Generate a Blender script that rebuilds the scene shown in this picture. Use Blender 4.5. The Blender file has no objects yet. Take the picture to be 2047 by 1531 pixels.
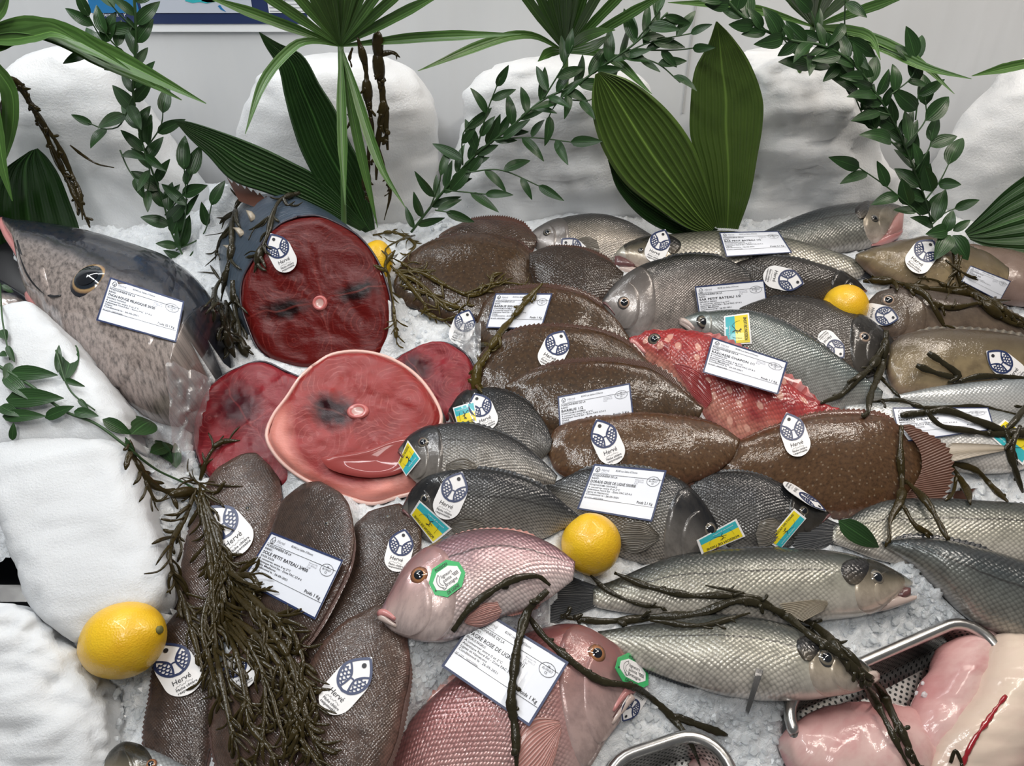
import bpy, math, random
import numpy as np
from mathutils import Vector, noise as mn
from mathutils.bvhtree import BVHTree

SC = bpy.context.scene
COL = SC.collection
rnd = random.Random(7)
PI = math.pi

# ------------------------------------------------------------------ camera
FPX, CX, CY = 1546.0, 1023.5, 765.5
PITCH = math.radians(35)
CAM = np.array([0.0, 0.0, 1.65])
FW = np.array([0, math.cos(PITCH), -math.sin(PITCH)])
UP = np.array([0, math.sin(PITCH), math.cos(PITCH)])
RT = np.array([1.0, 0, 0])
cd = bpy.data.cameras.new('camera')
cam = bpy.data.objects.new('camera', cd)
COL.objects.link(cam)
cam.location = CAM
cam.rotation_euler = (PI / 2 - PITCH, 0, 0)
cd.sensor_width = 36
cd.lens = 36 * FPX / 2047
cd.clip_start = 0.02
SC.camera = cam


def ray(px, py):
    return FW + RT * ((px - CX) / FPX) - UP * ((py - CY) / FPX)


def proj(P):
    d = np.asarray(P) - CAM
    z = d @ FW
    return CX + FPX * (d @ RT) / z, CY - FPX * (d @ UP) / z


# the slope of the ice bed
IA = math.atan(0.36)
IO = np.array([0, 0.53, 0.905])
E1 = np.array([1.0, 0, 0])
E2 = np.array([0, math.cos(IA), math.sin(IA)])
EN = np.array([0, -math.sin(IA), math.cos(IA)])


def isect(px, py, P0, n):
    d = ray(px, py)
    return CAM + d * (((P0 - CAM) @ n) / (d @ n))


def ip(px, py, h=0.0):
    return isect(px, py, IO + EN * h, EN)


def vp(px, py, y):
    d = ray(px, py)
    return CAM + d * (y / d[1])


def unit(v):
    return v / max(1e-12, np.linalg.norm(v))


# ------------------------------------------------------------------ objects
ORG = {}


def thing(name, label, cat, loc, group=None):
    o = bpy.data.objects.new(name, None)
    COL.objects.link(o)
    o.empty_display_size = 0.02
    o.location = [float(c) for c in loc]
    o['label'] = label
    o['category'] = cat
    if group:
        o['group'] = group
    ORG[o.name] = np.array(o.location, dtype=float)
    return o


def mk(name, verts, faces, mat, parent=None, uvs=None, smooth=True, mats=None, fmi=None,
       label=None, cat=None, group=None, kind=None):
    verts = np.asarray(verts, dtype=float)
    if parent is not None:
        org = ORG[parent.name]
    else:
        org = np.array([(verts[:, 0].min() + verts[:, 0].max()) / 2, (verts[:, 1].min() + verts[:, 1].max()) / 2, verts[:, 2].min()])
    me = bpy.data.meshes.new(name)
    me.from_pydata([tuple(v) for v in (verts - org)], [], [tuple(int(i) for i in f) for f in faces])
    if uvs:
        li = np.empty(len(me.loops), dtype=np.int32)
        me.loops.foreach_get('vertex_index', li)
        for k, a in uvs.items():
            l = me.uv_layers.new(name=k)
            l.data.foreach_set('uv', np.asarray(a, dtype=np.float32)[li].ravel())
    if smooth:
        me.polygons.foreach_set('use_smooth', [True] * len(me.polygons))
    for m in (mats or [mat]):
        me.materials.append(m)
    if fmi is not None:
        me.polygons.foreach_set('material_index', list(fmi))
    me.update()
    o = bpy.data.objects.new(name, me)
    COL.objects.link(o)
    if parent is not None:
        o.parent = parent
        ORG[o.name] = org
    else:
        o.location = [float(c) for c in org]
        ORG[o.name] = org
    if label:
        o['label'] = label
    if cat:
        o['category'] = cat
    if group:
        o['group'] = group
    if kind:
        o['kind'] = kind
    return o


class MB:
    """collects pieces of one mesh"""

    def __init__(s):
        s.v, s.f, s.m = [], [], []
        s.uv = []

    def add(s, v, f, mi=0, uv=None):
        b = len(s.v)
        s.v += [tuple(p) for p in v]
        s.f += [tuple(i + b for i in q) for q in f]
        s.m += [mi] * len(f)
        s.uv += [tuple(u) for u in uv] if uv is not None else [(0, 0)] * len(v)

    def build(s, name, mats, parent=None, smooth=True, **k):
        if not s.v:
            return None
        ms = mats if isinstance(mats, list) else [mats]
        return mk(name, s.v, s.f, ms[0], parent, {'n': s.uv}, smooth, ms, s.m, **k)


def grid_faces(n, m, wrap=False, flip=False):
    f = []
    for i in range(n - 1):
        for j in range(m if wrap else m - 1):
            a, b = i * m + j, i * m + (j + 1) % m
            c, d = (i + 1) * m + (j + 1) % m, (i + 1) * m + j
            f.append((a, d, c, b) if flip else (a, b, c, d))
    return f


def tube(pts, rad, k=8, flat=1.0, nrm=None):
    """verts, faces of a tapering tube along pts; flat<1 squashes it along nrm"""
    pts = np.asarray(pts, float)
    n = len(pts)
    rad = np.broadcast_to(np.asarray(rad, float), (n,))
    tg = np.gradient(pts, axis=0)
    v = []
    ref = np.array(nrm if nrm is not None else EN, float)
    for i in range(n):
        t = unit(tg[i])
        b = np.cross(t, ref)
        if np.linalg.norm(b) < 1e-5:
            b = np.cross(t, RT + 0.1 * UP)
        b = unit(b)
        c = unit(np.cross(b, t))
        for j in range(k):
            a = 2 * PI * j / k
            v.append(pts[i] + rad[i] * (b * math.cos(a) + c * math.sin(a) * flat))
    f = grid_faces(n, k, True)
    v.append(pts[0]); v.append(pts[-1])
    for j in range(k):
        f.append((n * k, (j + 1) % k, j))
        f.append((n * k + 1, (n - 1) * k + j, (n - 1) * k + (j + 1) % k))
    return v, f


def hermite(u, P, q):
    """smooth interpolation of P (at params u) at params q"""
    u = np.asarray(u, float); P = np.asarray(P, float)
    n = len(u)
    T = np.zeros_like(P)
    for i in range(n):
        a, b = max(0, i - 1), min(n - 1, i + 1)
        T[i] = (P[b] - P[a]) / (u[b] - u[a])
    out = []
    for x in q:
        i = min(n - 2, max(0, int(np.searchsorted(u, x) - 1)))
        h = u[i + 1] - u[i]
        t = (x - u[i]) / h
        out.append((2 * t ** 3 - 3 * t ** 2 + 1) * P[i] + (t ** 3 - 2 * t ** 2 + t) * h * T[i]
                   + (-2 * t ** 3 + 3 * t ** 2) * P[i + 1] + (t ** 3 - t ** 2) * h * T[i + 1])
    return np.array(out)


def smooth_path(pts, n):
    pts = np.asarray(pts, float)
    d = np.concatenate([[0], np.cumsum(np.maximum(1e-6, np.linalg.norm(np.diff(pts, axis=0), axis=1)))])
    return hermite(d, pts, np.linspace(0, d[-1], n))


def fbm(p, s, o=3):
    return mn.fractal(Vector(p) * s, 0.6, 2.0, o)


# ------------------------------------------------------------------ what lies where (for resting things on things)
SOLID = {}       # key -> BVH of full mesh
PROX = []        # (verts, faces) of low-res colliders
_pb = [None, 0]


def reg(key, verts, faces):
    SOLID[key] = BVHTree.FromPolygons([Vector(v) for v in verts], [tuple(f) for f in faces])


def add_proxy(v, f):
    PROX.append(([Vector(p) for p in v], [tuple(q) for q in f]))
    _pb[0] = None


def prox_bvh():
    if _pb[0] is None:
        V, F = [], []
        for v, f in PROX:
            b = len(V)
            V += v
            F += [tuple(i + b for i in q) for q in f]
        _pb[0] = BVHTree.FromPolygons(V, F) if V else 0
    return _pb[0]


VC = Vector(CAM)


def violation(pts, pct=96):
    """how far (m, along sight lines) the given far-side points sit behind what is already there"""
    b = prox_bvh()
    if not b:
        return -1
    out = []
    for p in pts:
        d = Vector(p) - VC
        L = d.length
        h = b.ray_cast(VC, d / L)
        if h[0] is not None:
            out.append(L - h[3])
    if not out:
        return -1
    return float(np.percentile(out, pct))


def cast(px, py, keys=None):
    """depth factor t (X = CAM + ray*t) of the nearest surface at a pixel, and its normal"""
    d = ray(px, py)
    L = np.linalg.norm(d)
    best = None
    dv = Vector(d / L)
    for k in (keys if keys is not None else SOLID.keys()):
        b = SOLID.get(k)
        if b is None:
            continue
        h = b.ray_cast(VC, dv)
        if h[0] is not None and (best is None or h[3] < best[0]):
            best = (h[3], np.array(h[1]))
    if best is None:
        return None
    return best[0] / L, best[1]


# ------------------------------------------------------------------ materials
def new_mat(name):
    m = bpy.data.materials.new(name)
    m.use_nodes = True
    nt = m.node_tree
    return m, nt, nt.nodes['Principled BSDF']


class NT:
    def __init__(s, nt):
        s.nt = nt

    def n(s, t, **k):
        o = s.nt.nodes.new(t)
        for a, v in k.items():
            setattr(o, a, v)
        return o

    def l(s, a, b):
        s.nt.links.new(a, b)

    def uv(s, name):
        return s.n('ShaderNodeUVMap', uv_map=name).outputs[0]

    def obj(s):
        return s.n('ShaderNodeNewGeometry').outputs['Position']

    def sep(s, v):
        o = s.n('ShaderNodeSeparateXYZ'); s.l(v, o.inputs[0]); return o.outputs

    def val(s, sock, v):
        if hasattr(v, 'is_linked') or isinstance(v, bpy.types.NodeSocket):
            s.l(v, sock)
        else:
            sock.default_value = v

    def math(s, op, a, b=0.0, c=None, clamp=False):
        o = s.n('ShaderNodeMath', operation=op, use_clamp=clamp)
        s.val(o.inputs[0], a); s.val(o.inputs[1], b)
        if c is not None:
            s.val(o.inputs[2], c)
        return o.outputs[0]

    def mapping(s, v, scale=(1, 1, 1), rot=(0, 0, 0), loc=(0, 0, 0)):
        o = s.n('ShaderNodeMapping'); s.l(v, o.inputs[0])
        o.inputs['Scale'].default_value = scale; o.inputs['Rotation'].default_value = rot; o.inputs['Location'].default_value = loc
        return o.outputs[0]

    def noise(s, v, scale, detail=3, rough=.55, dist=0.0):
        o = s.n('ShaderNodeTexNoise'); s.l(v, o.inputs['Vector'])
        o.inputs['Scale'].default_value = scale; o.inputs['Detail'].default_value = detail
        o.inputs['Roughness'].default_value = rough; o.inputs['Distortion'].default_value = dist
        return o.outputs['Fac']

    def voro(s, v, scale, rnd_=1.0, feature='F1', dim='3D'):
        o = s.n('ShaderNodeTexVoronoi', feature=feature, voronoi_dimensions=dim); s.l(v, o.inputs['Vector'])
        o.inputs['Scale'].default_value = scale; o.inputs['Randomness'].default_value = rnd_
        return o.outputs['Distance']

    def ramp(s, fac, stops, interp='LINEAR'):
        o = s.n('ShaderNodeValToRGB'); s.l(fac, o.inputs[0])
        e = o.color_ramp; e.interpolation = interp
        while len(e.elements) < len(stops):
            e.elements.new(0.5)
        for el, (p, c) in zip(e.elements, stops):
            el.position = p
            el.color = (c, c, c, 1) if isinstance(c, (int, float)) else (*c[:3], 1)
        return o.outputs[0]

    def mix(s, fac, a, b, mode='MIX'):
        o = s.n('ShaderNodeMix', data_type='RGBA', blend_type=mode)
        s.val(o.inputs[0], fac)
        for i, x in ((6, a), (7, b)):
            if isinstance(x, tuple):
                o.inputs[i].default_value = (*x[:3], 1)
            else:
                s.l(x, o.inputs[i])
        return o.outputs[2]

    def bump(s, h, strength=.3, dist=.001, nrm=None):
        o = s.n('ShaderNodeBump'); s.l(h, o.inputs['Height'])
        o.inputs['Strength'].default_value = strength; o.inputs['Distance'].default_value = dist
        if nrm is not None:
            s.l(nrm, o.inputs['Normal'])
        return o.outputs[0]


def plain(name, col, rough=.5, metal=0.0, coat=0.0, sss=0.0, spec=.5):
    m, nt, b = new_mat(name)
    b.inputs['Base Color'].default_value = (*col, 1)
    b.inputs['Roughness'].default_value = rough
    b.inputs['Metallic'].default_value = metal
    b.inputs['Coat Weight'].default_value = coat
    b.inputs['Specular IOR Level'].default_value = spec
    if sss:
        b.inputs['Subsurface Weight'].default_value = sss
        b.inputs['Subsurface Radius'].default_value = (.01, .01, .01)
    return m


def fish_mat(name, ramp, freq=180., asp=1.35, edge=.6, metal=.25, rough=.3, mott=(40, .35), mcol=(.05, .045, .04),
             spots=None, ll=None, bump=.45, head=.0, spark=.65, coat=.7, hl=None):
    """wet skin: back-to-belly colour, scale lattice (uv 'm' in metres), mottling, optional pale specks, lateral line"""
    m, nt, b = new_mat(name)
    g = NT(nt)
    sw = g.sep(g.uv('n'))
    um = g.uv('m')
    wob = g.noise(um, 25, 2)
    w = g.math('ADD', sw[1], g.math('MULTIPLY', g.math('SUBTRACT', wob, .5), .12))
    col = g.ramp(w, ramp)
    nz = g.noise(um, mott[0], 4, .65)
    col = g.mix(g.math('MULTIPLY', g.ramp(nz, [(.42, 0.), (.68, 1.)]), mott[1]), col, mcol)
    fade = 1.0
    if head:
        fade = g.math('MULTIPLY', g.math('SUBTRACT', sw[0], head), 14., clamp=True)
    hts = None
    if freq:
        mp = g.mapping(g.mapping(um, (freq, freq * asp, 1)), (1, 1, 1), (0, 0, PI / 4))
        d = g.voro(mp, 1.0, .22, dim='2D')
        ed = g.ramp(d, [(.28, 0.), (.62, 1.)])
        f = g.math('MULTIPLY', g.math('MULTIPLY', ed, edge), fade)
        col = g.mix(f, col, (.018, .018, .02))
        hts = g.math('MULTIPLY', g.math('SUBTRACT', .7, d), fade)
    if spots:
        sc, th, c = spots
        d2 = g.voro(um, sc, 1.0, dim='2D')
        col = g.mix(g.ramp(d2, [(th, .85), (th + .06, 0.)]), col, c)
    if ll:
        q = g.math('ABSOLUTE', g.math('SUBTRACT', w, ll))
        col = g.mix(g.math('MULTIPLY', g.ramp(q, [(.006, .75), (.02, 0.)]), fade), col, (.03, .028, .028))
    g.l(col, b.inputs['Base Color'])
    b.inputs['Metallic'].default_value = metal
    b.inputs['Coat Weight'].default_value = coat
    b.inputs['Coat Roughness'].default_value = .09
    r = g.math('ADD', rough - .1, g.math('MULTIPLY', nz, .25))
    g.l(r, b.inputs['Roughness'])
    big = g.noise(um, 35, 2)
    nr = g.bump(big, .25, .004)
    if hts is not None:
        nr = g.bump(hts, bump, .0012, nr)
    cn = g.bump(g.noise(um, 260, 2, .55), spark * .55, .0013, nr)
    g.l(nr, b.inputs['Normal'])
    g.l(cn, b.inputs['Coat Normal'])
    b.inputs['Specular IOR Level'].default_value = .16
    return m


def ray_mat(name, c1, c2, freq=40, rough=.35):
    """fin membrane with rays along u"""
    m, nt, b = new_mat(name)
    g = NT(nt)
    s = g.sep(g.uv('n'))
    st = g.math('FRACT', g.math('MULTIPLY', s[1], float(freq)))
    k = g.ramp(st, [(.15, 0.), (.5, 1.), (.85, 0.)])
    col = g.mix(k, c1, c2)
    col = g.mix(g.math('MULTIPLY', g.noise(g.obj(), 120), .4), col, tuple(.5 * x for x in c1))
    g.l(col, b.inputs['Base Color'])
    b.inputs['Roughness'].default_value = rough
    b.inputs['Coat Weight'].default_value = .3
    g.l(g.bump(k, .6, .001), b.inputs['Normal'])
    return m


def ice_mat(name, col=(.86, .89, .92), sc=160, bump=.5, rough=.35, sss=.35, chunk=0.0, rad=.012, flake=False):
    m, nt, b = new_mat(name)
    g = NT(nt)
    p = g.obj()
    n1 = g.noise(p, sc, 4, .65)
    n2 = g.noise(p, 14, 3)
    c = g.ramp(n2, [(.3, tuple(x * .93 for x in col)), (.7, col)])
    g.l(c, b.inputs['Base Color'])
    h = n1
    nr = g.bump(n1, bump, .002)
    if flake:
        nr = g.bump(g.noise(p, 95, 4, .7, 1.2), .8, .006, nr)
    if chunk:
        d = g.voro(p, chunk, 1.0)
        nr = g.bump(g.math('SUBTRACT', 1.0, d), .45, .006, nr)
    g.l(nr, b.inputs['Normal'])
    b.inputs['Roughness'].default_value = rough
    b.inputs['Subsurface Weight'].default_value = sss
    b.inputs['Subsurface Radius'].default_value = (rad, rad * 1.05, rad * 1.15)
    b.inputs['Subsurface Scale'].default_value = 1.0
    return m


def leaf_mat(name, c1, c2, veins=26, rough=.35, alongv=True, bump=.4):
    m, nt, b = new_mat(name)
    g = NT(nt)
    s = g.sep(g.uv('n'))
    st = g.math('FRACT', g.math('MULTIPLY', s[1], float(veins)))
    k = g.ramp(st, [(.0, 0.), (.5, 1.), (1., 0.)])
    nz = g.noise(g.obj(), 30, 3)
    col = g.mix(nz, c1, c2)
    col = g.mix(g.math('MULTIPLY', k, .25), col, tuple(x * .55 for x in c1))
    mid = g.ramp(g.math('ABSOLUTE', g.math('SUBTRACT', s[1], .5)), [(.008, .5), (.03, 0.)])
    col = g.mix(mid, col, tuple(min(1, x * 2.4) for x in c2))
    g.l(col, b.inputs['Base Color'])
    b.inputs['Roughness'].default_value = rough
    b.inputs['Coat Weight'].default_value = .12
    b.inputs['Coat Roughness'].default_value = .2
    b.inputs['Specular IOR Level'].default_value = .3
    g.l(g.bump(k, bump, .0015), b.inputs['Normal'])
    return m


def meat_mat(name, base, light, dark, fat=None, ang=0.0, coat=.55, right=1.0, seamk=.45, bc=(.42, 2.3, .33)):
    """cut tuna: lobes of curved muscle rings, dark blood patches, pale seams"""
    m, nt, b = new_mat(name)
    g = NT(nt)
    uv = g.mapping(g.uv('n'), (1, 1, 1), (0, 0, ang))
    dist = g.n('ShaderNodeVectorMath', operation='ADD')
    nn = g.n('ShaderNodeTexNoise'); g.l(uv, nn.inputs['Vector']); nn.inputs['Scale'].default_value = 3.0
    sc_ = g.n('ShaderNodeVectorMath', operation='SCALE'); g.l(nn.outputs['Color'], sc_.inputs[0]); sc_.inputs['Scale'].default_value = .16
    g.l(uv, dist.inputs[0]); g.l(sc_.outputs[0], dist.inputs[1])
    off = g.mapping(dist.outputs[0], loc=(-.08, -.08, 0))
    x, y, _ = g.sep(off)
    ax, ay = g.math('ABSOLUTE', x), g.math('ABSOLUTE', y)
    dx, dy = g.math('SUBTRACT', ax, .40), g.math('SUBTRACT', ay, .34)
    r = g.math('SQRT', g.math('ADD', g.math('MULTIPLY', dx, dx), g.math('MULTIPLY', dy, dy)))
    ring = g.math('SINE', g.math('MULTIPLY', g.math('ADD', r, g.math('MULTIPLY', g.noise(g.uv('n'), 3.5, 3), .10)), 105.))
    k = g.math('MULTIPLY', g.ramp(ring, [(.66, 0.), (1., .42)]), g.ramp(g.noise(g.uv('n'), 4, 2), [(.4, 0.), (.6, 1.)]))
    nz = g.ramp(g.noise(g.uv('n'), 4, 5, .65), [(.3, 0.), (.7, 1.)])
    col = g.mix(nz, tuple(base), tuple(x_ * .68 for x_ in base))
    col = g.mix(k, col, tuple(light))
    # blood patches left and right of the bone
    bx = g.math('SUBTRACT', ax, bc[0])
    by = g.math('MULTIPLY', y, bc[1])
    br = g.math('ADD', g.math('SQRT', g.math('ADD', g.math('MULTIPLY', bx, bx), g.math('MULTIPLY', by, by))), g.math('MULTIPLY', g.math('SUBTRACT', g.noise(g.uv('n'), 9, 3), .5), .25))
    sd = g.ramp(x, [(0., 1.), (.08, right)])
    col = g.mix(g.math('MULTIPLY', g.ramp(br, [(bc[2] * .4, 1.), (bc[2], 0.)]), sd), col, tuple(dark))
    seam = g.math('MINIMUM', g.math('ADD', ax, g.math('MULTIPLY', ay, .02)), g.math('ADD', ay, .006))
    col = g.mix(g.ramp(seam, [(.004, seamk), (.022, 0.)]), col, tuple(light))
    if fat:
        rr = g.n('ShaderNodeVectorMath', operation='LENGTH'); g.l(g.uv('n'), rr.inputs[0])
        sx = g.sep(g.uv('n'))
        lo = g.math('SUBTRACT', g.math('MULTIPLY', sx[1], -1.), g.math('MULTIPLY', sx[0], .45))
        t = g.math('MULTIPLY', g.ramp(rr.outputs['Value'], [(.66, 0.), (.8, 1.)]), g.ramp(lo, [(.1, 0.), (.35, 1.)]))
        col = g.mix(g.math('MULTIPLY', t, .85), col, tuple(fat))
    g.l(col, b.inputs['Base Color'])
    b.inputs['Roughness'].default_value = .36
    b.inputs['Specular IOR Level'].default_value = .12
    b.inputs['Coat Weight'].default_value = coat
    b.inputs['Coat Roughness'].default_value = .05
    f1 = g.noise(g.mapping(g.uv('n'), (1, 2.2, 1)), 9, 4, .6)
    nr = g.bump(f1, .18, .005)
    g.l(nr, b.inputs['Normal'])
    g.l(g.bump(g.noise(g.mapping(dist.outputs[0], (1, 2.6, 1), (0, 0, .5)), 46, 3, .6), .30, .0022, nr), b.inputs['Coat Normal'])
    return m
# ------------------------------------------------------------------ the materials of this stall
M = {}
M['bream'] = fish_mat('grey_bream_skin', [(0, (.010, .011, .013)), (.14, (.035, .037, .040)), (.3, (.12, .12, .115)), (.55, (.24, .225, .20)), (.8, (.30, .27, .235)), (1, (.36, .32, .28))], 250, 1.5, .72, .3, .34, ll=.3, head=.2)
M['bream_dark'] = fish_mat('dark_bream_skin', [(0, (.006, .0065, .008)), (.3, (.016, .017, .019)), (.55, (.075, .073, .07)), (1, (.15, .14, .125))], 250, 1.5, .75, .3, .32, head=.2)
M['bream_brown'] = fish_mat('brown_bream_skin', [(0, (.012, .010, .009)), (.4, (.038, .031, .025)), (.75, (.075, .06, .047)), (1, (.13, .10, .08))], 260, 1.3, .5, .12, .34, head=.16)
M['sar'] = fish_mat('silver_seabream_skin', [(0, (.016, .016, .016)), (.2, (.075, .07, .062)), (.5, (.34, .30, .25)), (1, (.44, .40, .36))], 260, 1.3, .6, .35, .3, head=.22)
M['sar_grey'] = fish_mat('grey_seabream_skin', [(0, (.014, .014, .015)), (.18, (.05, .048, .047)), (.4, (.19, .165, .15)), (.6, (.25, .22, .20)), (1, (.33, .30, .27))], 300, 1.2, .4, .25, .3, head=.3, mott=(60, .6))
M['bass'] = fish_mat('sea_bass_skin', [(0, (.022, .026, .027)), (.18, (.075, .082, .074)), (.36, (.24, .24, .20)), (.6, (.46, .44, .37)), (.85, (.60, .56, .49)), (1, (.66, .60, .54))], 210, 1.25, .42, .3, .28, ll=.36, head=.24)
M['bass_pale'] = fish_mat('pale_sea_bass_skin', [(0, (.06, .065, .05)), (.2, (.26, .25, .20)), (.5, (.48, .45, .38)), (1, (.62, .58, .53))], 190, 1.2, .62, .3, .26, head=.2)
M['bass_dark'] = fish_mat('dark_sea_bass_skin', [(0, (.016, .020, .024)), (.3, (.060, .072, .076)), (.6, (.17, .18, .165)), (.9, (.32, .31, .27)), (1, (.44, .41, .38))], 200, 1.2, .45, .3, .28, ll=.4, head=.0)
M['mullet'] = fish_mat('grey_silver_skin', [(0, (.045, .058, .058)), (.2, (.16, .185, .18)), (.5, (.33, .34, .32)), (1, (.44, .42, .39))], 300, 1.1, .3, .4, .26, head=.15)
M['white_fish'] = fish_mat('silver_white_skin', [(0, (.22, .25, .27)), (.3, (.55, .57, .57)), (.6, (.82, .81, .78)), (1, (.78, .72, .66))], 240, 1.2, .3, .35, .26, mott=(60, .12))
M['pink'] = fish_mat('pink_bream_skin', [(0, (.13, .065, .075)), (.15, (.27, .15, .17)), (.4, (.48, .34, .35)), (.7, (.66, .53, .51)), (1, (.70, .60, .58))], 200, 1.5, .42, .35, .28, ll=.27, head=.27, mcol=(.22, .10, .11))
M['pink_deep'] = fish_mat('rose_bream_skin', [(0, (.17, .055, .055)), (.2, (.29, .12, .115)), (.55, (.43, .245, .23)), (1, (.58, .42, .39))], 200, 1.5, .42, .28, .3, head=.26, mcol=(.22, .08, .08))
M['pink_head'] = fish_mat('pink_head_skin', [(0, (.22, .10, .10)), (.3, (.40, .24, .23)), (.6, (.56, .42, .39)), (1, (.66, .55, .52))], 0, metal=.25, rough=.3, mcol=(.20, .15, .15), mott=(70, .5))
M['rose_head'] = fish_mat('rose_head_skin', [(0, (.20, .075, .07)), (.3, (.30, .15, .14)), (.6, (.42, .29, .27)), (1, (.52, .40, .37))], 0, metal=.2, rough=.3, mcol=(.16, .11, .11), mott=(60, .5))
M['bream_head'] = fish_mat('bream_head_skin', [(0, (.009, .010, .012)), (.3, (.028, .028, .03)), (.55, (.15, .14, .13)), (1, (.30, .27, .24))], 0, metal=.3, rough=.28, mott=(70, .5))
M['sar_head'] = fish_mat('seabream_head_skin', [(0, (.05, .048, .046)), (.3, (.15, .135, .125)), (.6, (.27, .245, .23)), (1, (.33, .30, .28))], 0, metal=.3, rough=.28, mott=(60, .5), mcol=(.09, .075, .07))
M['dark_head'] = fish_mat('dark_head_skin', [(0, (.008, .008, .009)), (.5, (.024, .022, .02)), (1, (.09, .08, .07))], 0, metal=.2, rough=.3, mott=(70, .5))
M['bass_head'] = fish_mat('bass_head_skin', [(0, (.014, .015, .013)), (.25, (.035, .034, .028)), (.42, (.15, .13, .095)), (.62, (.42, .36, .28)), (.85, (.52, .44, .37)), (1, (.56, .44, .38))], 0, metal=.25, rough=.24, mott=(50, .4), mcol=(.09, .07, .05))
M['flat'] = fish_mat('brown_flatfish_skin', [(0, (.062, .028, .013)), (.2, (.062, .034, .016)), (.8, (.060, .033, .015)), (1, (.052, .026, .012))], 0, metal=0, rough=.38, mott=(190, .85), mcol=(.018, .010, .0055), spots=(110, .07, (.10, .07, .045)))
M['flat_warm'] = fish_mat('warm_brown_flatfish_skin', [(0, (.085, .036, .018)), (.25, (.095, .050, .024)), (.8, (.098, .052, .025)), (1, (.085, .034, .018))], 0, metal=0, rough=.38, mott=(210, .8), mcol=(.034, .017, .008), spots=(90, .07, (.19, .14, .095)))
M['flat_dark'] = fish_mat('dark_flatfish_skin', [(0, (.034, .019, .012)), (.5, (.030, .019, .012)), (1, (.045, .026, .016))], 260, 1.2, .3, metal=0, rough=.3, mott=(60, .6), mcol=(.014, .008, .005))
M['flat_scale'] = fish_mat('scaly_flatfish_skin', [(0, (.12, .05, .03)), (.3, (.085, .052, .036)), (1, (.085, .054, .038))], 220, 1.2, .5, metal=.05, rough=.3, mott=(60, .5), mcol=(.045, .025, .016))
M['sole'] = fish_mat('brown_sole_skin', [(0, (.085, .045, .033)), (.08, (.055, .034, .025)), (.9, (.054, .033, .024)), (1, (.095, .052, .040))], 420, 1.0, .3, metal=0, rough=.36, mott=(95, .8), mcol=(.019, .011, .008), bump=.3)
M['sole_warm'] = fish_mat('warm_sole_skin', [(0, (.115, .062, .047)), (.1, (.080, .048, .035)), (.88, (.080, .047, .034)), (1, (.15, .078, .062))], 420, 1.0, .3, metal=0, rough=.36, mott=(95, .75), mcol=(.030, .017, .012), bump=.3)
M['olive'] = fish_mat('olive_skin', [(0, (.065, .05, .042)), (.25, (.12, .095, .06)), (.55, (.22, .17, .095)), (.8, (.25, .19, .11)), (1, (.22, .15, .11))], 0, metal=.05, rough=.32, mott=(45, .7), mcol=(.085, .062, .038), spark=.9)
M['olive_dark'] = fish_mat('dark_olive_skin', [(0, (.055, .042, .036)), (.5, (.11, .082, .058)), (1, (.18, .125, .095))], 0, metal=.05, rough=.32, mott=(45, .75), mcol=(.045, .032, .025), spark=.9)
M['pinkbrown'] = fish_mat('pinkish_brown_skin', [(0, (.12, .085, .07)), (.5, (.20, .145, .12)), (1, (.20, .14, .125))], 0, metal=.05, rough=.25, mott=(40, .5), mcol=(.12, .08, .06), spark=.6, coat=.4)
M['red'] = fish_mat('red_scorpionfish_skin', [(0, (.34, .028, .03)), (.3, (.38, .045, .045)), (.6, (.42, .09, .075)), (.85, (.58, .27, .20)), (1, (.42, .14, .11))], 200, 1.1, .3, metal=0, rough=.3, mott=(45, .8), mcol=(.19, .014, .02), spark=.6, spots=(38, .14, (.62, .33, .26)))
M['tuna'] = fish_mat('tuna_head_skin', [(0, (.010, .013, .022)), (.32, (.016, .020, .032)), (.40, (.05, .048, .055)), (.47, (.25, .215, .20)), (.65, (.36, .305, .275)), (1, (.42, .34, .31))], 0, metal=.15, rough=.28, mott=(120, .8), mcol=(.032, .028, .028), spark=.15, coat=.9)
M['tuna_skin'] = fish_mat('tuna_body_skin', [(0, (.05, .07, .10)), (.5, (.06, .085, .115)), (1, (.022, .025, .032))], 0, metal=.15, rough=.35, mott=(40, .5), mcol=(.035, .045, .06))
M['meat'] = meat_mat('cut_tuna_red', (.115, .006, .005), (.27, .045, .036), (.007, .0008, .001), ang=-.22, coat=.25)
M['meat_pink'] = meat_mat('cut_tuna_pink', (.30, .024, .022), (.52, .13, .11), (.020, .0015, .004), fat=(.70, .27, .22), ang=.35, right=.12, seamk=.15, bc=(.30, 1.5, .36))
M['meat_rose'] = meat_mat('cut_tuna_rose', (.24, .012, .020), (.46, .09, .09), (.045, .003, .008), ang=.9, right=.3, seamk=.3, bc=(.3, 1.3, .45))
M['bone'] = plain('pale_bone', (.55, .33, .30), .3, coat=.4)
M['bone_rim'] = plain('pink_gristle', (.50, .13, .12), .3, coat=.4)
M['gut'] = meat_mat('red_gut_lining', (.20, .012, .012), (.42, .10, .09), (.08, .004, .005), ang=.8, coat=.3)
M['fatrim'] = plain('pale_fat_rim', (.72, .46, .40), .35, coat=.3)
M['skinrim'] = plain('dark_skin_rim', (.035, .025, .035), .35, coat=.3)


def eye_mat(name, stops):
    m, nt, b = new_mat(name)
    g = NT(nt)
    s = g.sep(g.uv('n'))
    g.l(g.ramp(s[0], stops), b.inputs['Base Color'])
    b.inputs['Roughness'].default_value = .12
    b.inputs['Coat Weight'].default_value = .8
    b.inputs['Coat Roughness'].default_value = .03
    return m


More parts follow.
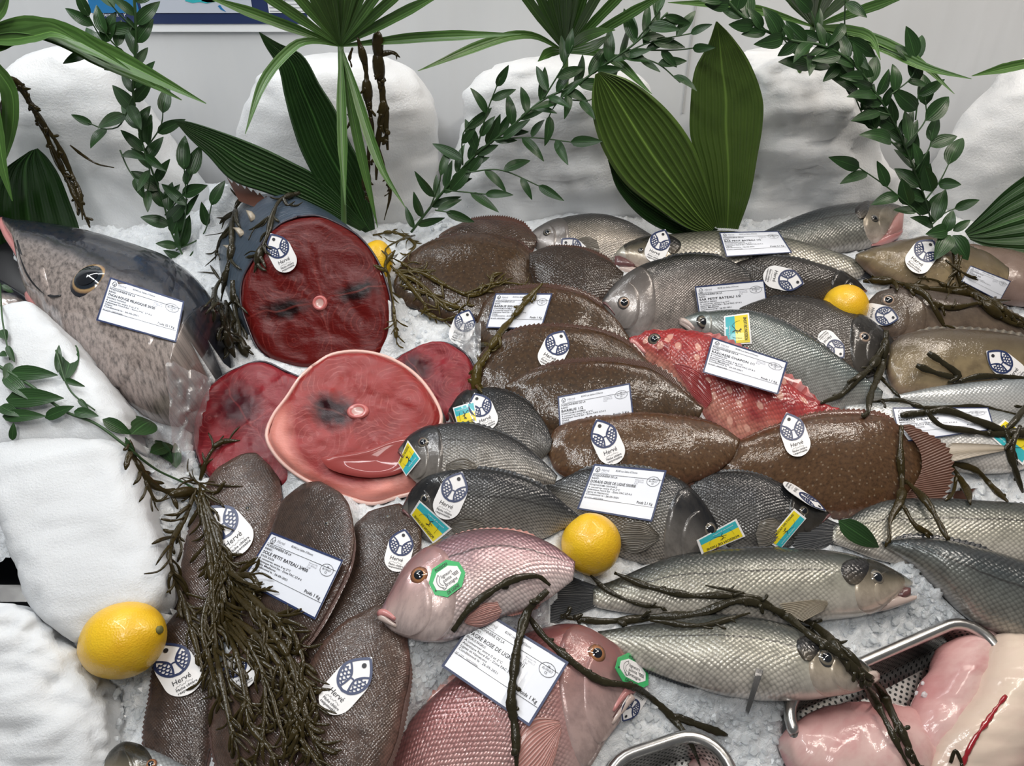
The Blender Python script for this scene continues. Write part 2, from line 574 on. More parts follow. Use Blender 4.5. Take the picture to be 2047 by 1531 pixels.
M['eye_gold'] = eye_mat('gold_iris', [(0, (.35, .14, .05)), (.6, (.38, .17, .07)), (.82, (.20, .08, .04)), (1, (.09, .05, .04))])
M['eye_silver'] = eye_mat('silver_iris', [(0, (.5, .42, .33)), (.62, (.42, .30, .22)), (.8, (.12, .10, .09)), (1, (.05, .05, .05))])
M['eye_dark'] = eye_mat('dark_iris', [(0, (.06, .055, .05)), (.6, (.12, .11, .09)), (.72, (.18, .15, .11)), (.85, (.04, .04, .04)), (1, (.03, .03, .03))])
M['eye_tuna'] = eye_mat('tuna_iris', [(0, (.006, .009, .014)), (.66, (.010, .016, .024)), (.72, (.40, .26, .12)), (.80, (.24, .15, .08)), (.86, (.015, .016, .022)), (1, (.012, .014, .02))])
M['pupil'] = plain('black_pupil', (.006, .008, .012), .08, coat=1.0)
M['mouth'] = plain('dark_mouth_lining', (.12, .05, .05), .3, coat=.4)
M['mouth_black'] = plain('black_mouth_lining', (.008, .008, .010), .45)
M['mouth_pink'] = plain('pink_mouth_lining', (.50, .24, .22), .25, coat=.5)
M['lip_pink'] = plain('pink_lip', (.52, .22, .21), .25, coat=.4)
M['lip_pale'] = plain('pale_lip', (.50, .40, .36), .25, coat=.4)
M['flap'] = fish_mat('black_gill_flap', [(0, (.012, .012, .013)), (.34, (.02, .02, .022)), (.55, (.12, .10, .075)), (1, (.34, .27, .22))], 200, 1.2, .3, .2, .28)
M['fin_dark'] = ray_mat('dark_fin', (.016, .018, .022), (.05, .055, .06), 22)
M['fin_grey'] = ray_mat('grey_fin', (.09, .08, .065), (.22, .19, .15), 18)
M['fin_pink'] = ray_mat('pink_fin', (.46, .20, .17), (.62, .38, .34), 16)
M['fin_pale'] = ray_mat('pale_fin', (.40, .34, .26), (.58, .51, .42), 16)
M['fin_olive'] = ray_mat('olive_fin', (.17, .14, .10), (.32, .28, .20), 14)
M['fin_brown'] = ray_mat('brown_fin_fringe', (.055, .022, .014), (.13, .06, .04), 120)
M['fin_rust'] = ray_mat('rusty_fin_fringe', (.10, .034, .02), (.21, .085, .055), 110)
M['fin_rust_wide'] = ray_mat('rusty_tail_rays', (.085, .032, .018), (.19, .085, .055), 34)
M['fin_sole'] = ray_mat('pale_edged_fin', (.11, .06, .05), (.18, .10, .085), 150)
M['fin_red'] = ray_mat('red_fin', (.26, .015, .02), (.45, .08, .07), 14)

# ------------------------------------------------------------------ fish
PROF = {
    'bream': [(0, .30), (.06, .52), (.15, .80), (.28, 1), (.5, .95), (.75, .58), (.92, .26), (1, .14)],
    'bass': [(0, .34), (.06, .58), (.16, .86), (.3, 1), (.55, .95), (.8, .55), (.95, .25), (1, .18)],
    'flat': [(0, .35), (.1, .75), (.3, 1), (.65, .95), (.88, .55), (1, .28)],
    'block': [(0, .55), (.08, .82), (.2, 1), (.8, 1), (.92, .9), (1, .7)],
    'const': [(0, .75), (.1, 1), (1, 1)],
    'head': [(0, .10), (.1, .30), (.25, .55), (.5, .85), (.75, 1), (1, .98)],
    'tail_in': [(0, .25), (.1, .6), (.3, .95), (.6, 1), (1, .6)],
}


def frame(st, hs, ht, tilt):
    s, t = st[0], st[-1]
    ps = ip((s[0] + s[2]) / 2, (s[1] + s[3]) / 2, hs)
    pt = ip((t[0] + t[2]) / 2, (t[1] + t[3]) / 2, ht)
    a = unit(pt - ps)
    side = unit(np.cross(EN, a))
    if side[1] < -1e-3 and abs(side[1]) > .15 or (abs(side[1]) <= .15 and side[0] < 0):
        side = -side
    n0 = unit(np.cross(a, side))
    if n0 @ EN < 0:
        n0 = -n0
    c, s_ = math.cos(math.radians(tilt)), math.sin(math.radians(tilt))
    nn = n0 * c - side * s_
    return ps, unit(nn), a


def body(st, P0, nn, T, prof, N=46, M_=28, ze=.85, xe=1.0, scale=1.0, rough=(0, 20), seed=0, asym=1.0):
    D = np.array([isect(q[0], q[1], P0, nn) for q in st])
    V = np.array([isect(q[2], q[3], P0, nn) for q in st])
    mid = (D + V) / 2
    u = np.concatenate([[0], np.cumsum(np.maximum(1e-5, np.linalg.norm(np.diff(mid, axis=0), axis=1)))])
    L = u[-1]
    t = np.linspace(0, 1, N)
    s = .45 * t + .55 * (1 - np.cos(PI * t)) / 2
    Q = hermite(u, np.hstack([D, V]), s * L)
    D, V = Q[:, :3], Q[:, 3:]
    mid = (D + V) / 2
    hv = (D - V) / 2 * scale
    hh = np.linalg.norm(hv, axis=1)
    pr = np.array(PROF[prof])
    th = T * np.interp(s, pr[:, 0], pr[:, 1])
    th = np.minimum(th, np.maximum(hh * 1.15, .0012)) if prof not in ('block', 'const', 'head') else th
    G = np.zeros((N, M_, 3))
    for j in range(M_):
        a = 2 * PI * j / M_
        c, q = math.cos(a), math.sin(a)
        cx = math.copysign(abs(c) ** xe, c)
        qz = math.copysign(abs(q) ** ze, q) * (1 if q > 0 else asym)
        G[:, j] = mid + hv * cx + nn * (th * qz)[:, None]
    if rough[0]:
        for i in range(N):
            for j in range(M_):
                p = G[i, j]
                d = unit(p - mid[i])
                G[i, j] = p + d * rough[0] * fbm(p + seed, rough[1], 4)
    girth = hh * PI / 2
    F = dict(G=G, D=D, V=V, mid=mid, nn=nn, s=s, L=L, th=th, hh=hh, N=N, M=M_, hv=hv)
    return F


def body_mesh(F):
    N, m = F['N'], F['M']
    v = [tuple(p) for p in F['G'].reshape(-1, 3)]
    f = grid_faces(N, m, True)
    b = len(v)
    v += [tuple(F['mid'][0]), tuple(F['mid'][-1])]
    for j in range(m):
        f.append((b, (j + 1) % m, j))
        f.append((b + 1, (N - 1) * m + j, (N - 1) * m + (j + 1) % m))
    un, um = [], []
    for i in range(N):
        for j in range(m):
            w = 2 * j / m
            w = w if w <= 1 else 2 - w
            un.append((F['s'][i], (1 - math.cos(w * PI)) / 2))
            um.append((F['s'][i] * F['L'], (1 - math.cos(w * PI)) * F['hh'][i]))
    un += [(0, .5), (1, .5)]
    um += [(0, F['hh'][0]), (F['L'], F['hh'][-1])]
    # orient outwards
    a = np.array(v[f[0][0]]); n = np.cross(np.array(v[f[0][1]]) - a, np.array(v[f[0][2]]) - a)
    k = (N // 2) * m + m // 4
    fc = f[(N // 2) * m + m // 4]
    P = [np.array(v[i]) for i in fc]
    n = np.cross(P[1] - P[0], P[2] - P[0])
    if n @ F['nn'] < 0:
        f = [tuple(reversed(q)) for q in f]
    return v, f, {'n': un, 'm': um}


def samp(F, s, w, off=0.0):
    i = np.interp(s, F['s'], np.arange(F['N']))
    j = w * F['M'] / 2
    i0, j0 = int(min(F['N'] - 2, math.floor(i))), int(min(F['M'] // 2 - 1, math.floor(j)))
    a, b = i - i0, j - j0
    G = F['G']
    p = (G[i0, j0] * (1 - a) * (1 - b) + G[i0 + 1, j0] * a * (1 - b) + G[i0, j0 + 1] * (1 - a) * b + G[i0 + 1, j0 + 1] * a * b)
    if off:
        d = unit(p - F['mid'][i0]) * .55 + F['nn'] * .45
        p = p + unit(d) * off
    return p


def patch(F, fs, nu, nv):
    """grid patch from a function (u,v)->(s,w,off)"""
    v, un, um = [], [], []
    for i in range(nu):
        for j in range(nv):
            s, w, o = fs(i / (nu - 1), j / (nv - 1))
            s = min(.999, max(.001, s)); w = min(.999, max(.001, w))
            v.append(samp(F, s, w, o)); un.append((s, (1 - math.cos(w * PI)) / 2))
            um.append((s * F['L'], (1 - math.cos(w * PI)) * np.interp(s, F['s'], F['hh'])))
    f = grid_faces(nu, nv)
    P = [np.array(v[i]) for i in f[len(f) // 2]]
    if np.cross(P[1] - P[0], P[2] - P[0]) @ F['nn'] < 0:
        f = [tuple(reversed(q)) for q in f]
    return v, f, {'n': un, 'm': um}


SOLVED = {}
BODIES = {}
PARENT = {}


def place(st, T, prof, hs, ht, tilt, name='', auto=True, dtilt=(0, 8, 16, 24, -6)):
    """lower a body onto the pile along the line of sight: least height and a tilt for which nothing is cut through"""
    hwid = np.mean([np.linalg.norm(ip(q[0], q[1]) - ip(q[2], q[3])) for q in st]) / 2
    best = None
    for dt in (dtilt if auto else (0,)):
        tl = tilt + dt
        h = 0.0
        base = max(0, math.sin(math.radians(tl)) * hwid * .6)
        if auto:
            for _ in range(14):
                P0, nn, a = frame(st, hs + base + h, ht + base + h, tl)
                F = body(st, P0, nn, T, prof, 14, 14, scale=.95)
                off = F['G'][:, 8:14] - F['mid'][:, None, :]
                dn = (off @ nn)[..., None] * nn
                pts = (F['mid'][:, None, :] + off - dn * .75).reshape(-1, 3)
                v = violation(pts, 92)
                if v < .004:
                    break
                h += max(.0025, v * .85)
        cost = h + abs(dt) * .0005
        if best is None or cost < best[0]:
            best = (cost, h + base, tl)
        if h < .004:
            break
    SOLVED[name] = best
    return best[1], best[2]


def fish(key, name, label, cat, st, T, mat, prof='bream', hs=None, ht=None, tilt=10, eye=None, eyem='eye_silver', gill=.27, headm=None,
         dorsal=None, pect=True, pectm='fin_grey', dorsm='fin_dark', tail=None, tailm='fin_dark', mouth=True, fringe=None, auto=True, group=None,
         flap=False, lipm=None, T0=None, rough=None, pw=.62, ze=None):
    ze = ze or (1.15 if prof == 'flat' else .9)
    rough = rough or ((.0022, 26) if prof == 'flat' else (.0006, 30))
    hs = T * .85 if hs is None else hs
    ht = hs if ht is None else ht
    h, tl = place(st, T, prof, hs, ht, tilt, key, auto)
    P0, nn, a = frame(st, hs + h, ht + h, tl)
    F = body(st, P0, nn, T, prof, rough=rough, ze=ze)
    v, f, uv = body_mesh(F)
    RV, RF = [tuple(q) for q in v], list(f)
    Fp = body(st, P0, nn, T * .94, prof, 18, 16, scale=.97)
    pv, pf, _ = body_mesh(Fp)
    add_proxy(pv, pf)
    BODIES[key] = F
    c = F['mid'][F['N'] // 2] - nn * T
    th = thing(name, label, cat, c, group)
    PARENT[key] = th
    mk('body', v, f, M[mat], th, uv)
    up = np.array([unit(F['hv'][i]) for i in range(F['N'])])
    # gill cover
    if gill and headm:
        g0 = .035

        def gf(u, w_):
            w = .10 + .83 * w_
            sr = gill * (1 - .42 * abs((w - .52) / .48) ** 2.2)
            return g0 + (sr - g0) * u, w, (.0004 + .0016 * min(1, u * 1.4)) if u < .97 else -.0008
        pv_, pf_, puv = patch(F, gf, 16, 18)
        gc = mk('gill_cover', pv_, pf_, M[headm], th, puv)
        RF += [tuple(i + len(RV) for i in q) for q in pf_]; RV += [tuple(q) for q in pv_]
        # inner cheek plate
        def cf(u, w_):
            w = .30 + .58 * w_
            sr = gill * .68 * (1 - .5 * abs((w - .56) / .32) ** 2.2)
            return g0 + .01 + (sr - g0) * u, w, (.0016 + .0013 * u) if u < .97 else .0004
        pv_, pf_, puv = patch(F, cf, 12, 14)
        mk('cheek', pv_, pf_, M[headm], gc, puv)
        RF += [tuple(i + len(RV) for i in q) for q in pf_]; RV += [tuple(q) for q in pv_]
        if flap:
            def ff(u, w_):
                w = .20 + .33 * w_
                sr = gill * (1 - .42 * abs((w - .52) / .48) ** 2.2)
                return sr + (-.050 + .095 * u) * max(.02, math.sin(PI * (.04 + .92 * w_))) ** .6, w, .0022 + .0008 * math.sin(PI * u) if 0 < u < 1 else -.0004
            pv_, pf_, puv = patch(F, ff, 8, 14)
            mk('gill_flap', pv_, pf_, M['flap'], th, puv)
            RF += [tuple(i + len(RV) for i in q) for q in pf_]; RV += [tuple(q) for q in pv_]
    reg(key, RV, RF)
    if mouth:
        path = [samp(F, .004 + (.075 * t), .56 + .16 * t, .0008) for t in np.linspace(0, 1, 8)]
        tv, tf = tube(path, [.0018 * (1 - .6 * t) + .0004 for t in np.linspace(0, 1, 8)], 6)
        mo = mk('mouth', tv, tf, M['mouth'], th)
        if lipm:
            for dw, nm in ((-.075, 'upper_lip'), (.085, 'lower_lip')):
                path = [samp(F, .004 + (.075 * t), .56 + dw * (1 - .35 * t) + .16 * t, .0006) for t in np.linspace(0, 1, 8)]
                tv, tf = tube(path, [.0048 * (1 - .55 * t) for t in np.linspace(0, 1, 8)], 8)
                mk(nm, tv, tf, M[lipm if nm == 'upper_lip' else 'lip_pale'], th)
    if eye:
        add_eye(th, key, eye[0], eye[1], eye[2], eyem)
    if pect:
        s0 = (gill or .25) + .015

        def pf2(u, w_):
            spread = .02 + .10 * math.sin(min(1, u * 1.15) * PI * .62)
            return s0 + (.20 * u) * (1 - .25 * abs(w_ - .45)), pw + (w_ - .5) * 2 * spread + .06 * u, .0006 + .0035 * math.sin(u * PI * .8) + .0005 * math.cos(w_ * 36)
        pv_, pf_, puv = patch(F, pf2, 10, 19)
        puv['n'] = [(i / 9, j / 18) for i in range(10) for j in range(19)]
        mk('pectoral_fin', pv_, pf_, M[pectm], th, puv)
    if dorsal:
        fin_edge(F, th, 'dorsal_fin', dorsal[0], dorsal[1], dorsal[2], M[dorsm], +1)
        fin_edge(F, th, 'anal_fin', .62, .84, dorsal[2] * .9, M[dorsm], -1)
    if fringe:
        fin_edge(F, th, 'dorsal_fin', fringe[1], fringe[2], fringe[0], M[fringe[3]], +1, 70)
        fin_edge(F, th, 'anal_fin', fringe[1] + .08, fringe[2], fringe[0], M[fringe[3]], -1, 70)
    if tail:
        fin_tail(F, th, tail, M[tailm])
    return th


def add_eye(th, key, px, py, rp, iris, pup=.52):
    h = cast(px, py, [key])
    if h is None:
        return
    t, n = h
    p = CAM + ray(px, py) * t
    vw = unit(CAM - p)
    if n @ vw < 0:
        n = -n
    n = unit(n + BODIES[key]['nn'] * .8)
    R = rp * t / FPX
    x = unit(np.cross(n, RT)); y = np.cross(n, x)

    def dome(R, H, z0):
        v, f, uv = [], [], []
        nr, k = 6, 20
        v.append(p + n * (z0 + H)); uv.append((0, 0))
        for i in range(1, nr + 1):
            r = i / nr
            for j in range(k):
                a = 2 * PI * j / k
                v.append(p + (x * math.cos(a) + y * math.sin(a)) * R * r + n * (z0 + H * (1 - r * r)))
                uv.append((r, 0))
        for j in range(k):
            f.append((0, 1 + j, 1 + (j + 1) % k))
        for i in range(nr - 1):
            for j in range(k):
                a, b = 1 + i * k + j, 1 + i * k + (j + 1) % k
                f.append((a, a + k, b + k, b))
        return v, f, uv
    v, f, uv = dome(R, R * .42, -R * .08)
    e = mk('eye', v, f, M[iris], th, {'n': uv})
    v, f, uv = dome(R * pup, R * .12, R * .27)
    mk('pupil', v, f, M['pupil'], e)


def fin_edge(F, th, name, s0, s1, h, mat, side, n=34):
    v, uv, k = [], [], 4
    for i in range(n):
        t = i / (n - 1)
        s = s0 + (s1 - s0) * t
        ii = np.interp(s, F['s'], np.arange(F['N']))
        a = int(min(F['N'] - 2, ii)); b = ii - a
        e = (F['D'] if side > 0 else F['V'])
        p = e[a] * (1 - b) + e[a + 1] * b
        hv = unit(F['hv'][a]) * side
        ax = unit(F['mid'][min(a + 1, F['N'] - 1)] - F['mid'][max(a - 1, 0)])
        hh = h * min(1, 5 * t + .15, 5 * (1 - t) + .15) * (1 + .13 * (1 if i % 2 else -1))
        d = unit(hv + ax * .55 - F['nn'] * .12)
        for j in range(k):
            q = j / (k - 1)
            v.append(p - hv * .002 + d * hh * q + F['nn'] * (.0006 * (1 if i % 2 else -1) * q - .0015 * q * q))
            uv.append((q, t))
    f = grid_faces(n, k)
    mk(name, v, f, mat, th, {'n': uv})


def fin_tail(F, th, tail, mat):
    """tail = (length, half-angle spread, fork 0..1, droop)"""
    L, sp, fork = tail[:3]
    e, i = F['mid'][-1], F['N'] - 1
    ax = unit(F['mid'][-1] - F['mid'][-4])
    hv = unit(F['hv'][-2])
    hb = F['hh'][-1] * 1.0
    n, k = 27, 7
    v, uv = [], []
    for a in range(n):
        t = a / (n - 1) * 2 - 1
        d = unit(ax * math.cos(t * sp) + hv * math.sin(t * sp))
        ll = L * (1 - fork * (1 - abs(t)) ** 1.3) * (1 - .15 * abs(t) ** 6) * (1 + .04 * (1 if a % 2 else -1))
        for b in range(k):
            q = b / (k - 1)
            v.append(e - ax * .006 + hv * t * hb * .95 + d * ll * q + F['nn'] * (.003 + .0007 * (1 if a % 2 else -1) + .004 * q))
            uv.append((q, (t + 1) / 2))
    add_proxy(v, grid_faces(n, k))
    mk('tail_fin', v, grid_faces(n, k), mat, th, {'n': uv})


def bodypart(th, key, name, st, T, mat, prof='bream', lift=0.0, flatten=1.0, uvk=True):
    """an extra lofted part (jaw, lip ...) in the plane of an existing body"""
    F0 = BODIES[key]
    P0 = F0['mid'][2] + F0['nn'] * lift
    F = body(st, P0, F0['nn'], T, prof, 18, 14)
    v, f, uv = body_mesh(F)
    return mk(name, v, f, M[mat], th, uv)


def pxfin(th, key, name, base, tips, mat, lift=.004, curl=.0):
    """fin between two pixel polylines in the plane of a body"""
    F0 = BODIES[key]
    n = 30
    P0 = F0['mid'][len(F0['mid']) // 3] + F0['nn'] * lift
    B = smooth_path([isect(x, y, P0, F0['nn']) for x, y in base], n)
    Tp = smooth_path([isect(x, y, P0, F0['nn']) for x, y in tips], n)
    v, uv, k = [], [], 8
    for i in range(n):
        jag = 1 + .05 * (1 if i % 2 else -1)
        for j in range(k):
            q = j / (k - 1)
            v.append(B[i] + (Tp[i] - B[i]) * q * jag + F0['nn'] * (.0006 * (1 if i % 2 else -1) + curl * q * (1 - q)))
            uv.append((q, i / (n - 1)))
    return mk(name, v, grid_faces(n, k), M[mat], th, {'n': uv})
# ------------------------------------------------------------------ ice blocks and mounds
M['ice_block'] = ice_mat('packed_white_ice', (.70, .72, .74), 420, .55, .5, .3)
M['ice_mound'] = ice_mat('rimed_ice', (.73, .74, .75), 300, .6, .45, .3, 0)
M['ice_bed'] = ice_mat('crushed_ice', (.80, .83, .86), 300, .45, .25, .4, 0, flake=True)


def mound(key, name, label, rows, y, T, prof='block', lean=.0, seed=0, amp=.010, bumps=(9, .010), n=50):
    nn = unit(np.array([0, -1.0, lean]))
    P0 = vp((rows[-1][0] + rows[-1][2]) / 2, 450, y)
    F = body(rows, P0, nn, T, prof, n, 44, ze=.7, xe=.8, rough=(amp, bumps[0]), seed=seed)
    G = F['G']
    for i in range(F['N']):
        for j in range(F['M']):
            p = G[i, j]; d = unit(p - F['mid'][i])
            G[i, j] = p + d * .003 * mn.noise(Vector(p + seed) * 45)
    v, f, uv = body_mesh(F)
    reg(key, v, f)
    BODIES[key] = F
    o = mk(name, v, f, M['ice_mound'], None, uv, label=label, cat='ice', group='mounds of ice along the back')
    return o


mound('I1', 'ice_mound', 'tall rounded white ice mound behind the tuna head, leftmost along the wall',
      [(80, 100, 150, 99), (30, 118, 215, 125), (-5, 170, 265, 190), (-30, 240, 310, 250), (-50, 310, 355, 305), (-60, 380, 405, 370), (-60, 450, 450, 440), (-60, 520, 470, 510), (-60, 570, 480, 570)], 1.25, .075, seed=1)
mound('I2', 'ice_mound', 'smooth white ice mound behind the central fan palm stalk and the standing tuna cut',
      [(610, 116, 775, 122), (530, 140, 835, 148), (505, 170, 860, 185), (490, 220, 868, 230), (486, 290, 878, 300), (490, 350, 880, 345), (500, 400, 900, 400), (500, 470, 910, 470)], 1.25, .075, seed=5)
mound('I3', 'ice_mound', 'wide greyish ice mound behind the slanting leafy branch in the middle',
      [(1030, 124, 1190, 119), (975, 142, 1245, 140), (938, 172, 1275, 170), (922, 225, 1300, 225), (905, 300, 1330, 300), (880, 370, 1370, 370), (870, 430, 1400, 430), (870, 500, 1400, 500)], 1.26, .075, seed=9, amp=.02)
mound('I4', 'ice_mound', 'rough lumpy ice mound behind the sea bass with its mouth agape',
      [(1510, 108, 1650, 100), (1480, 130, 1700, 135), (1470, 180, 1728, 180), (1465, 250, 1748, 250), (1460, 320, 1765, 320), (1455, 390, 1780, 390), (1450, 450, 1790, 450), (1450, 500, 1790, 500)], 1.25, .075, seed=14, amp=.026, bumps=(13, .01))
mound('I5', 'ice_mound', 'sloping white ice mound at the right-hand edge of the display',
      [(2060, 125, 2200, 120), (2000, 175, 2240, 170), (1940, 240, 2260, 240), (1895, 300, 2270, 300), (1868, 360, 2280, 360), (1850, 430, 2290, 430), (1845, 500, 2290, 500)], 1.25, .08, seed=20)


def block(key, label, rows, T, hs, ht, tilt, seed, xe=.55, ze=.42, amp=.004):
    P0, nn, a = frame(rows, hs, ht, tilt)
    F = body(rows, P0, nn, T, 'block', 56, 48, ze=ze, xe=xe, rough=(amp, 22), seed=seed)
    v, f, uv = body_mesh(F)
    reg(key, v, f)
    pv, pf, _ = body_mesh(body(rows, P0, nn, T * .9, 'block', 16, 16, ze=ze, xe=xe))
    add_proxy(pv, pf)
    BODIES[key] = F
    return mk('ice_block', v, f, M['ice_block'], None, uv, label=label, cat='ice', group='packed ice blocks at the left end')


block('I6', 'leaning packed ice block in front of the tuna head with a green sprig across it',
      [(-20, 650, 80, 618), (-60, 690, 135, 668), (-60, 750, 180, 720), (-60, 810, 230, 780), (-40, 870, 268, 835), (0, 930, 280, 900)], .05, .13, .09, 8, 31)
block('I7', 'large squared white ice block above the whole lemon at the left',
      [(5, 885, 220, 842), (-15, 930, 262, 880), (5, 1010, 290, 960), (30, 1090, 318, 1050), (60, 1170, 345, 1140), (85, 1230, 345, 1200), (160, 1290, 300, 1250)], .045, .10, .055, 0, 37)

# ------------------------------------------------------------------ tuna
st = [(0, 432, 4, 452), (35, 447, 46, 515), (90, 456, 66, 600), (150, 468, 100, 640), (220, 488, 150, 700), (300, 516, 205, 760), (370, 545, 258, 812), (415, 585, 312, 842), (448, 640, 362, 848)]
fish('tuna', 'tuna', 'huge dark tuna head with open jaws lying at the left end of the display', 'fish', st, .085, 'tuna', 'head', .08, .06, 4,
     eye=(180, 558, 43), eyem='eye_tuna', gill=0, pect=False, mouth=False, auto=False)
th = PARENT['tuna']
F = BODIES['tuna']
# gill cover of the tuna: large rounded plate
def _tg(u, w):
    ww = .16 + .80 * w
    sr = .93 * (1 - .20 * abs((ww - .5) / .46) ** 2)
    return .52 + (sr - .52) * u, ww, .001 + .003 * u if u < .97 else -.001
pv, pf, puv = patch(F, _tg, 18, 22)
mk('gill_cover', pv, pf, M['tuna'], th, puv)
def _tj(u, w):
    ww = .60 + .36 * w
    return .16 + (.47 - .16) * u * (1 - .5 * abs(w - .4)), ww, .0015 + .002 * u if u < .96 else -.001
pv, pf, puv = patch(F, _tj, 12, 10)
mk('jaw_plate', pv, pf, M['tuna'], th, puv)
bodypart(th, 'tuna', 'lower_jaw', [(-90, 540, -110, 640), (-30, 545, -45, 650), (15, 568, 10, 655), (48, 590, 46, 640), (62, 604, 58, 624)], .03, 'tuna', 'tail_in', -.028)
bodypart(th, 'tuna', 'mouth_lining', [(-80, 452, -100, 600), (-20, 455, -30, 600), (20, 475, 20, 600), (48, 510, 50, 605), (62, 560, 62, 604)], .012, 'mouth_black', 'tail_in', -.045)
tv, tf = tube([isect(x, y, F['mid'][1] + F['nn'] * .012, F['nn']) for x, y in smooth_path([(2, 440), (14, 470), (30, 495), (46, 525), (56, 565), (72, 600), (98, 618)], 22)], [.006, .0065] + [.005] * 12 + [.004] * 8, 8)
mk('upper_lip', tv, tf, M['lip_pink'], th)
cr = []
for x, y in smooth_path([(34, 480), (44, 515), (58, 548), (80, 576), (104, 592), (122, 590)], 22):
    hq = cast(x, y, ['tuna'])
    if hq:
        cr.append(CAM + ray(x, y) * (hq[0] - .0008))
tv, tf = tube(cr, [.0012 + .0022 * math.sin(PI * i / len(cr)) for i in range(len(cr))], 6, .5)
mk('jaw_crease', tv, tf, M['mouth_black'], th)
bodypart(th, 'tuna', 'lip_corner', [(50, 585, 52, 600), (60, 582, 66, 612), (78, 592, 80, 614), (95, 604, 95, 614)], .008, 'lip_pink', 'bream', .012)


def slab(key, name, label, outline, hs, ht, tilt, T, mat, skin, centre, bone=None, seed=0, relief=.004, rimfat=None, plane=None, back=None, ux=None):
    """a thick cut of fish: outline in pixels -> face with relief, side band; the face plane given like a body's"""
    cx_, cy_ = centre
    top = min(outline, key=lambda q: q[1]); bot = max(outline, key=lambda q: q[1])
    if plane is None:
        s = [(min(q[0] for q in outline), cy_, min(q[0] for q in outline), cy_ + 1), (max(q[0] for q in outline), cy_, max(q[0] for q in outline), cy_ + 1)]
        P0, nn, a = frame(s, hs, ht, tilt)
    else:
        P0, nn = plane
    C = isect(cx_, cy_, P0, nn)
    K = 84
    ol = outline + [outline[0]]
    O = np.array([isect(x, y, P0, nn) for x, y in smooth_path(ol, K + 1)[:-1]])
    ex = unit(RT - nn * (RT @ nn)); ey = np.cross(nn, ex)
    if ey @ UP < 0:
        ey = -ey
    R = np.max(np.linalg.norm(O - C, axis=1))
    th = thing(name, label, 'fish', C - nn * T)
    PARENT[key] = th
    nr = 22
    v, uv, f = [C + nn * relief * .6], [(0, 0)], []
    for i in range(1, nr + 1):
        r = i / nr
        for j in range(K):
            p = C + (O[j] - C) * r
            q = p - C
            z = min(1, r * 2.5) * relief * (.9 * fbm(p + seed, 32, 4) + .5 * mn.noise(Vector(p) * 14))
            z -= .012 * max(0, (r - .9) / .1) ** 2
            v.append(p + nn * z); uv.append((q @ ex / R, q @ ey / R))
    for j in range(K):
        f.append((0, 1 + j, 1 + (j + 1) % K))
    for i in range(nr - 1):
        for j in range(K):
            a, b = 1 + i * K + j, 1 + i * K + (j + 1) % K
            f.append((a, a + K, b + K, b))
    face = mk('cut_face', v, f, M[mat], th, {'n': uv})
    # skin / side band
    sv, su = [], []
    bd = back if back is not None else -nn * T
    steps = 12
    for i in range(steps):
        t = i / (steps - 1)
        for j in range(K):
            base = O[j] - nn * .0105
            if back is None:
                p = base + bd * t + (O[j] - C) * .035 * math.sin(PI * t)
            else:
                p = base + bd * t + (C - O[j]) * (.02 * t + .40 * t ** 2.2) + unit(O[j] - C) * .004 * math.sin(3 * t)
            sv.append(p); su.append((t, (1 - (O[j] - C) @ ey / R) / 2))
    sf = grid_faces(steps, K, True)
    e = len(sv)
    sv.append(np.mean(sv[-K:], axis=0)); su.append((1, .5))
    sf += [(e, e - K + (j + 1) % K, e - K + j) for j in range(K)]
    if np.cross(np.array(sv[sf[0][1]]) - sv[sf[0][0]], np.array(sv[sf[0][2]]) - sv[sf[0][0]]) @ (O[0] - C) < 0:
        sf = [tuple(reversed(q)) for q in sf]
    mk('skin', sv, sf, M[skin], th, {'n': su, 'm': [(a, b * .2) for a, b in su]})
    rv, rf = tube(np.vstack([O, O[:1]]) - nn * .009, [.0016 if rimfat is None else rimfat] * (K + 1), 6)
    mk('rim', rv, rf, M['fatrim' if rimfat else 'skinrim'], th)
    if bone:
        bx, by, rw, rh = bone
        B = isect(bx, by, P0, nn)
        mb_v, mb_f = [], []
        t0 = (B - CAM) @ FW / FPX
        pr = [(0, .003), (.55, .0028), (.72, .0042), (.92, .0040), (1.02, .001)]
        for r, z in pr:
            for j in range(28):
                a = 2 * PI * j / 28
                mb_v.append(B + ex * math.cos(a) * rw * t0 * max(r, .02) + ey * math.sin(a) * rh * t0 * max(r, .02) + nn * z)
        bo = mk('backbone', mb_v, grid_faces(len(pr), 28, True), None, th, mats=[M['bone'], M['bone_rim']], fmi=[0] * 28 + [1] * 84)
    reg(key, v + sv, f + [tuple(i + len(v) for i in q) for q in sf])
    dec = [O[j] for j in range(0, K, 6)]
    k = len(dec)
    pv = dec + [d + (bd if back is None else bd * .9) for d in dec] + [C + nn * .004, C + bd]
    pf = [(i, (i + 1) % k, (i + 1) % k + k, i + k) for i in range(k)] + [(2 * k, i, (i + 1) % k) for i in range(k)] + [(2 * k + 1, (i + 1) % k + k, i + k) for i in range(k)]
    add_proxy(pv, pf)
    BODIES[key] = dict(mid=np.array([C] * 10), nn=nn, G=np.array([[p for p in pv]]))
    return th, C, nn, O


# the standing cut: face nearly upright, body running back
ol = [(590, 430), (630, 428), (675, 445), (715, 470), (750, 515), (772, 570), (781, 620), (778, 670), (768, 705), (735, 724), (690, 734), (640, 738), (590, 734), (545, 722), (512, 698), (490, 650), (476, 600), (480, 555), (498, 520), (525, 475), (555, 445)]
nf = unit(np.array([-.05, -.80, .60]))
Pf = ip(640, 722, .015)
slab('chunk', 'tuna_cut', 'big standing tuna loin cut with dark red face and blue-grey skin behind', ol, 0, 0, 0, .2, 'meat', 'tuna_skin', (642, 600), (640, 606, 15, 15), 3, .003,
     plane=(Pf, nf), back=np.array([-.115, .15, .02]))
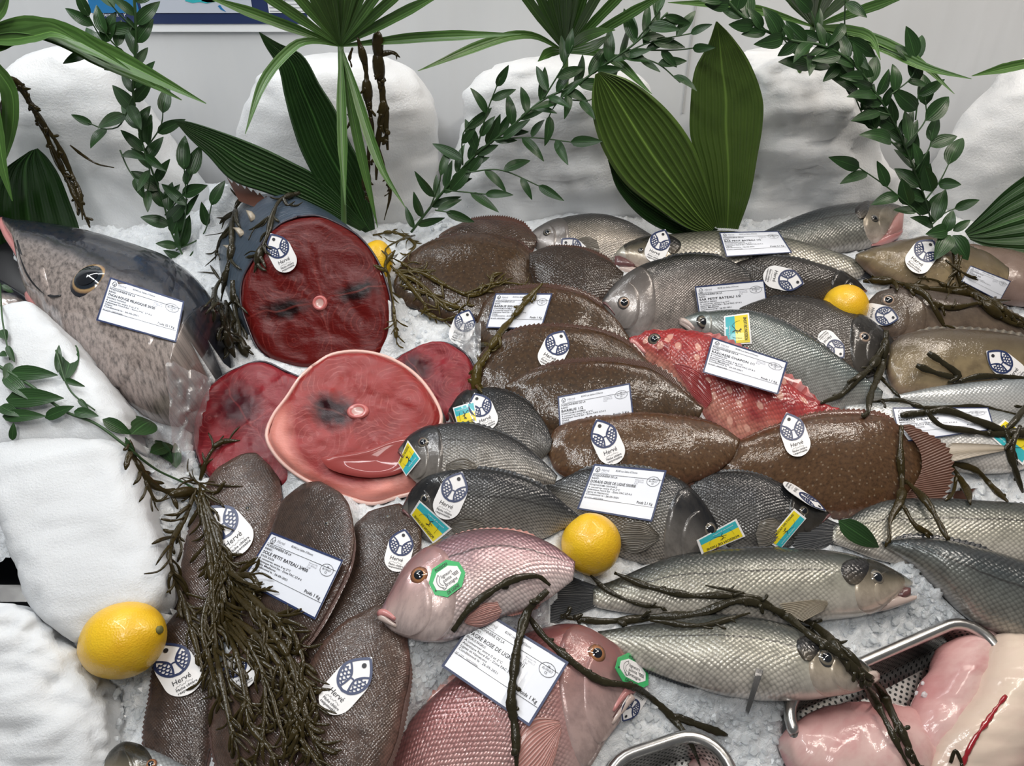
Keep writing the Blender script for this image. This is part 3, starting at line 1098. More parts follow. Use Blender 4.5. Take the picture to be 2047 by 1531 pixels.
# a torn fin on top of the cut
tcut = PARENT['chunk']
Bc = BODIES['chunk']
fv, fu = [], []
for i in range(14):
    t = i / 13
    b = isect(478 + 75 * t, 402 + 28 * t, Pf + np.array([0, .07, 0]), nf)
    tip = isect(455 + 85 * t, 358 + 40 * t, Pf + np.array([0, .08, 0]), nf)
    for j in range(4):
        q = j / 3
        fv.append(b + (tip - b) * q * (1 + .12 * (-1) ** i)); fu.append((q, t))
mk('dorsal_fin', fv, grid_faces(14, 4), M['fin_rust'], tcut, {'n': fu})
for i, (a, b) in enumerate([((508, 440), (492, 420)), ((486, 470), (466, 455)), ((470, 505), (446, 490))]):
    p = isect(a[0], a[1], Pf + np.array([0, .05, 0]), nf); q = isect(b[0], b[1], Pf + np.array([0, .06, 0]), nf)
    tv, tf = tube([p, (p + q) / 2 + np.array([0, 0, .004]), q], [.006, .004, .0008], 6, .3)
    mk('finlet', tv, tf, M['fin_pale'], tcut)

slab('S3', 'tuna_steak', 'partly hidden tuna steak behind the front steak, beside the white tag on ice',
     [(800, 705), (850, 682), (890, 680), (930, 702), (950, 740), (953, 780), (940, 815), (880, 840), (810, 820), (770, 770), (775, 725)], .03, .04, 12, .03, 'meat_rose', 'skinrim', (850, 760), None, 8, .005)
slab('S1', 'tuna_steak', 'tuna steak left of the front steak, deep pink with dark seaweed at its foot',
     [(570, 737), (520, 716), (470, 730), (420, 760), (387, 810), (378, 860), (386, 905), (402, 940), (450, 975), (520, 985), (580, 960), (620, 880), (625, 800), (605, 755)], .03, .04, 8, .035, 'meat_rose', 'skinrim', (500, 845), None, 5, .004)
th_, C_, nn_, O_ = slab('S2', 'tuna_steak', 'front round tuna steak with a pale fat edge and a backbone ring',
     [(620, 727), (660, 703), (720, 697), (780, 712), (830, 745), (865, 790), (880, 830), (868, 862), (850, 885), (835, 930), (830, 975), (790, 990), (740, 1003), (690, 990), (640, 972), (590, 945), (550, 910), (528, 868), (540, 828), (568, 790), (595, 750)], .085, .095, 13, .04, 'meat_pink', 'skinrim', (716, 838), (716, 823, 22, 16), 11, .004, .0026)
# belly cavity of the front steak: a dark red opening with a fold
gv, gf_ = [], []
op = smooth_path([(640, 915), (690, 908), (740, 896), (800, 872), (845, 868), (836, 915), (800, 945), (745, 955), (690, 948), (655, 935)] + [(640, 915)], 40)[:-1]
cc = isect(752, 920, C_ + nn_ * .0055, nn_)
ring = [isect(x, y, C_ + nn_ * .0055, nn_) for x, y in op]
for r, z in ((1, .0), (.85, .0025), (.6, .001), (.01, .0)):
    gv += [cc + (p - cc) * r + nn_ * z for p in ring]
mk('belly_opening', gv, grid_faces(4, len(ring), True), M['gut'], th_)

# ------------------------------------------------------------------ the fish, back of the pile first
TB, TS, TF, TL = .021, .026, .012, .009
fish('Sa0', 'seabream', 'silvery seabream at the back behind the flatfish, head to the left', 'fish',
     [(1057, 470, 1057, 474), (1075, 456, 1068, 495), (1105, 443, 1100, 520), (1150, 432, 1150, 535), (1200, 429, 1200, 538), (1250, 441, 1250, 530), (1300, 468, 1300, 515), (1330, 485, 1330, 505)], TB, 'sar', tilt=14,
     eye=(1094, 464, 9), eyem='eye_dark', headm='sar_head', dorsal=(.3, .85, .004), gill=.3)
fish('Ba1', 'sea_bass', 'sea bass at the very back with pink mouth agape, head to the right', 'fish',
     [(1806, 420, 1797, 432), (1793, 415, 1780, 452), (1775, 411, 1764, 480), (1731, 409, 1735, 494), (1658, 416, 1665, 505), (1589, 436, 1600, 510), (1530, 462, 1540, 505), (1480, 485, 1490, 505)], TS, 'bass_dark', 'bass', tilt=10,
     eye=(1748, 436, 9), eyem='eye_dark', headm='bass_head', gill=.32, flap=True, mouth=False, pect=False, dorsal=(.4, .8, .004))
bodypart(PARENT['Ba1'], 'Ba1', 'lower_jaw', [(1804, 458, 1802, 470), (1790, 466, 1788, 480), (1770, 464, 1765, 488), (1745, 470, 1742, 492)], .010, 'lip_pink', 'bass', .004)
bodypart(PARENT['Ba1'], 'Ba1', 'mouth_lining', [(1806, 424, 1803, 462), (1796, 424, 1793, 468), (1780, 440, 1776, 474), (1768, 455, 1766, 470)], .008, 'mouth_pink', 'flat', .010)
fish('B0', 'flatfish', 'brown scaly flatfish at the back edge with a rusty fin, left of the seabream', 'fish',
     [(878, 470, 878, 478), (900, 455, 895, 505), (940, 441, 940, 530), (1000, 438, 1000, 535), (1045, 452, 1045, 515), (1072, 470, 1072, 492)], TF, 'flat_scale', 'flat', tilt=15, gill=0, pect=False, mouth=False, fringe=(.011, .15, .98, 'fin_rust'))
fish('B1', 'flatfish', 'large dark brown speckled flatfish behind the price card, seaweed along its lower edge', 'fish',
     [(788, 562, 788, 582), (806, 520, 803, 605), (843, 491, 840, 622), (890, 472, 890, 640), (960, 466, 960, 650), (1030, 480, 1030, 640), (1070, 513, 1070, 620), (1105, 547, 1105, 590)], .016, 'flat', 'flat', tilt=14, gill=0, pect=False, mouth=False, fringe=(.007, .06, .96, 'fin_brown'))
fish('B2', 'flatfish', 'small dark glossy flatfish in front of the back seabream', 'fish',
     [(1058, 505, 1058, 542), (1088, 494, 1080, 590), (1130, 492, 1120, 612), (1171, 499, 1165, 618), (1215, 519, 1205, 605), (1247, 545, 1237, 577)], TF, 'flat_dark', 'flat', tilt=14, gill=0, pect=False, mouth=False, fringe=(.007, .06, .96, 'fin_brown'))
fish('Ba2', 'sea_bass', 'long pale sea bass with open mouth to the left under a price card', 'fish',
     [(1229, 507, 1232, 516), (1248, 490, 1256, 530), (1290, 476, 1298, 552), (1347, 470, 1353, 568), (1444, 464, 1450, 574), (1540, 473, 1545, 570), (1620, 489, 1620, 564), (1690, 511, 1686, 562), (1730, 528, 1724, 556)], TS, 'bass_pale', 'bass', tilt=8,
     headm='bass_head', gill=.22, flap=True, mouth=False, pect=False, tail=(.055, .38, .35), dorsal=(.45, .8, .004), eye=(1282, 500, 7), eyem='eye_dark')
bodypart(PARENT['Ba2'], 'Ba2', 'lower_jaw', [(1226, 532, 1228, 540), (1240, 531, 1245, 546), (1265, 535, 1270, 555), (1295, 545, 1298, 560)], .012, 'lip_pale', 'bass', .002)
bodypart(PARENT['Ba2'], 'Ba2', 'mouth_lining', [(1229, 512, 1228, 534), (1238, 512, 1240, 534), (1255, 520, 1258, 536), (1268, 528, 1268, 534)], .007, 'mouth', 'flat', .008)
fish('Y1b', 'monkfish', 'pinkish brown fish at the right edge under a crumpled price card', 'fish',
     [(1925, 488, 1925, 522), (1985, 498, 1972, 592), (2043, 508, 2008, 606), (2090, 525, 2060, 612), (2140, 550, 2115, 605), (2180, 575, 2170, 600)], .025, 'pinkbrown', 'flat', tilt=8, gill=0, pect=False, mouth=False)
fish('Y1a', 'monkfish', 'olive brown fish at the right back with a white tag near its tip', 'fish',
     [(1712, 508, 1712, 518), (1755, 494, 1745, 550), (1800, 482, 1790, 578), (1860, 473, 1850, 602), (1925, 486, 1915, 612), (1985, 512, 1975, 596), (2015, 535, 2008, 572)], .025, 'olive', 'flat', tilt=10, gill=0, pect=False, mouth=False, fringe=(.004, .1, .9, 'fin_grey'))
fish('Sa3', 'seabream', 'dark brown seabream behind the half-seen lemon, head to the right', 'fish',
     [(1730, 578, 1730, 586), (1706, 556, 1705, 597), (1658, 533, 1650, 612), (1600, 517, 1595, 620), (1541, 511, 1540, 617), (1485, 520, 1485, 607), (1437, 542, 1437, 577)], TB, 'bream_brown', tilt=12,
     headm='dark_head', gill=.27, eye=(1700, 572, 8), eyem='eye_dark', dorsal=(.3, .85, .005), pect=False)
fish('Sa2', 'seabream', 'grey seabream with a large pale-ringed eye beside the price card', 'fish',
     [(1203, 601, 1204, 612), (1224, 572, 1221, 642), (1260, 542, 1255, 674), (1310, 520, 1310, 692), (1370, 508, 1375, 692), (1430, 511, 1430, 672), (1475, 528, 1475, 632), (1500, 545, 1500, 602)], .025, 'sar_grey', tilt=12,
     headm='sar_head', gill=.33, eye=(1248, 605, 14), dorsal=(.36, .85, .006), pect=False)
fish('Y2', 'triggerfish', 'mottled brown fish with a sunken eye right of the half-seen lemon', 'fish',
     [(1733, 605, 1733, 625), (1755, 583, 1750, 662), (1800, 577, 1795, 692), (1880, 585, 1880, 702), (1960, 600, 1960, 697), (2040, 632, 2040, 692), (2100, 655, 2095, 682)], .025, 'olive_dark', tilt=10,
     headm='olive_dark', gill=.3, eye=(1776, 600, 14), eyem='eye_silver', pect=False, mouth=False, dorsal=(.3, .9, .006), dorsm='fin_grey')
SA4 = [(1794, 690, 1791, 702), (1771, 667, 1776, 730), (1736, 641, 1736, 754), (1690, 617, 1690, 762), (1640, 600, 1640, 757), (1590, 593, 1590, 732), (1530, 596, 1530, 692), (1478, 615, 1478, 652)]
fish('Sa4', 'seabream', 'dark seabream with a pink-rimmed eye below the half-seen lemon, head to the right', 'fish', SA4, .023, 'bream_brown', tilt=13,
     headm='dark_head', gill=.33, eye=(1728, 674, 14), dorsal=(.34, .85, .006), lipm='lip_pale', pect=False)
fish('Y3', 'triggerfish', 'yellowish olive glossy fish at the right edge with a clipped white tag', 'fish',
     [(1778, 690, 1773, 745), (1800, 670, 1790, 787), (1860, 659, 1860, 802), (1940, 660, 1940, 803), (2030, 670, 2030, 793), (2100, 688, 2100, 777), (2140, 705, 2140, 752)], .025, 'olive', tilt=12,
     gill=0, pect=False, mouth=False, dorsal=(.1, .85, .009), dorsm='fin_grey')
fish('Wh1', 'silver_fish', 'bright silver-white fish at the right edge under dark seaweed strands', 'fish',
     [(1788, 790, 1790, 802), (1850, 776, 1850, 812), (1918, 766, 1920, 828), (1987, 759, 1985, 840), (2060, 757, 2060, 845), (2130, 765, 2130, 830), (2170, 785, 2170, 805)], .02, 'white_fish', 'bass', tilt=10, gill=0, pect=False, mouth=False)
fish('Wh2', 'silver_fish', 'pale silver fish with a creamy fin under the striped price card', 'fish',
     [(1688, 812, 1690, 828), (1760, 808, 1765, 868), (1850, 805, 1850, 922), (1940, 815, 1935, 944), (2030, 830, 2030, 942), (2110, 850, 2110, 915), (2150, 865, 2150, 892)], .026, 'white_fish', 'bass', tilt=8, gill=0, pect=False, mouth=False)
pxfin(PARENT['Wh2'], 'Wh2', 'pectoral_fin', [(2008, 901), (2012, 896), (2009, 891)], [(1908, 922), (1886, 906), (1902, 886)], 'fin_pale', .024, .008)
fish('Gb', 'grey_bream', 'slim silvery grey fish with a yellow and blue label behind its head', 'fish',
     [(1360, 638, 1362, 646), (1385, 627, 1378, 664), (1430, 620, 1420, 692), (1495, 620, 1480, 734), (1555, 638, 1540, 778), (1610, 667, 1595, 806), (1660, 700, 1650, 822), (1710, 738, 1705, 824), (1745, 765, 1740, 814), (1765, 782, 1760, 805)], .024, 'mullet', tilt=10,
     headm='mullet', gill=.16, eye=(1405, 643, 14), eyem='eye_dark', dorsal=(.3, .8, .004), pect=False, lipm='lip_pale')
fish('B3', 'flatfish', 'brown flatfish under the price card crossed by a seaweed strand', 'fish',
     [(949, 650, 949, 668), (968, 604, 965, 706), (1010, 582, 1010, 737), (1080, 574, 1080, 752), (1140, 581, 1135, 747), (1190, 603, 1180, 737), (1230, 635, 1220, 717), (1258, 675, 1252, 697)], TF, 'flat', 'flat', tilt=13, gill=0, pect=False, mouth=False, fringe=(.010, .08, .97, 'fin_brown'))
fish('B4', 'flatfish', 'brown flatfish carrying one slanted white tag, below the seaweed-crossed card', 'fish',
     [(945, 745, 945, 767), (962, 705, 960, 787), (1010, 667, 1005, 817), (1080, 653, 1080, 837), (1150, 656, 1145, 837), (1210, 668, 1205, 817), (1265, 695, 1260, 787), (1308, 735, 1303, 757)], TF, 'flat', 'flat', tilt=13, gill=0, pect=False, mouth=False, fringe=(.010, .08, .97, 'fin_brown'))
fish('Ch', 'scorpionfish', 'bright red scorpionfish lying under its price card in the pile', 'fish',
     [(1258, 680, 1260, 692), (1285, 666, 1280, 718), (1330, 659, 1325, 756), (1390, 663, 1375, 806), (1450, 690, 1430, 856), (1510, 725, 1490, 895), (1575, 765, 1560, 898), (1640, 803, 1620, 884), (1692, 820, 1682, 848)], .024, 'red', tilt=8,
     headm='red', gill=.2, eye=(1308, 678, 13), eyem='eye_dark', dorsal=(.3, .88, .014), dorsm='fin_red', pectm='fin_red', lipm='lip_pink', rough=(.004, 60))
fish('B5', 'flatfish', 'brown flatfish with a half-covered price card, below the slanted tag', 'fish',
     [(1010, 768, 1010, 784), (1045, 746, 1035, 824), (1100, 730, 1095, 874), (1170, 724, 1165, 893), (1240, 725, 1235, 893), (1305, 740, 1295, 874), (1360, 775, 1350, 854), (1407, 815, 1397, 837)], TF, 'flat', 'flat', tilt=13, gill=0, pect=False, mouth=False, fringe=(.011, .08, .97, 'fin_brown'))
fish('B7', 'flatfish', 'big reddish brown flatfish with a glare-washed white tag and a rusty tail', 'fish',
     [(1432, 905, 1432, 960), (1455, 888, 1450, 985), (1540, 858, 1535, 1012), (1620, 833, 1615, 1032), (1700, 826, 1700, 1038), (1770, 835, 1765, 1020), (1815, 858, 1815, 990), (1855, 885, 1850, 968)], .018, 'flat_warm', 'flat', tilt=12, gill=0, pect=False, mouth=False,
     fringe=(.010, .08, .9, 'fin_rust'))
pxfin(PARENT['B7'], 'B7', 'tail_fin', [(1800, 850), (1838, 900), (1840, 945), (1800, 1005)], [(1820, 848), (1893, 892), (1905, 950), (1885, 1000)], 'fin_rust_wide', .014, .006)
pxfin(PARENT['B7'], 'B7', 'anal_fin', [(1870, 995), (1890, 985)], [(1930, 1002), (1953, 975)], 'fin_rust_wide', .002, .002)
fish('B6', 'flatfish', 'warm brown flatfish with a white tag above the grey bream price card', 'fish',
     [(1094, 880, 1094, 907), (1112, 855, 1110, 943), (1160, 838, 1155, 968), (1230, 826, 1230, 975), (1310, 825, 1310, 975), (1380, 835, 1380, 968), (1440, 850, 1430, 948), (1480, 878, 1465, 917)], .016, 'flat_warm', 'flat', tilt=13, gill=0, pect=False, mouth=False, fringe=(.006, .08, .95, 'fin_brown'))
fish('Gr2', 'black_bream', 'almost black bream behind the white tag, right of the tuna steaks', 'fish',
     [(898, 818, 898, 837), (920, 789, 915, 874), (960, 776, 955, 905), (1000, 777, 995, 920), (1040, 793, 1035, 930), (1070, 818, 1065, 930), (1092, 850, 1088, 914), (1105, 880, 1100, 902)], TB, 'bream_dark', tilt=12, gill=.25, headm='dark_head', pect=False, dorsal=(.25, .85, .004))
fish('Gr1', 'grey_bream', 'grey bream with a yellow and blue label over its mouth, head to the left', 'fish',
     [(797, 898, 799, 911), (818, 872, 815, 948), (850, 856, 845, 972), (895, 846, 890, 989), (945, 847, 940, 994), (1000, 865, 995, 988), (1050, 892, 1045, 982), (1090, 925, 1080, 970), (1115, 950, 1108, 968)], TB, 'bream', tilt=12,
     headm='bream_head', gill=.3, eye=(846, 884, 12), eyem='eye_dark', dorsal=(.3, .85, .005))
fish('Gr5', 'black_bream', 'dark grey bream with a yellow label at its jaw, below the big flatfish', 'fish',
     [(1657, 1024, 1657, 1034), (1632, 1008, 1634, 1057), (1596, 985, 1596, 1083), (1550, 960, 1550, 1103), (1500, 944, 1500, 1108), (1450, 942, 1445, 1093), (1405, 952, 1400, 1053), (1375, 970, 1372, 1012)], TB, 'bream_dark', tilt=12,
     headm='dark_head', gill=.32, eye=(1607, 1021, 11), eyem='eye_dark', dorsal=(.3, .85, .005))
fish('Gr4', 'grey_bream', 'grey bream under a price card, with a yellow and blue label at its eye', 'fish',
     [(1440, 1086, 1433, 1099), (1435, 1052, 1416, 1119), (1412, 1010, 1386, 1132), (1372, 966, 1340, 1137), (1310, 939, 1280, 1127), (1240, 932, 1215, 1107), (1170, 938, 1150, 1067), (1110, 962, 1095, 1022), (1080, 975, 1070, 1002)], .024, 'bream', tilt=10,
     headm='bream_head', gill=.31, eye=(1419, 1058, 15), eyem='eye_dark', dorsal=(.3, .85, .005))
fish('Gr3', 'grey_bream', 'brownish grey bream with a white tag and a yellow label on its head', 'fish',
     [(805, 1010, 808, 1024), (825, 975, 825, 1053), (855, 951, 850, 1078), (905, 938, 900, 1093), (970, 937, 965, 1098), (1035, 951, 1030, 1093), (1095, 979, 1085, 1078), (1140, 1016, 1128, 1057), (1162, 1034, 1152, 1052)], .022, 'bream', tilt=12,
     headm='bream_head', gill=.27, eye=(849, 997, 10), eyem='eye_dark', dorsal=(.3, .85, .005))
SG = 'soles'
fish('So3', 'sole', 'brown sole with a white tag beside its head, left of the pink bream', 'fish',
     [(735, 1024, 800, 1006), (700, 1060, 840, 1045), (680, 1110, 838, 1112), (665, 1160, 805, 1178), (640, 1220, 765, 1235), (610, 1290, 715, 1295), (590, 1340, 660, 1345)], TL, 'sole', 'flat', tilt=0, gill=0, pect=False, mouth=False, fringe=(.005, .12, .95, 'fin_sole'), eye=(775, 1032, 5), eyem='eye_dark')
fish('So2', 'sole', 'brown sole under the large price card, its head against the front tuna steak', 'fish',
     [(600, 970, 642, 963), (566, 1000, 685, 988), (541, 1060, 706, 1050), (520, 1120, 702, 1122), (500, 1180, 672, 1192), (480, 1240, 632, 1262), (465, 1300, 582, 1322), (470, 1360, 542, 1370), (490, 1400, 522, 1405)], TL, 'sole', 'flat', tilt=0, gill=0, pect=False, mouth=False, fringe=(.005, .12, .95, 'fin_sole'), eye=(653, 1046, 6), eyem='eye_dark')
fish('So1', 'sole', 'brown sole with a white tag half under seaweed, nose touching the left tuna steak', 'fish',
     [(478, 911, 512, 906), (432, 938, 545, 938), (400, 1000, 567, 988), (380, 1050, 550, 1048), (365, 1110, 526, 1120), (355, 1170, 492, 1190), (350, 1230, 452, 1250), (352, 1290, 412, 1300), (360, 1330, 392, 1335)], TL, 'sole_warm', 'flat', tilt=0, gill=0, pect=False, mouth=False, fringe=(.005, .15, .95, 'fin_sole'), eye=(495, 1016, 6), eyem='eye_dark')
fish('So6', 'sole', 'dark sole almost hidden beneath the big seaweed bunch at the front', 'fish',
     [(500, 1270, 560, 1265), (460, 1300, 600, 1300), (430, 1360, 617, 1370), (420, 1430, 612, 1440), (425, 1500, 592, 1512), (450, 1570, 562, 1580), (480, 1620, 532, 1625)], TL, 'sole_warm', 'flat', tilt=0, gill=0, pect=False, mouth=False, fringe=(.005, .12, .95, 'fin_sole'))
fish('So5', 'sole', 'dark sole right of the whole lemon with a white tag on its head', 'fish',
     [(350, 1226, 388, 1214), (325, 1260, 422, 1250), (310, 1320, 436, 1320), (300, 1390, 432, 1400), (290, 1450, 422, 1470), (290, 1520, 412, 1530), (300, 1580, 392, 1590), (325, 1630, 367, 1630)], TL, 'sole', 'flat', tilt=0, gill=0, pect=False, mouth=False, fringe=(.005, .12, .95, 'fin_sole'))
fish('So4', 'sole', 'broad brown sole in front with a slanted white tag, below the pink bream mouth', 'fish',
     [(745, 1214, 770, 1211), (690, 1240, 806, 1248), (645, 1290, 820, 1310), (610, 1350, 816, 1370), (590, 1420, 802, 1450), (590, 1490, 782, 1512), (600, 1560, 752, 1580), (630, 1620, 712, 1625)], .011, 'sole_warm', 'flat', tilt=0, gill=0, pect=False, mouth=False, fringe=(.006, .12, .95, 'fin_sole'))
fish('Bt', 'silver_fish', 'silver fish head peeping from the ice below the whole lemon', 'fish',
     [(205, 1530, 208, 1548), (225, 1500, 225, 1582), (255, 1484, 250, 1612), (310, 1500, 300, 1632), (370, 1530, 350, 1642), (430, 1570, 410, 1642), (480, 1610, 470, 1640)], .022, 'white_fish', 'bream', tilt=4,
     headm='bass_head', gill=.45, eye=(302, 1527, 11), eyem='eye_gold', pect=False)
fish('P1', 'pink_bream', 'pink bream with thick lips and a green octagonal label beside its eye', 'fish',
     [(760, 1222, 762, 1240), (780, 1185, 785, 1262), (808, 1135, 828, 1279), (860, 1091, 885, 1283), (922, 1066, 945, 1262), (990, 1058, 1005, 1232), (1055, 1067, 1060, 1216), (1110, 1092, 1105, 1192), (1150, 1122, 1145, 1160)], .028, 'pink', tilt=6,
     headm='pink_head', gill=.40, eye=(838, 1150, 19), eyem='eye_gold', lipm='lip_pink', dorsal=(.34, .85, .005), dorsm='fin_pink', pectm='fin_pink', tailm='fin_pink', pw=.80)
fish('Ba5', 'sea_bass', 'sea bass running off the right edge, its frayed dark tail below the big flatfish', 'fish',
     [(2340, 1080, 2340, 1092), (2270, 1045, 2270, 1122), (2180, 1020, 2180, 1142), (2050, 1008, 2050, 1142), (1900, 998, 1900, 1137), (1790, 998, 1790, 1127), (1735, 1012, 1735, 1112), (1688, 1040, 1683, 1092), (1665, 1047, 1661, 1086)], TS, 'bass', 'bass', tilt=8, gill=0, pect=False, mouth=False,
     tail=(.062, .42, .2), dorsal=(.2, .5, .005))
fish('Ba6', 'sea_bass', 'thick dark-backed sea bass at the right edge above the monkfish tray', 'fish',
     [(1762, 1083, 1766, 1092), (1808, 1075, 1822, 1128), (1883, 1079, 1885, 1188), (1965, 1097, 1948, 1245), (2050, 1123, 2032, 1277), (2140, 1160, 2118, 1295), (2220, 1200, 2205, 1290), (2285, 1245, 2275, 1272)], .034, 'bass_dark', 'bass', tilt=4, gill=0, pect=False, mouth=False, dorsal=(.03, .45, .008))
fish('Ba3', 'sea_bass', 'whole sea bass with parted jaws pointing right, beside crushed ice', 'fish',
     [(1822, 1161, 1822, 1170), (1795, 1146, 1800, 1184), (1752, 1127, 1750, 1223), (1690, 1107, 1690, 1236), (1610, 1097, 1610, 1244), (1520, 1096, 1520, 1250), (1430, 1100, 1430, 1250), (1350, 1110, 1350, 1242), (1280, 1136, 1285, 1230), (1220, 1162, 1220, 1220), (1185, 1172, 1185, 1213)], .030, 'bass', 'bass', tilt=3,
     headm='bass_head', gill=.215, eye=(1753, 1154, 17), eyem='eye_dark', flap=True, mouth=False, dorsal=(.35, .75, .005), tail=(.066, .36, .3), pect=False)
bodypart(PARENT['Ba3'], 'Ba3', 'lower_jaw', [(1831, 1190, 1830, 1199), (1812, 1190, 1808, 1208), (1785, 1190, 1780, 1218), (1755, 1196, 1750, 1224)], .016, 'lip_pale', 'bass', .002)
bodypart(PARENT['Ba3'], 'Ba3', 'mouth_lining', [(1820, 1174, 1820, 1190), (1808, 1174, 1808, 1196), (1792, 1180, 1792, 1196)], .005, 'mouth', 'flat', .006)
pxfin(PARENT['Ba3'], 'Ba3', 'pectoral_fin', [(1650, 1196), (1655, 1206), (1650, 1218)], [(1560, 1206), (1574, 1226), (1606, 1242)], 'fin_olive', .025, .006)
fish('Ba4', 'sea_bass', 'lowest whole sea bass, its head hanging over the monkfish tray under seaweed', 'fish',
     [(1750, 1346, 1748, 1358), (1727, 1327, 1730, 1377), (1672, 1293, 1672, 1391), (1600, 1261, 1600, 1399), (1520, 1238, 1520, 1399), (1440, 1230, 1440, 1387), (1360, 1238, 1360, 1364), (1290, 1248, 1290, 1337), (1230, 1256, 1230, 1307), (1195, 1262, 1195, 1297)], .032, 'bass', 'bass', tilt=3, hs=.05, ht=.03,
     headm='bass_head', gill=.26, eye=(1652, 1315, 18), eyem='eye_dark', flap=True, dorsal=(.35, .75, .005), pect=False, lipm='lip_pale')
pxfin(PARENT['Ba4'], 'Ba4', 'pectoral_fin', [(1512, 1335), (1526, 1340)], [(1490, 1420), (1496, 1428)], 'fin_dark', .034, .006)
fish('P2', 'pink_bream', 'deep rose bream in front under the largest price card, seaweed across it', 'fish',
     [(1268, 1362, 1258, 1402), (1253, 1312, 1240, 1440), (1212, 1275, 1210, 1480), (1150, 1247, 1180, 1530), (1060, 1262, 1130, 1590), (970, 1310, 1060, 1640), (890, 1370, 980, 1670), (820, 1440, 890, 1680), (770, 1530, 800, 1670), (740, 1590, 750, 1650)], .032, 'pink_deep', tilt=2,
     headm='rose_head', gill=.29, eye=(1193, 1306, 19), eyem='eye_gold', dorsal=(.3, .85, .006), dorsm='fin_pink', pectm='fin_pink', pw=.58, lipm='lip_pink')
# ------------------------------------------------------------------ steel trays and monkfish
def steel_mat(name, perf=None):
    m, nt, b = new_mat(name)
    g = NT(nt)
    nz = g.noise(g.obj(), 60, 3)
    b.inputs['Metallic'].default_value = 1
    c = g.ramp(nz, [(.3, (.50, .49, .48)), (.7, (.66, .65, .63))])
    if perf:
        d = g.voro(g.mapping(g.uv('n'), (perf, perf, 1), (0, 0, PI / 4)), 1.0, 0.0, dim='2D')
        k = g.ramp(d, [(.26, 1.), (.31, 0.)])
        c = g.mix(k, c, (.01, .01, .01))
        g.l(g.math('SUBTRACT', 1.0, k), b.inputs['Metallic'])
    g.l(c, b.inputs['Base Color'])
    b.inputs['Roughness'].default_value = .27
    g.l(g.bump(nz, .1, .001), b.inputs['Normal'])
    return m


M['steel'] = steel_mat('stainless_steel')
M['steel_perf'] = steel_mat('perforated_steel', 170)
TRAYS = []


def tray(name, label, A, B, W, side, depth, rc=.035, h=.022):
    A, B = ip(*A, h), ip(*B, h)
    e = unit(B - A); L = np.linalg.norm(B - A)
    w = unit(np.cross(EN, e))
    if w[1] * side < 0:
        w = -w
    c = [A, B, B + w * W, A + w * W]
    dirs = [e, w, -e, -w]
    out = []
    for i in range(4):
        prev, nxt = -dirs[i - 1] if i else w, dirs[i]
        prev = {0: w, 1: -e, 2: -w, 3: e}[i]
        ctr = c[i] + prev * rc + nxt * rc
        for k in range(9):
            a = k / 8 * PI / 2
            out.append(ctr - nxt * rc * math.cos(a) - prev * rc * math.sin(a) if False else ctr - nxt * rc * math.cos(a) * 1.0 - prev * rc * math.sin(a))
    O = np.array(out)
    dense = []
    n = len(O)
    for i in range(n):
        a, b = O[i], O[(i + 1) % n]
        k = max(1, int(np.linalg.norm(b - a) / .012))
        dense += [a + (b - a) * q / k for q in range(k)]
    O = np.array(dense)
    cen = O.mean(axis=0)
    th = thing(name, label, 'tray', cen - EN * depth)
    loop = np.vstack([O, O[:1]])
    tv, tf = tube(loop, .0065, 10)
    mk('rim', tv, tf, M['steel'], th)
    rows, uv, mv = 7, [], []
    per = np.concatenate([[0], np.cumsum(np.linalg.norm(np.diff(loop, axis=0), axis=1))])
    for r in range(rows):
        q = r / (rows - 1)
        for i, p in enumerate(O):
            ins = unit(cen - p) * (.004 + .012 * q + (.012 * max(0, q - .8) / .2))
            mv.append(p + ins - EN * depth * min(1, q * 1.05)); uv.append((per[i], q * depth))
    mk('wall_band', mv, grid_faces(rows, len(O), True), M['steel_perf'], th, {'n': uv})
    fl = [mv[(rows - 1) * len(O) + i] for i in range(len(O))] + [cen - EN * depth]
    fu = [((p - cen) @ e, (p - cen) @ w) for p in fl]
    mk('tray_bottom', fl, [(len(O), i, (i + 1) % len(O)) for i in range(len(O))], M['steel_perf'], th, {'n': fu})
    TRAYS.append((cen, e, w, L / 2, W / 2, h - depth, O))
    reg(name + str(len(TRAYS)), [tuple(p) for p in mv] + [tuple(cen - EN * depth)],
        grid_faces(rows, len(O), True) + [(len(mv), (rows - 1) * len(O) + i, (rows - 1) * len(O) + (i + 1) % len(O)) for i in range(len(O))])
    return th


tray('steel_tray', 'perforated stainless tray holding pale monkfish tails at the lower right', (1553, 1400), (1943, 1229), .34, -1, .06)
tray('steel_tray', 'perforated stainless tray corner at the bottom edge under a seaweed fork', (1190, 1530), (1425, 1452), .25, -1, .06, .04)

M['monk_skin'] = fish_mat('raw_pink_monkfish', [(0, (.52, .27, .26)), (.4, (.60, .40, .38)), (.8, (.62, .46, .42)), (1, (.48, .22, .22))], 0, metal=0, rough=.25, mott=(18, .7), mcol=(.40, .14, .15), spark=.25, coat=.55)
M['monk_flesh'] = fish_mat('raw_white_monkfish', [(0, (.55, .43, .36)), (.35, (.66, .55, .45)), (.7, (.63, .51, .43)), (1, (.56, .36, .33))], 0, metal=0, rough=.28, mott=(22, .4), mcol=(.60, .42, .37), spark=.25, coat=.5)
M['blood'] = plain('blood_line', (.30, .012, .02), .2, coat=.6)
fish('Mk2', 'monkfish_tail', 'pink skinned monkfish tail lying across the back of the steel tray', 'fish',
     [(1960, 1262, 1985, 1262), (1885, 1290, 2015, 1300), (1848, 1350, 2000, 1360), (1815, 1420, 1975, 1430), (1790, 1490, 1945, 1500), (1780, 1560, 1900, 1570)], .03, 'monk_skin', 'flat', hs=.004, ht=0, tilt=0, auto=False, gill=0, pect=False, mouth=False, rough=(.004, 18))
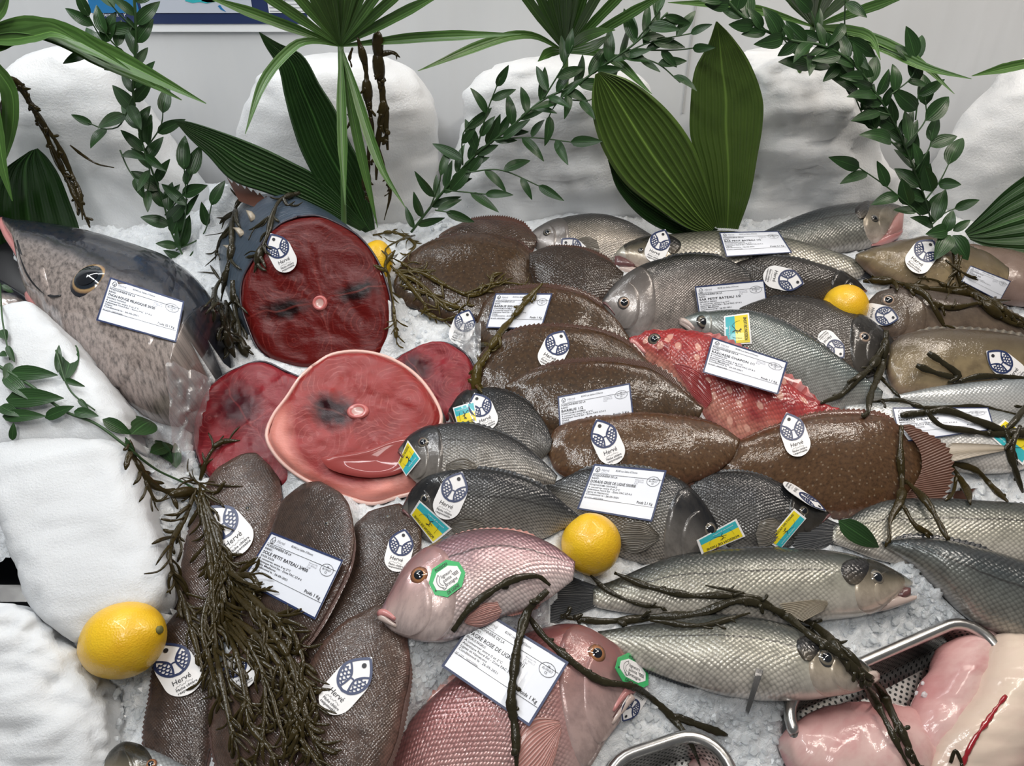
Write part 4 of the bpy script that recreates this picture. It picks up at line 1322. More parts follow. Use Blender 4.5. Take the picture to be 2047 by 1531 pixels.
fish('Mk1', 'monkfish_tail', 'rounded pale pink monkfish lump at the left corner of the steel tray', 'fish',
     [(1557, 1478, 1560, 1500), (1588, 1446, 1590, 1560), (1660, 1412, 1650, 1605), (1740, 1404, 1740, 1615), (1830, 1412, 1830, 1600), (1880, 1450, 1880, 1550)], .034, 'monk_skin', 'flat', hs=.004, ht=.004, tilt=0, auto=False, gill=0, pect=False, mouth=False, rough=(.005, 15))
fish('Mk3', 'monkfish_tail', 'white monkfish fillet with a red blood line down its middle', 'fish',
     [(1985, 1268, 2075, 1275), (1958, 1330, 2125, 1345), (1912, 1410, 2115, 1435), (1872, 1480, 2075, 1510), (1845, 1560, 2020, 1590)], .032, 'monk_flesh', 'flat', hs=.022, ht=.016, tilt=0, auto=False, gill=0, pect=False, mouth=False, rough=(.004, 22))
F = BODIES['Mk3']
bl = []
for x, y in smooth_path([(2012, 1390), (1992, 1415), (1975, 1440), (1950, 1475), (1932, 1510), (1920, 1545)], 26):
    t_ = cast(x, y, ['Mk3'])
    if t_:
        bl.append(CAM + ray(x, y) * (t_[0] - .001))
tv, tf = tube(bl, [.0012 + .0034 * max(0, mn.noise(Vector((i * .45, 3.1, 0))) + .25) for i in range(len(bl))], 6, .4)
mk('blood_line', tv, tf, M['blood'], PARENT['Mk3'])
fish('Mk4', 'fish_offcut', 'small brownish pink fish piece in the bottom-edge steel tray', 'fish',
     [(1375, 1522, 1378, 1535), (1395, 1508, 1395, 1560), (1425, 1512, 1420, 1570), (1440, 1530, 1436, 1560)], .012, 'monk_skin', 'flat', hs=-.022, ht=-.022, tilt=0, auto=False, gill=0, pect=False, mouth=False)

# ------------------------------------------------------------------ the ice bed
GX0, GX1, GY0, GY1, GS = -1.15, 1.15, -.36, .80, .0042
nx, ny = int((GX1 - GX0) / GS), int((GY1 - GY0) / GS)
H = np.zeros((ny, nx)); HIT = np.zeros((ny, nx), bool)
pb = prox_bvh()
up_ = Vector(EN)
for j in range(ny):
    for i in range(nx):
        o = IO + E1 * (GX0 + i * GS) + E2 * (GY0 + j * GS) - EN * .35
        h = pb.ray_cast(Vector(o), up_)
        if h[0] is not None:
            H[j, i] = min(.13, max(-.05, h[3] - .35 - .004)); HIT[j, i] = True
V0 = H.copy()
for it in range(160):
    P = np.pad(H, 1, 'edge')
    A = (P[:-2, 1:-1] + P[2:, 1:-1] + P[1:-1, :-2] + P[1:-1, 2:]) / 4 * .996
    H = np.where(HIT, V0, A)
YY = GY0 + np.arange(ny) * GS
# raised bank below the mounds, rounded front-left heap
for j in range(ny):
    for i in range(nx):
        x, y = GX0 + i * GS, YY[j]
        p = IO + E1 * x + E2 * y
        w_ = 0.0 if HIT[j, i] else 1.0
        if w_:
            n1 = mn.noise(Vector(p) * 22) * .006 + mn.noise(Vector(p) * 7) * .008
            q = Vector(p) * 62 + mn.noise_vector(Vector(p) * 40) * .35
            d, c = mn.voronoi(q)
            rv = mn.cell_vector(c[0] * 37.0) - Vector((.5, .5, .5))
            q2 = q * 2.1
            d2, c2 = mn.voronoi(q2)
            rv2 = mn.cell_vector(c2[0] * 53.0) - Vector((.5, .5, .5))
            H[j, i] += n1 + .0115 * (q - c[0]).dot(rv) + .004 * (rv.x) + .005 * (q2 - c2[0]).dot(rv2)
for (cen, e, w, la, wa, fl, O) in TRAYS:
    for j in range(ny):
        for i in range(nx):
            p = IO + E1 * (GX0 + i * GS) + E2 * YY[j]
            u_, v_ = abs((p - cen) @ e) - la, abs((p - cen) @ w) - wa
            if u_ < .0 and v_ < .0 and not (u_ > -.012 and v_ > -.012):
                H[j, i] = fl - .006
            elif max(u_, v_) < .03:
                H[j, i] = min(H[j, i], .012 + .25 * max(0, max(u_, v_)))
NA = ip(40, 1128), ip(40, 1245)
n0, n1 = (NA[1] - IO) @ E2, (NA[0] - IO) @ E2
vx = []
for j in range(ny):
    for i in range(nx):
        vx.append(IO + E1 * (GX0 + i * GS) + E2 * YY[j] + EN * H[j, i])
fc = []
for j in range(ny - 1):
    for i in range(nx - 1):
        x = GX0 + i * GS
        if x < -.505 and n0 < YY[j] < n1:
            continue
        a = j * nx + i
        fc.append((a, a + 1, a + nx + 1, a + nx))
reg('ICE', vx, fc)
mk('crushed_ice', vx, fc, M['ice_bed'], label='bed of white crushed ice under all the fish', cat='ice', kind='stuff')
# front-left heap and ice chips
block('I8', 'low broken ice heap at the bottom left corner in front of the whole lemon',
      [(-60, 1205, 60, 1212), (-80, 1260, 102, 1243), (-90, 1320, 150, 1295), (-90, 1390, 215, 1370), (-90, 1460, 225, 1450), (-90, 1540, 225, 1540), (-80, 1600, 200, 1610)], .04, .075, .03, 0, 43, xe=.7, ze=.6, amp=.011)
m, nt, b = new_mat('clear_ice_chip')
b.inputs['Base Color'].default_value = (.93, .96, .98, 1)
b.inputs['Roughness'].default_value = .12
b.inputs['Transmission Weight'].default_value = .6
b.inputs['Subsurface Weight'].default_value = .0
b.inputs['Subsurface Radius'].default_value = (.01, .01, .01)
b.inputs['IOR'].default_value = 1.25
M['chip'] = m
cb = MB()
ico = [(0, 0, 1), (.89, 0, .45), (.28, .85, .45), (-.72, .53, .45), (-.72, -.53, .45), (.28, -.85, .45), (.72, .53, -.45), (-.28, .85, -.45), (-.89, 0, -.45), (-.28, -.85, -.45), (.72, -.53, -.45), (0, 0, -1)]
icf = [(0, 1, 2), (0, 2, 3), (0, 3, 4), (0, 4, 5), (0, 5, 1), (1, 6, 2), (2, 7, 3), (3, 8, 4), (4, 9, 5), (5, 10, 1), (6, 7, 2), (7, 8, 3), (8, 9, 4), (9, 10, 5), (10, 6, 1), (11, 7, 6), (11, 8, 7), (11, 9, 8), (11, 10, 9), (11, 6, 10)]
regions = [(230, 1330, 330, 1500, 90), (800, 1280, 900, 1420, 90), (960, 1195, 1100, 1260, 30), (1250, 1390, 1560, 1531, 260), (1620, 1200, 1900, 1300, 150), (1750, 1090, 1880, 1250, 150), (1780, 590, 1960, 640, 0), (780, 590, 960, 700, 80), (280, 880, 400, 1060, 70), (1250, 1130, 1300, 1160, 20), (1780, 1290, 1850, 1400, 45), (1900, 930, 2040, 1000, 30), (860, 440, 900, 470, 15), (1540, 575, 1575, 595, 10)]
for (x0, y0, x1, y1, cnt) in regions:
    for _ in range(int(cnt * .8)):
        x, y = rnd.uniform(x0, x1), rnd.uniform(y0, y1)
        all_ = cast(x, y); ic = cast(x, y, ['ICE', 'I8', 'Mk2', 'Mk1'] if y0 == 1290 else ['ICE', 'I8'])
        if ic is None or all_[0] < ic[0] - 1e-5:
            continue
        c = CAM + ray(x, y) * ic[0]
        s_ = rnd.choice([.002, .0026, .0032, .004, .0055])
        sx, sy, sz = s_ * rnd.uniform(.7, 1.3), s_ * rnd.uniform(.7, 1.3), s_ * rnd.uniform(.5, .9)
        a = rnd.uniform(0, 2 * PI)
        r = [rnd.uniform(.75, 1.2) for _ in ico]
        cb.add([c + E1 * (sx * q[0] * r[k] * math.cos(a) - sy * q[1] * r[k] * math.sin(a)) + E2 * (sx * q[0] * r[k] * math.sin(a) + sy * q[1] * r[k] * math.cos(a)) + EN * (sz * q[2] * r[k] + sz * .3) for k, q in enumerate(ico)], icf)
cb.build('ice_chips', M['chip'], smooth=False, label='scattered clear chips of ice between the fish and trays', cat='ice', kind='stuff')

# ------------------------------------------------------------------ counter, wall, poster
def boxv(x0, x1, y0, y1, z0, z1, sl=None):
    v = [(x, y, z) for x in (x0, x1) for y in (y0, y1) for z in (z0, z1)]
    if sl:
        v = [IO + E1 * x + E2 * y + EN * z for x, y, z in v]
    return v, [(0, 1, 3, 2), (4, 6, 7, 5), (0, 4, 5, 1), (2, 3, 7, 6), (0, 2, 6, 4), (1, 5, 7, 3)]


M['counter'] = plain('dark_counter_body', (.02, .024, .03), .4)
ct = thing('display_counter', 'steel edged display counter carrying the ice bed', 'counter', IO - EN * .2)
v, f = boxv(GX0, GX1, GY0 + .01, GY1 - .01, -.30, -.16, True)
mk('counter_top', v, f, M['counter'], ct, smooth=False)
v, f = boxv(-1.1, -.508, n0 + (n1 - n0) * .50, n0 + (n1 - n0) * .80, -.055, -.03, True)
mk('edge_rail', v, f, M['steel'], ct, smooth=False)
v, f = boxv(GX0, GX1, GY0 - .02, GY0 + .01, -.35, .02, True)
mk('front_rail', v, f, M['steel'], ct, smooth=False)
v, f = boxv(GX0, GX1, IO[1] - .3, 1.25, 0, .66)
mk('counter_base', v, f, M['counter'], ct, smooth=False)

m, nt, b = new_mat('white_wall_panel')
g = NT(nt)
p = g.obj()
nz = g.noise(g.mapping(p, (1.5, 1, 1)), 2.5, 3)
g.l(g.ramp(nz, [(.3, (.60, .615, .63)), (.7, (.64, .65, .66))]), b.inputs['Base Color'])
b.inputs['Roughness'].default_value = .42
wv = g.noise(g.mapping(p, (7, 1, .8), (0, .5, 0)), 2.2, 2)
g.l(g.bump(wv, .25, .03), b.inputs['Normal'])
M['wall'] = m
WY = 1.36
v, f = boxv(-2.2, 2.2, WY, WY + .1, 0, 2.6)
mk('wall_back', v, f, M['wall'], kind='structure', smooth=False)
M['floor'] = plain('grey_floor', (.10, .10, .105), .5)
v, f = boxv(-2.2, 2.2, -1.6, WY, -.05, 0)
mk('floor', v, f, M['floor'], kind='structure', smooth=False)
M['seam'] = plain('panel_seam', (.45, .45, .45), .4)
s0, s1 = vp(1396, -30, WY), vp(1371, 225, WY)
v, f = boxv(s0[0] - .0015, s0[0] + .0015, WY - .002, WY + .001, s1[2], 2.2)
mk('trim_1', v, f, M['seam'], kind='structure', smooth=False)

# poster
A, B = vp(172, -60, WY), vp(618, 46, WY)
PX0, PX1, PZ0, PZ1 = A[0], B[0], B[2] + .0, B[2] + .30
M['navy'] = plain('navy_print', (.018, .032, .10), .4)
M['paper'] = plain('white_paper', (.80, .82, .84), .4)
M['blue'] = plain('blue_print', (.02, .17, .40), .4)
M['map'] = plain('pale_map_print', (.50, .54, .62), .4)
M['ink'] = plain('black_ink', (.015, .015, .02), .5)
M['white_ink'] = plain('white_ink', (.75, .77, .8), .5)
M['cyan'] = plain('turquoise_print', (.04, .42, .47), .35, coat=.3)
M['yellow'] = plain('yellow_print', (.78, .64, .02), .35, coat=.3)
M['greenp'] = plain('green_print', (.05, .42, .14), .35, coat=.3)
M['grey_ink'] = plain('grey_ink', (.35, .35, .38), .5)
po = thing('poster', 'navy framed wall poster with a fishing map, cut by the top edge', 'poster', ((PX0 + PX1) / 2, WY - .004, PZ0))
v, f = boxv(PX0 - .012, PX1 + .012, WY - .006, WY - .0005, PZ0 - .012, PZ1 + .012)
mk('backing', v, f, M['paper'], po, smooth=False)
v, f = boxv(PX0, PX1, WY - .0075, WY - .006, PZ0, PZ1)
mk('border_print', v, f, M['navy'], po, smooth=False)
xs = lambda px: vp(px, 20, WY)[0]
zz = lambda py: vp(300, py, WY)[2]
for nm, a, b2, mt in (('blue_panel', 186, 282, 'blue'), ('map_panel', 288, 508, 'map'), ('table_panel', 540, 612, 'paper')):
    v, f = boxv(xs(a), xs(b2), WY - .0085, WY - .0075, zz(24), PZ1 - .02)
    mk(nm, v, f, M[mt], po, smooth=False)
lb = MB()
for k in range(5):
    v, f = boxv(xs(542), xs(610), WY - .0092, WY - .0085, zz(20 - 7 * k) - .0004, zz(20 - 7 * k) + .0004); lb.add(v, f)
v, f = boxv(xs(575) - .0005, xs(575) + .0005, WY - .0092, WY - .0085, zz(24), PZ1 - .03); lb.add(v, f)
lb.build('table_lines', M['grey_ink'], po, False)
for nm, pts, mt in (('map_shape', [(370, 2), (385, 6), (400, 4), (412, 7), (430, 3), (440, -8), (400, -14), (372, -8)], 'cyan'), ('map_coast', [(402, 2), (415, 5), (428, 4), (436, 0), (425, -6), (408, -5)], 'greenp'), ('map_mark', [(435, 12), (441, 19), (452, 24), (444, 16), (440, 10)], 'blue')):
    P = [vp(x, y, WY - .009) for x, y in pts]
    Q = [q + np.array([0, .0006, 0]) for q in P]
    k = len(P)
    mk(nm, P + Q, [tuple(range(k))] + [(i, (i + 1) % k, (i + 1) % k + k, i + k) for i in range(k)], M[mt], po, smooth=False)

# ------------------------------------------------------------------ writing
_tc = {}


def text2d(s, bold=0.0, shear=0.0):
    """flat glyph mesh of a string: verts (n,2) with cap height about .7 and faces"""
    k = (s, bold, shear)
    if k not in _tc:
        cu = bpy.data.curves.new('t', 'FONT')
        cu.body = s
        cu.resolution_u = 2
        cu.offset = bold
        cu.shear = shear
        ob = bpy.data.objects.new('t', cu)
        COL.objects.link(ob)
        me = bpy.data.meshes.new_from_object(ob)
        v = np.array([(q.co.x, q.co.y) for q in me.vertices]) if len(me.vertices) else np.zeros((0, 2))
        f = [tuple(q.vertices) for q in me.polygons]
        bpy.data.objects.remove(ob); bpy.data.curves.remove(cu); bpy.data.meshes.remove(me)
        _tc[k] = (v, f)
    return _tc[k]


def put_text(mb, mp, s, u, v, h, w=None, asp=1.0, off=.0008, mi=0, bold=0.0, shear=0.0, rot=0.0, spacing=1.0):
    """text onto a mapped card: (u,v) left baseline in card units (u right, v down), h cap height in v units; asp = card height/width"""
    V, f = text2d(s, bold, shear)
    if len(V) == 0:
        return
    sc = h / .7
    width = V[:, 0].max()
    sx = sc * asp
    if w is not None:
        sx = w / width
    c, sn = math.cos(rot), math.sin(rot)
    out = []
    for x, y in V:
        X, Y = x * sx, y * sc
        if rot:
            X2, Y2 = X / asp, Y
            X, Y = (X2 * c - Y2 * sn) * asp, X2 * sn + Y2 * c
        out.append(mp(u + X, v - Y, off))
    mb.add(out, f, mi)


V, f = text2d('Reglement')
for s, px in (('R\u00e8glement', 192), ('P', 248)):
    V, f = text2d(s)
    o = vp(px, 33, WY - .0078)
    mk('lettering', [o + np.array([x * .0085, 0, y * .0085]) for x, y in V], f, M['white_ink'], po, smooth=False)


class Quad:
    """a thin card laid on what lies under four pixels (TL, TR, BR, BL): keeps clear of it, bends with it a little"""

    def __init__(s, q, keys=None, lift=.0012, bend=1.0, cap=.05, hold=None):
        s.q = [np.array(p, float) for p in q]
        us, vs, t = [], [], []
        for i in range(9):
            for j in range(9):
                u, v = i / 8, j / 8
                x, y = s.px(u, v)
                h = cast(x, y, keys)
                if h is not None:
                    us.append(u); vs.append(v); t.append(1 / h[0])
        us, vs, t = np.array(us), np.array(vs), np.array(t)
        if len(t) < 6:
            s.c = np.array([1 / 1.0, 0, 0, 0, 0, 0]); print('QUAD no hits', q); return
        md = np.median(t)
        ok = np.abs(1 / t - 1 / md) < .05
        us, vs, t = us[ok], vs[ok], t[ok]
        Fm = np.stack([np.ones_like(us), us - .5, vs - .5, (us - .5) ** 2, (us - .5) * (vs - .5), (vs - .5) ** 2], 1)
        reg_ = np.diag([0, .02, .02, .6 / bend, 6, .6 / bend]) * len(t) * .02
        s.c = np.linalg.solve(Fm.T @ Fm + reg_, Fm.T @ t)
        r = t - Fm @ s.c
        s.c[0] += min(max(0, r.max()), cap) + lift
    def px(s, u, v):
        a, b, c, d = s.q
        return (a * (1 - u) + b * u) * (1 - v) + (d * (1 - u) + c * u) * v

    def pos(s, u, v):
        x, y = s.px(u, v)
        uu, vv = u - .5, v - .5
        it = s.c @ np.array([1, uu, vv, uu * uu, uu * vv, vv * vv])
        return CAM + ray(x, y) / it

    def __call__(s, u, v, off=0.0):
        p = s.pos(u, v)
        if off:
            n = np.cross(s.pos(u + .02, v) - s.pos(u - .02, v), s.pos(u, v + .02) - s.pos(u, v - .02))
            n = unit(n)
            if n @ (CAM - p) < 0:
                n = -n
            p = p + n * off
        return p


def sheet(mp, nu=14, nv=10, th=.0005, mask=None):
    v, uv = [], []
    for k in (0, -th):
        for i in range(nu):
            for j in range(nv):
                u, w = i / (nu - 1), j / (nv - 1)
                if mask:
                    u, w = mask(u, w)
                v.append(mp(u, w, k)); uv.append((u, w))
    f = grid_faces(nu, nv)
    b = nu * nv
    f2 = [tuple(reversed([i + b for i in q])) for q in f]
    ed = [i * nv for i in range(nu)] + [(nu - 1) * nv + j for j in range(1, nv)] + [i * nv + nv - 1 for i in range(nu - 2, -1, -1)] + [j for j in range(nv - 2, 0, -1)]
    side = [(ed[i], ed[(i + 1) % len(ed)], ed[(i + 1) % len(ed)] + b, ed[i] + b) for i in range(len(ed))]
    return v, f + f2 + side, uv


def stroke(mb, mp, pts, w, asp, off=.0007, mi=0, closed=False, taper=None):
    """flat ribbon in card units; w in v units; asp = card height/width (u = x*asp scale)"""
    P = np.array([(x, y) for x, y in pts], float)
    if closed:
        P = np.vstack([P, P[:1]])
    Q = P.copy(); Q[:, 0] /= asp
    t = np.gradient(Q, axis=0)
    L, R = [], []
    for i in range(len(P)):
        d = t[i] / max(1e-9, np.linalg.norm(t[i]))
        n = np.array([-d[1], d[0]]) * w / 2 * (taper[i] if taper is not None else 1)
        a, b = Q[i] + n, Q[i] - n
        L.append(mp(a[0] * asp, a[1], off)); R.append(mp(b[0] * asp, b[1], off))
    v = L + R
    n = len(P)
    mb.add(v, [(i, i + 1, n + i + 1, n + i) for i in range(n - 1)], mi)


def fill(mb, mp, pts, off=.0005, mi=0):
    k = len(pts)
    c = np.mean(np.array(pts), axis=0)
    v = [mp(x, y, off) for x, y in pts] + [mp(c[0], c[1], off)]
    mb.add(v, [(k, i, (i + 1) % k) for i in range(k)], mi)


def arc(cx_, cy_, rx, ry, a0, a1, n=14):
    return [(cx_ + rx * math.cos(a), cy_ + ry * math.sin(a)) for a in np.linspace(a0, a1, n)]


def emblem(mb, mp, u0, v0, W_, H_, asp, sw, off, mi=0, scales=True, hole=True, mih=0):
    """the fish-shaped mark: pointed oval, two panels of scales, white head and tail between"""
    X = lambda x: u0 + W_ * x
    Y = lambda y: v0 + H_ * y
    yw = .54
    rt = [(.5 * (1 - ((yw - y) / yw) ** 1.75) if y < yw else .5 * math.sqrt(max(0, 1 - ((y - yw) / (1 - yw)) ** 2)), y) for y in np.linspace(0, 1, 30)]
    rt = [(x, y) for x, y in rt]
    outl = [(X(.5 + x), Y(y)) for x, y in rt] + [(X(.5 - x), Y(y)) for x, y in reversed(rt)]
    stroke(mb, mp, outl, sw * 1.35, asp, off, mi, True)
    inn = [(.44, .34), (.34, .39), (.22, .47), (.12, .57), (.085, .66), (.10, .78), (.155, .96)]
    for sg in (1, -1):
        q = smooth_path([(X(.5 + sg * x), Y(y)) for x, y in inn], 24)
        stroke(mb, mp, q, sw, asp, off, mi)
        if scales:
            for r in range(6):
                for c in range(3):
                    x = .16 + c * .135 + (.067 if r % 2 else 0)
                    y = .50 + r * .083 + c * -.012
                    ii = np.interp(y, [.34, .47, .57, .66, .78, .96], [.44, .22, .12, .085, .10, .155])
                    ou = np.interp(y, [yy for _, yy in rt], [xx for xx, _ in rt])
                    pts = [(px_, py_) for px_, py_ in arc(x, y, .068, .052, -.1, PI + .1, 9)]
                    pts = [(px_, py_) for px_, py_ in pts if np.interp(py_, [.34, .47, .57, .66, .78, .96], [.44, .22, .12, .085, .10, .155]) <= px_ <= np.interp(py_, [yy for _, yy in rt], [xx for xx, _ in rt])]
                    if len(pts) > 2:
                        stroke(mb, mp, [(X(.5 + sg * a), Y(b)) for a, b in pts], sw * .75, asp, off, mi)
    stroke(mb, mp, [(X(.5 + x), Y(.655 - .02 * (1 - (x / .085) ** 2))) for x in np.linspace(-.085, .085, 6)], sw * .8, asp, off, mi)
    if hole:
        fill(mb, mp, arc(X(.5), Y(.22), .075 * W_, .075 * W_ / asp, 0, 2 * PI, 18), off + .0001, mih)


def scribble(mb, mp, u, v, w, h, asp, off, mi, seed=1, sw=.006):
    r = random.Random(seed)
    n = 40
    pts = [(u + w * i / n, v + h * (math.sin(i * .9) * .35 + math.sin(i * .37 + 1) * .3)) for i in range(n)]
    stroke(mb, mp, pts, sw, asp, off, mi)


M['card'] = plain('laminated_white_card', (.78, .81, .88), .3, coat=.25)
M['tagcard'] = plain('white_tag_card', (.80, .79, .79), .45)


def tag(label, tip, foot, keys=None, wr=.56, group='white fish-emblem tags', bend=.6, lift=.0015):
    tip, foot = np.array(tip, float), np.array(foot, float)
    ax = foot - tip
    L = np.linalg.norm(ax)
    pr = np.array([-ax[1], ax[0]]) / L      # to the reader's left when tip is up -> flip below
    half = pr * L * wr / 2
    q = [tip + half, tip - half, foot - half, foot + half]
    mp = Quad(q, keys, lift=lift, bend=bend)
    # true proportion
    a = np.linalg.norm(mp.pos(0, .5) - mp.pos(1, .5)); b = np.linalg.norm(mp.pos(.5, 0) - mp.pos(.5, 1))
    k = min(1.35, max(.75, .56 * b / a))
    q = [tip + half * k, tip - half * k, foot - half * k, foot + half * k]
    mp = Quad(q, keys, lift=lift, bend=bend)
    th = thing('fish_tag', label, 'tag', mp(.5, .5), group)
    yc, asp = .42, 1 / .56
    outl = [(.5 + .5 * (1 - ((yc - y) / yc) ** 1.8), y) for y in np.linspace(0, yc, 10)] + [(1, .55)] + [(.5 + .5 * math.cos(t), .72 + .28 * math.sin(t)) for t in np.linspace(0, PI / 2, 10)]
    outl = outl + [(1 - x, y) for x, y in reversed(outl[1:-1])]
    mb = MB()
    k_ = len(outl)
    rr = (1, .66, .33)
    v = []
    for off in (0, -.0006):
        for r in rr:
            v += [mp(.5 + (x - .5) * r, .5 + (y - .5) * r, off) for x, y in outl]
        v.append(mp(.5, .5, off))
    f = []
    nb = 3 * k_ + 1
    for s_, b_ in ((0, 0), (1, nb)):
        for r in range(2):
            for i in range(k_):
                qd = (b_ + r * k_ + i, b_ + r * k_ + (i + 1) % k_, b_ + (r + 1) * k_ + (i + 1) % k_, b_ + (r + 1) * k_ + i)
                f.append(qd if not s_ else qd[::-1])
        for i in range(k_):
            qd = (b_ + 2 * k_ + i, b_ + 2 * k_ + (i + 1) % k_, b_ + 3 * k_)
            f.append(qd if not s_ else qd[::-1])
    f += [(i, (i + 1) % k_, (i + 1) % k_ + nb, i + nb) for i in range(k_)]
    mk('card', v, f, M['tagcard'], th, smooth=False)
    pm = MB()
    emblem(pm, mp, .06, .035, .88, .585, asp, .030, .0005, 0, True, True, 1)
    pm.build('emblem', [M['navy'], M['ink']], th, False)
    tm = MB()
    put_text(tm, mp, 'Herv\u00e9', .20, .755, .085, .52, asp, .0005, 0, .0, .15)
    scribble(tm, mp, .22, .80, .5, .03, asp, .0005, 0, 3, .004)
    put_text(tm, mp, 'P\u00eache c\u00f4ti\u00e8re', .21, .875, .042, .58, asp, .0005, 0, .01)
    put_text(tm, mp, 'responsable', .21, .93, .042, .56, asp, .0005, 0, .01)
    tm.build('lettering', M['ink'], th, False)
    return mp


def card(label, q, lines, poids, keys=None, bend=1.0, cap=.02, top='85340 Les Sables d\u2019Olonne', lift=.0015):
    mp = Quad(q, keys, bend=bend, cap=cap, lift=lift)
    a = np.linalg.norm(mp.pos(0, .5) - mp.pos(1, .5)); b = np.linalg.norm(mp.pos(.5, 0) - mp.pos(.5, 1))
    asp = b / a
    th = thing('price_card', label, 'price card', mp(.5, .5), 'traceability cards on the fish')
    v, f, uv = sheet(mp, 18, 12, .0006)
    reg('card%d' % len(SOLID), v, f)
    mk('card', v, f, M['card'], th, smooth=False)
    bm = MB()
    bw = .022
    for pts in ([(0, bw / 2), (1, bw / 2)], [(0, 1 - bw / 2), (1, 1 - bw / 2)]):
        stroke(bm, mp, [(pts[0][0] + t * (pts[1][0] - pts[0][0]), pts[0][1]) for t in np.linspace(0, 1, 16)], bw * 1.6, asp, .0004)
    for x in (bw * asp * .5, 1 - bw * asp * .5):
        stroke(bm, mp, [(x, t) for t in np.linspace(0, 1, 12)], bw * 1.6, asp, .0004)
    bm.build('border_print', M['navy'], th, False)
    tm = MB()
    o = .0005
    emblem(tm, mp, .05, .055, .055, .105 if asp > .5 else .13, asp, .007, o, 0, False, False)
    put_text(tm, mp, 'Herv\u00e9', .125, .135, .06, .11, asp, o, 1, 0, .25)
    scribble(tm, mp, .13, .165, .10, .02, asp, o, 1, 2, .004)
    put_text(tm, mp, top, .32, .115, .038, .30, asp, o)
    stroke(tm, mp, [(t, .195) for t in np.linspace(.03, .975, 16)], .007, asp, o)
    stroke(tm, mp, [(t, .735) for t in np.linspace(.03, .975, 16)], .007, asp, o)
    stroke(tm, mp, arc(.865, .235, .085, .095, 0, 2 * PI, 30), .007, asp, o, 0, True)
    for i, (s, w_) in enumerate((('FR', .03), ('85-194-017', .115), ('CE', .03))):
        put_text(tm, mp, s, .865 - w_ / 2, .205 + .045 * i, .034, w_, asp, o)
    for i, s in enumerate(('Avenue Mil.', 'ZC BEVILLE', 'B 360')):
        put_text(tm, mp, s, .62, .245 + .04 * i, .026, .12 if i < 2 else .05, asp, o, 1)
    put_text(tm, mp, 'POISSONNERIE DE LA', .035, .255, .042, .34, asp, o, 0, .008)
    put_text(tm, mp, 'RAHO :', .035, .315, .042, .11, asp, o, 0, .008)
    put_text(tm, mp, lines[0], .035, .395, .058, min(.62, .030 * len(lines[0])), asp, o, 0, .012)
    y = .455
    for s in lines[1:]:
        put_text(tm, mp, s, .035, y, .036, min(.6, .0165 * len(s)), asp, o, 0, .008)
        y += .052
    put_text(tm, mp, 'N\u00b0 LOT : 2405202846', .035, y + .018, .03, .25, asp, o)
    if poids:
        put_text(tm, mp, poids, .73, .70, .052, .215, asp, o, 0, .010)
    tm.build('lettering', [M['ink'], M['grey_ink']], th, False)
    return mp


def linetag(label, q, keys=None, flip=False, bend=1.0):
    """yellow and turquoise label; yellow at v>split"""
    mp = Quad(q, keys, bend=bend)
    a = np.linalg.norm(mp.pos(0, .5) - mp.pos(1, .5)); b = np.linalg.norm(mp.pos(.5, 0) - mp.pos(.5, 1))
    asp = b / a
    th = thing('line_caught_label', label, 'label', mp(.5, .5), 'yellow and turquoise labels')
    v, f, uv = sheet(mp, 12, 10, .0006)
    mk('card', v, f, M['tagcard'], th, smooth=False)
    def panel(v0, v1, nm, mt):
        pv_, pf_, _ = sheet(lambda u, w, k=0: mp(.05 + .9 * u, v0 + (v1 - v0) * w, .0005 + k), 12, 6, .0003)
        mk(nm, pv_, pf_, M[mt], th, smooth=False)
    panel(.06, .42, 'turquoise_panel', 'cyan')
    panel(.42, .94, 'yellow_panel', 'yellow')
    tm = MB()
    o = .0010
    put_text(tm, mp, 'POISSON DE LIGNE', .12, .88, .12, .76, asp, o, 0, .012)
    put_text(tm, mp, 'Pointe de Bretagne', .14, .22, .06, .5, asp, o, 1)
    stroke(tm, mp, smooth_path([(.42, .30), (.47, .42), (.44, .55), (.50, .66)], 12), .03, asp, o)
    stroke(tm, mp, smooth_path([(.36, .50), (.45, .46), (.56, .38), (.64, .30)], 12), .02, asp, o)
    stroke(tm, mp, smooth_path([(.40, .62), (.46, .58), (.53, .64)], 8), .02, asp, o)
    stroke(tm, mp, smooth_path([(.64, .30), (.75, .45), (.78, .62)], 10), .010, asp, o)
    stroke(tm, mp, smooth_path([(.20, .66), (.22, .40), (.26, .30)], 10), .012, asp, o)
    tm.build('lettering', [M['ink'], M['white_ink']], th, False)


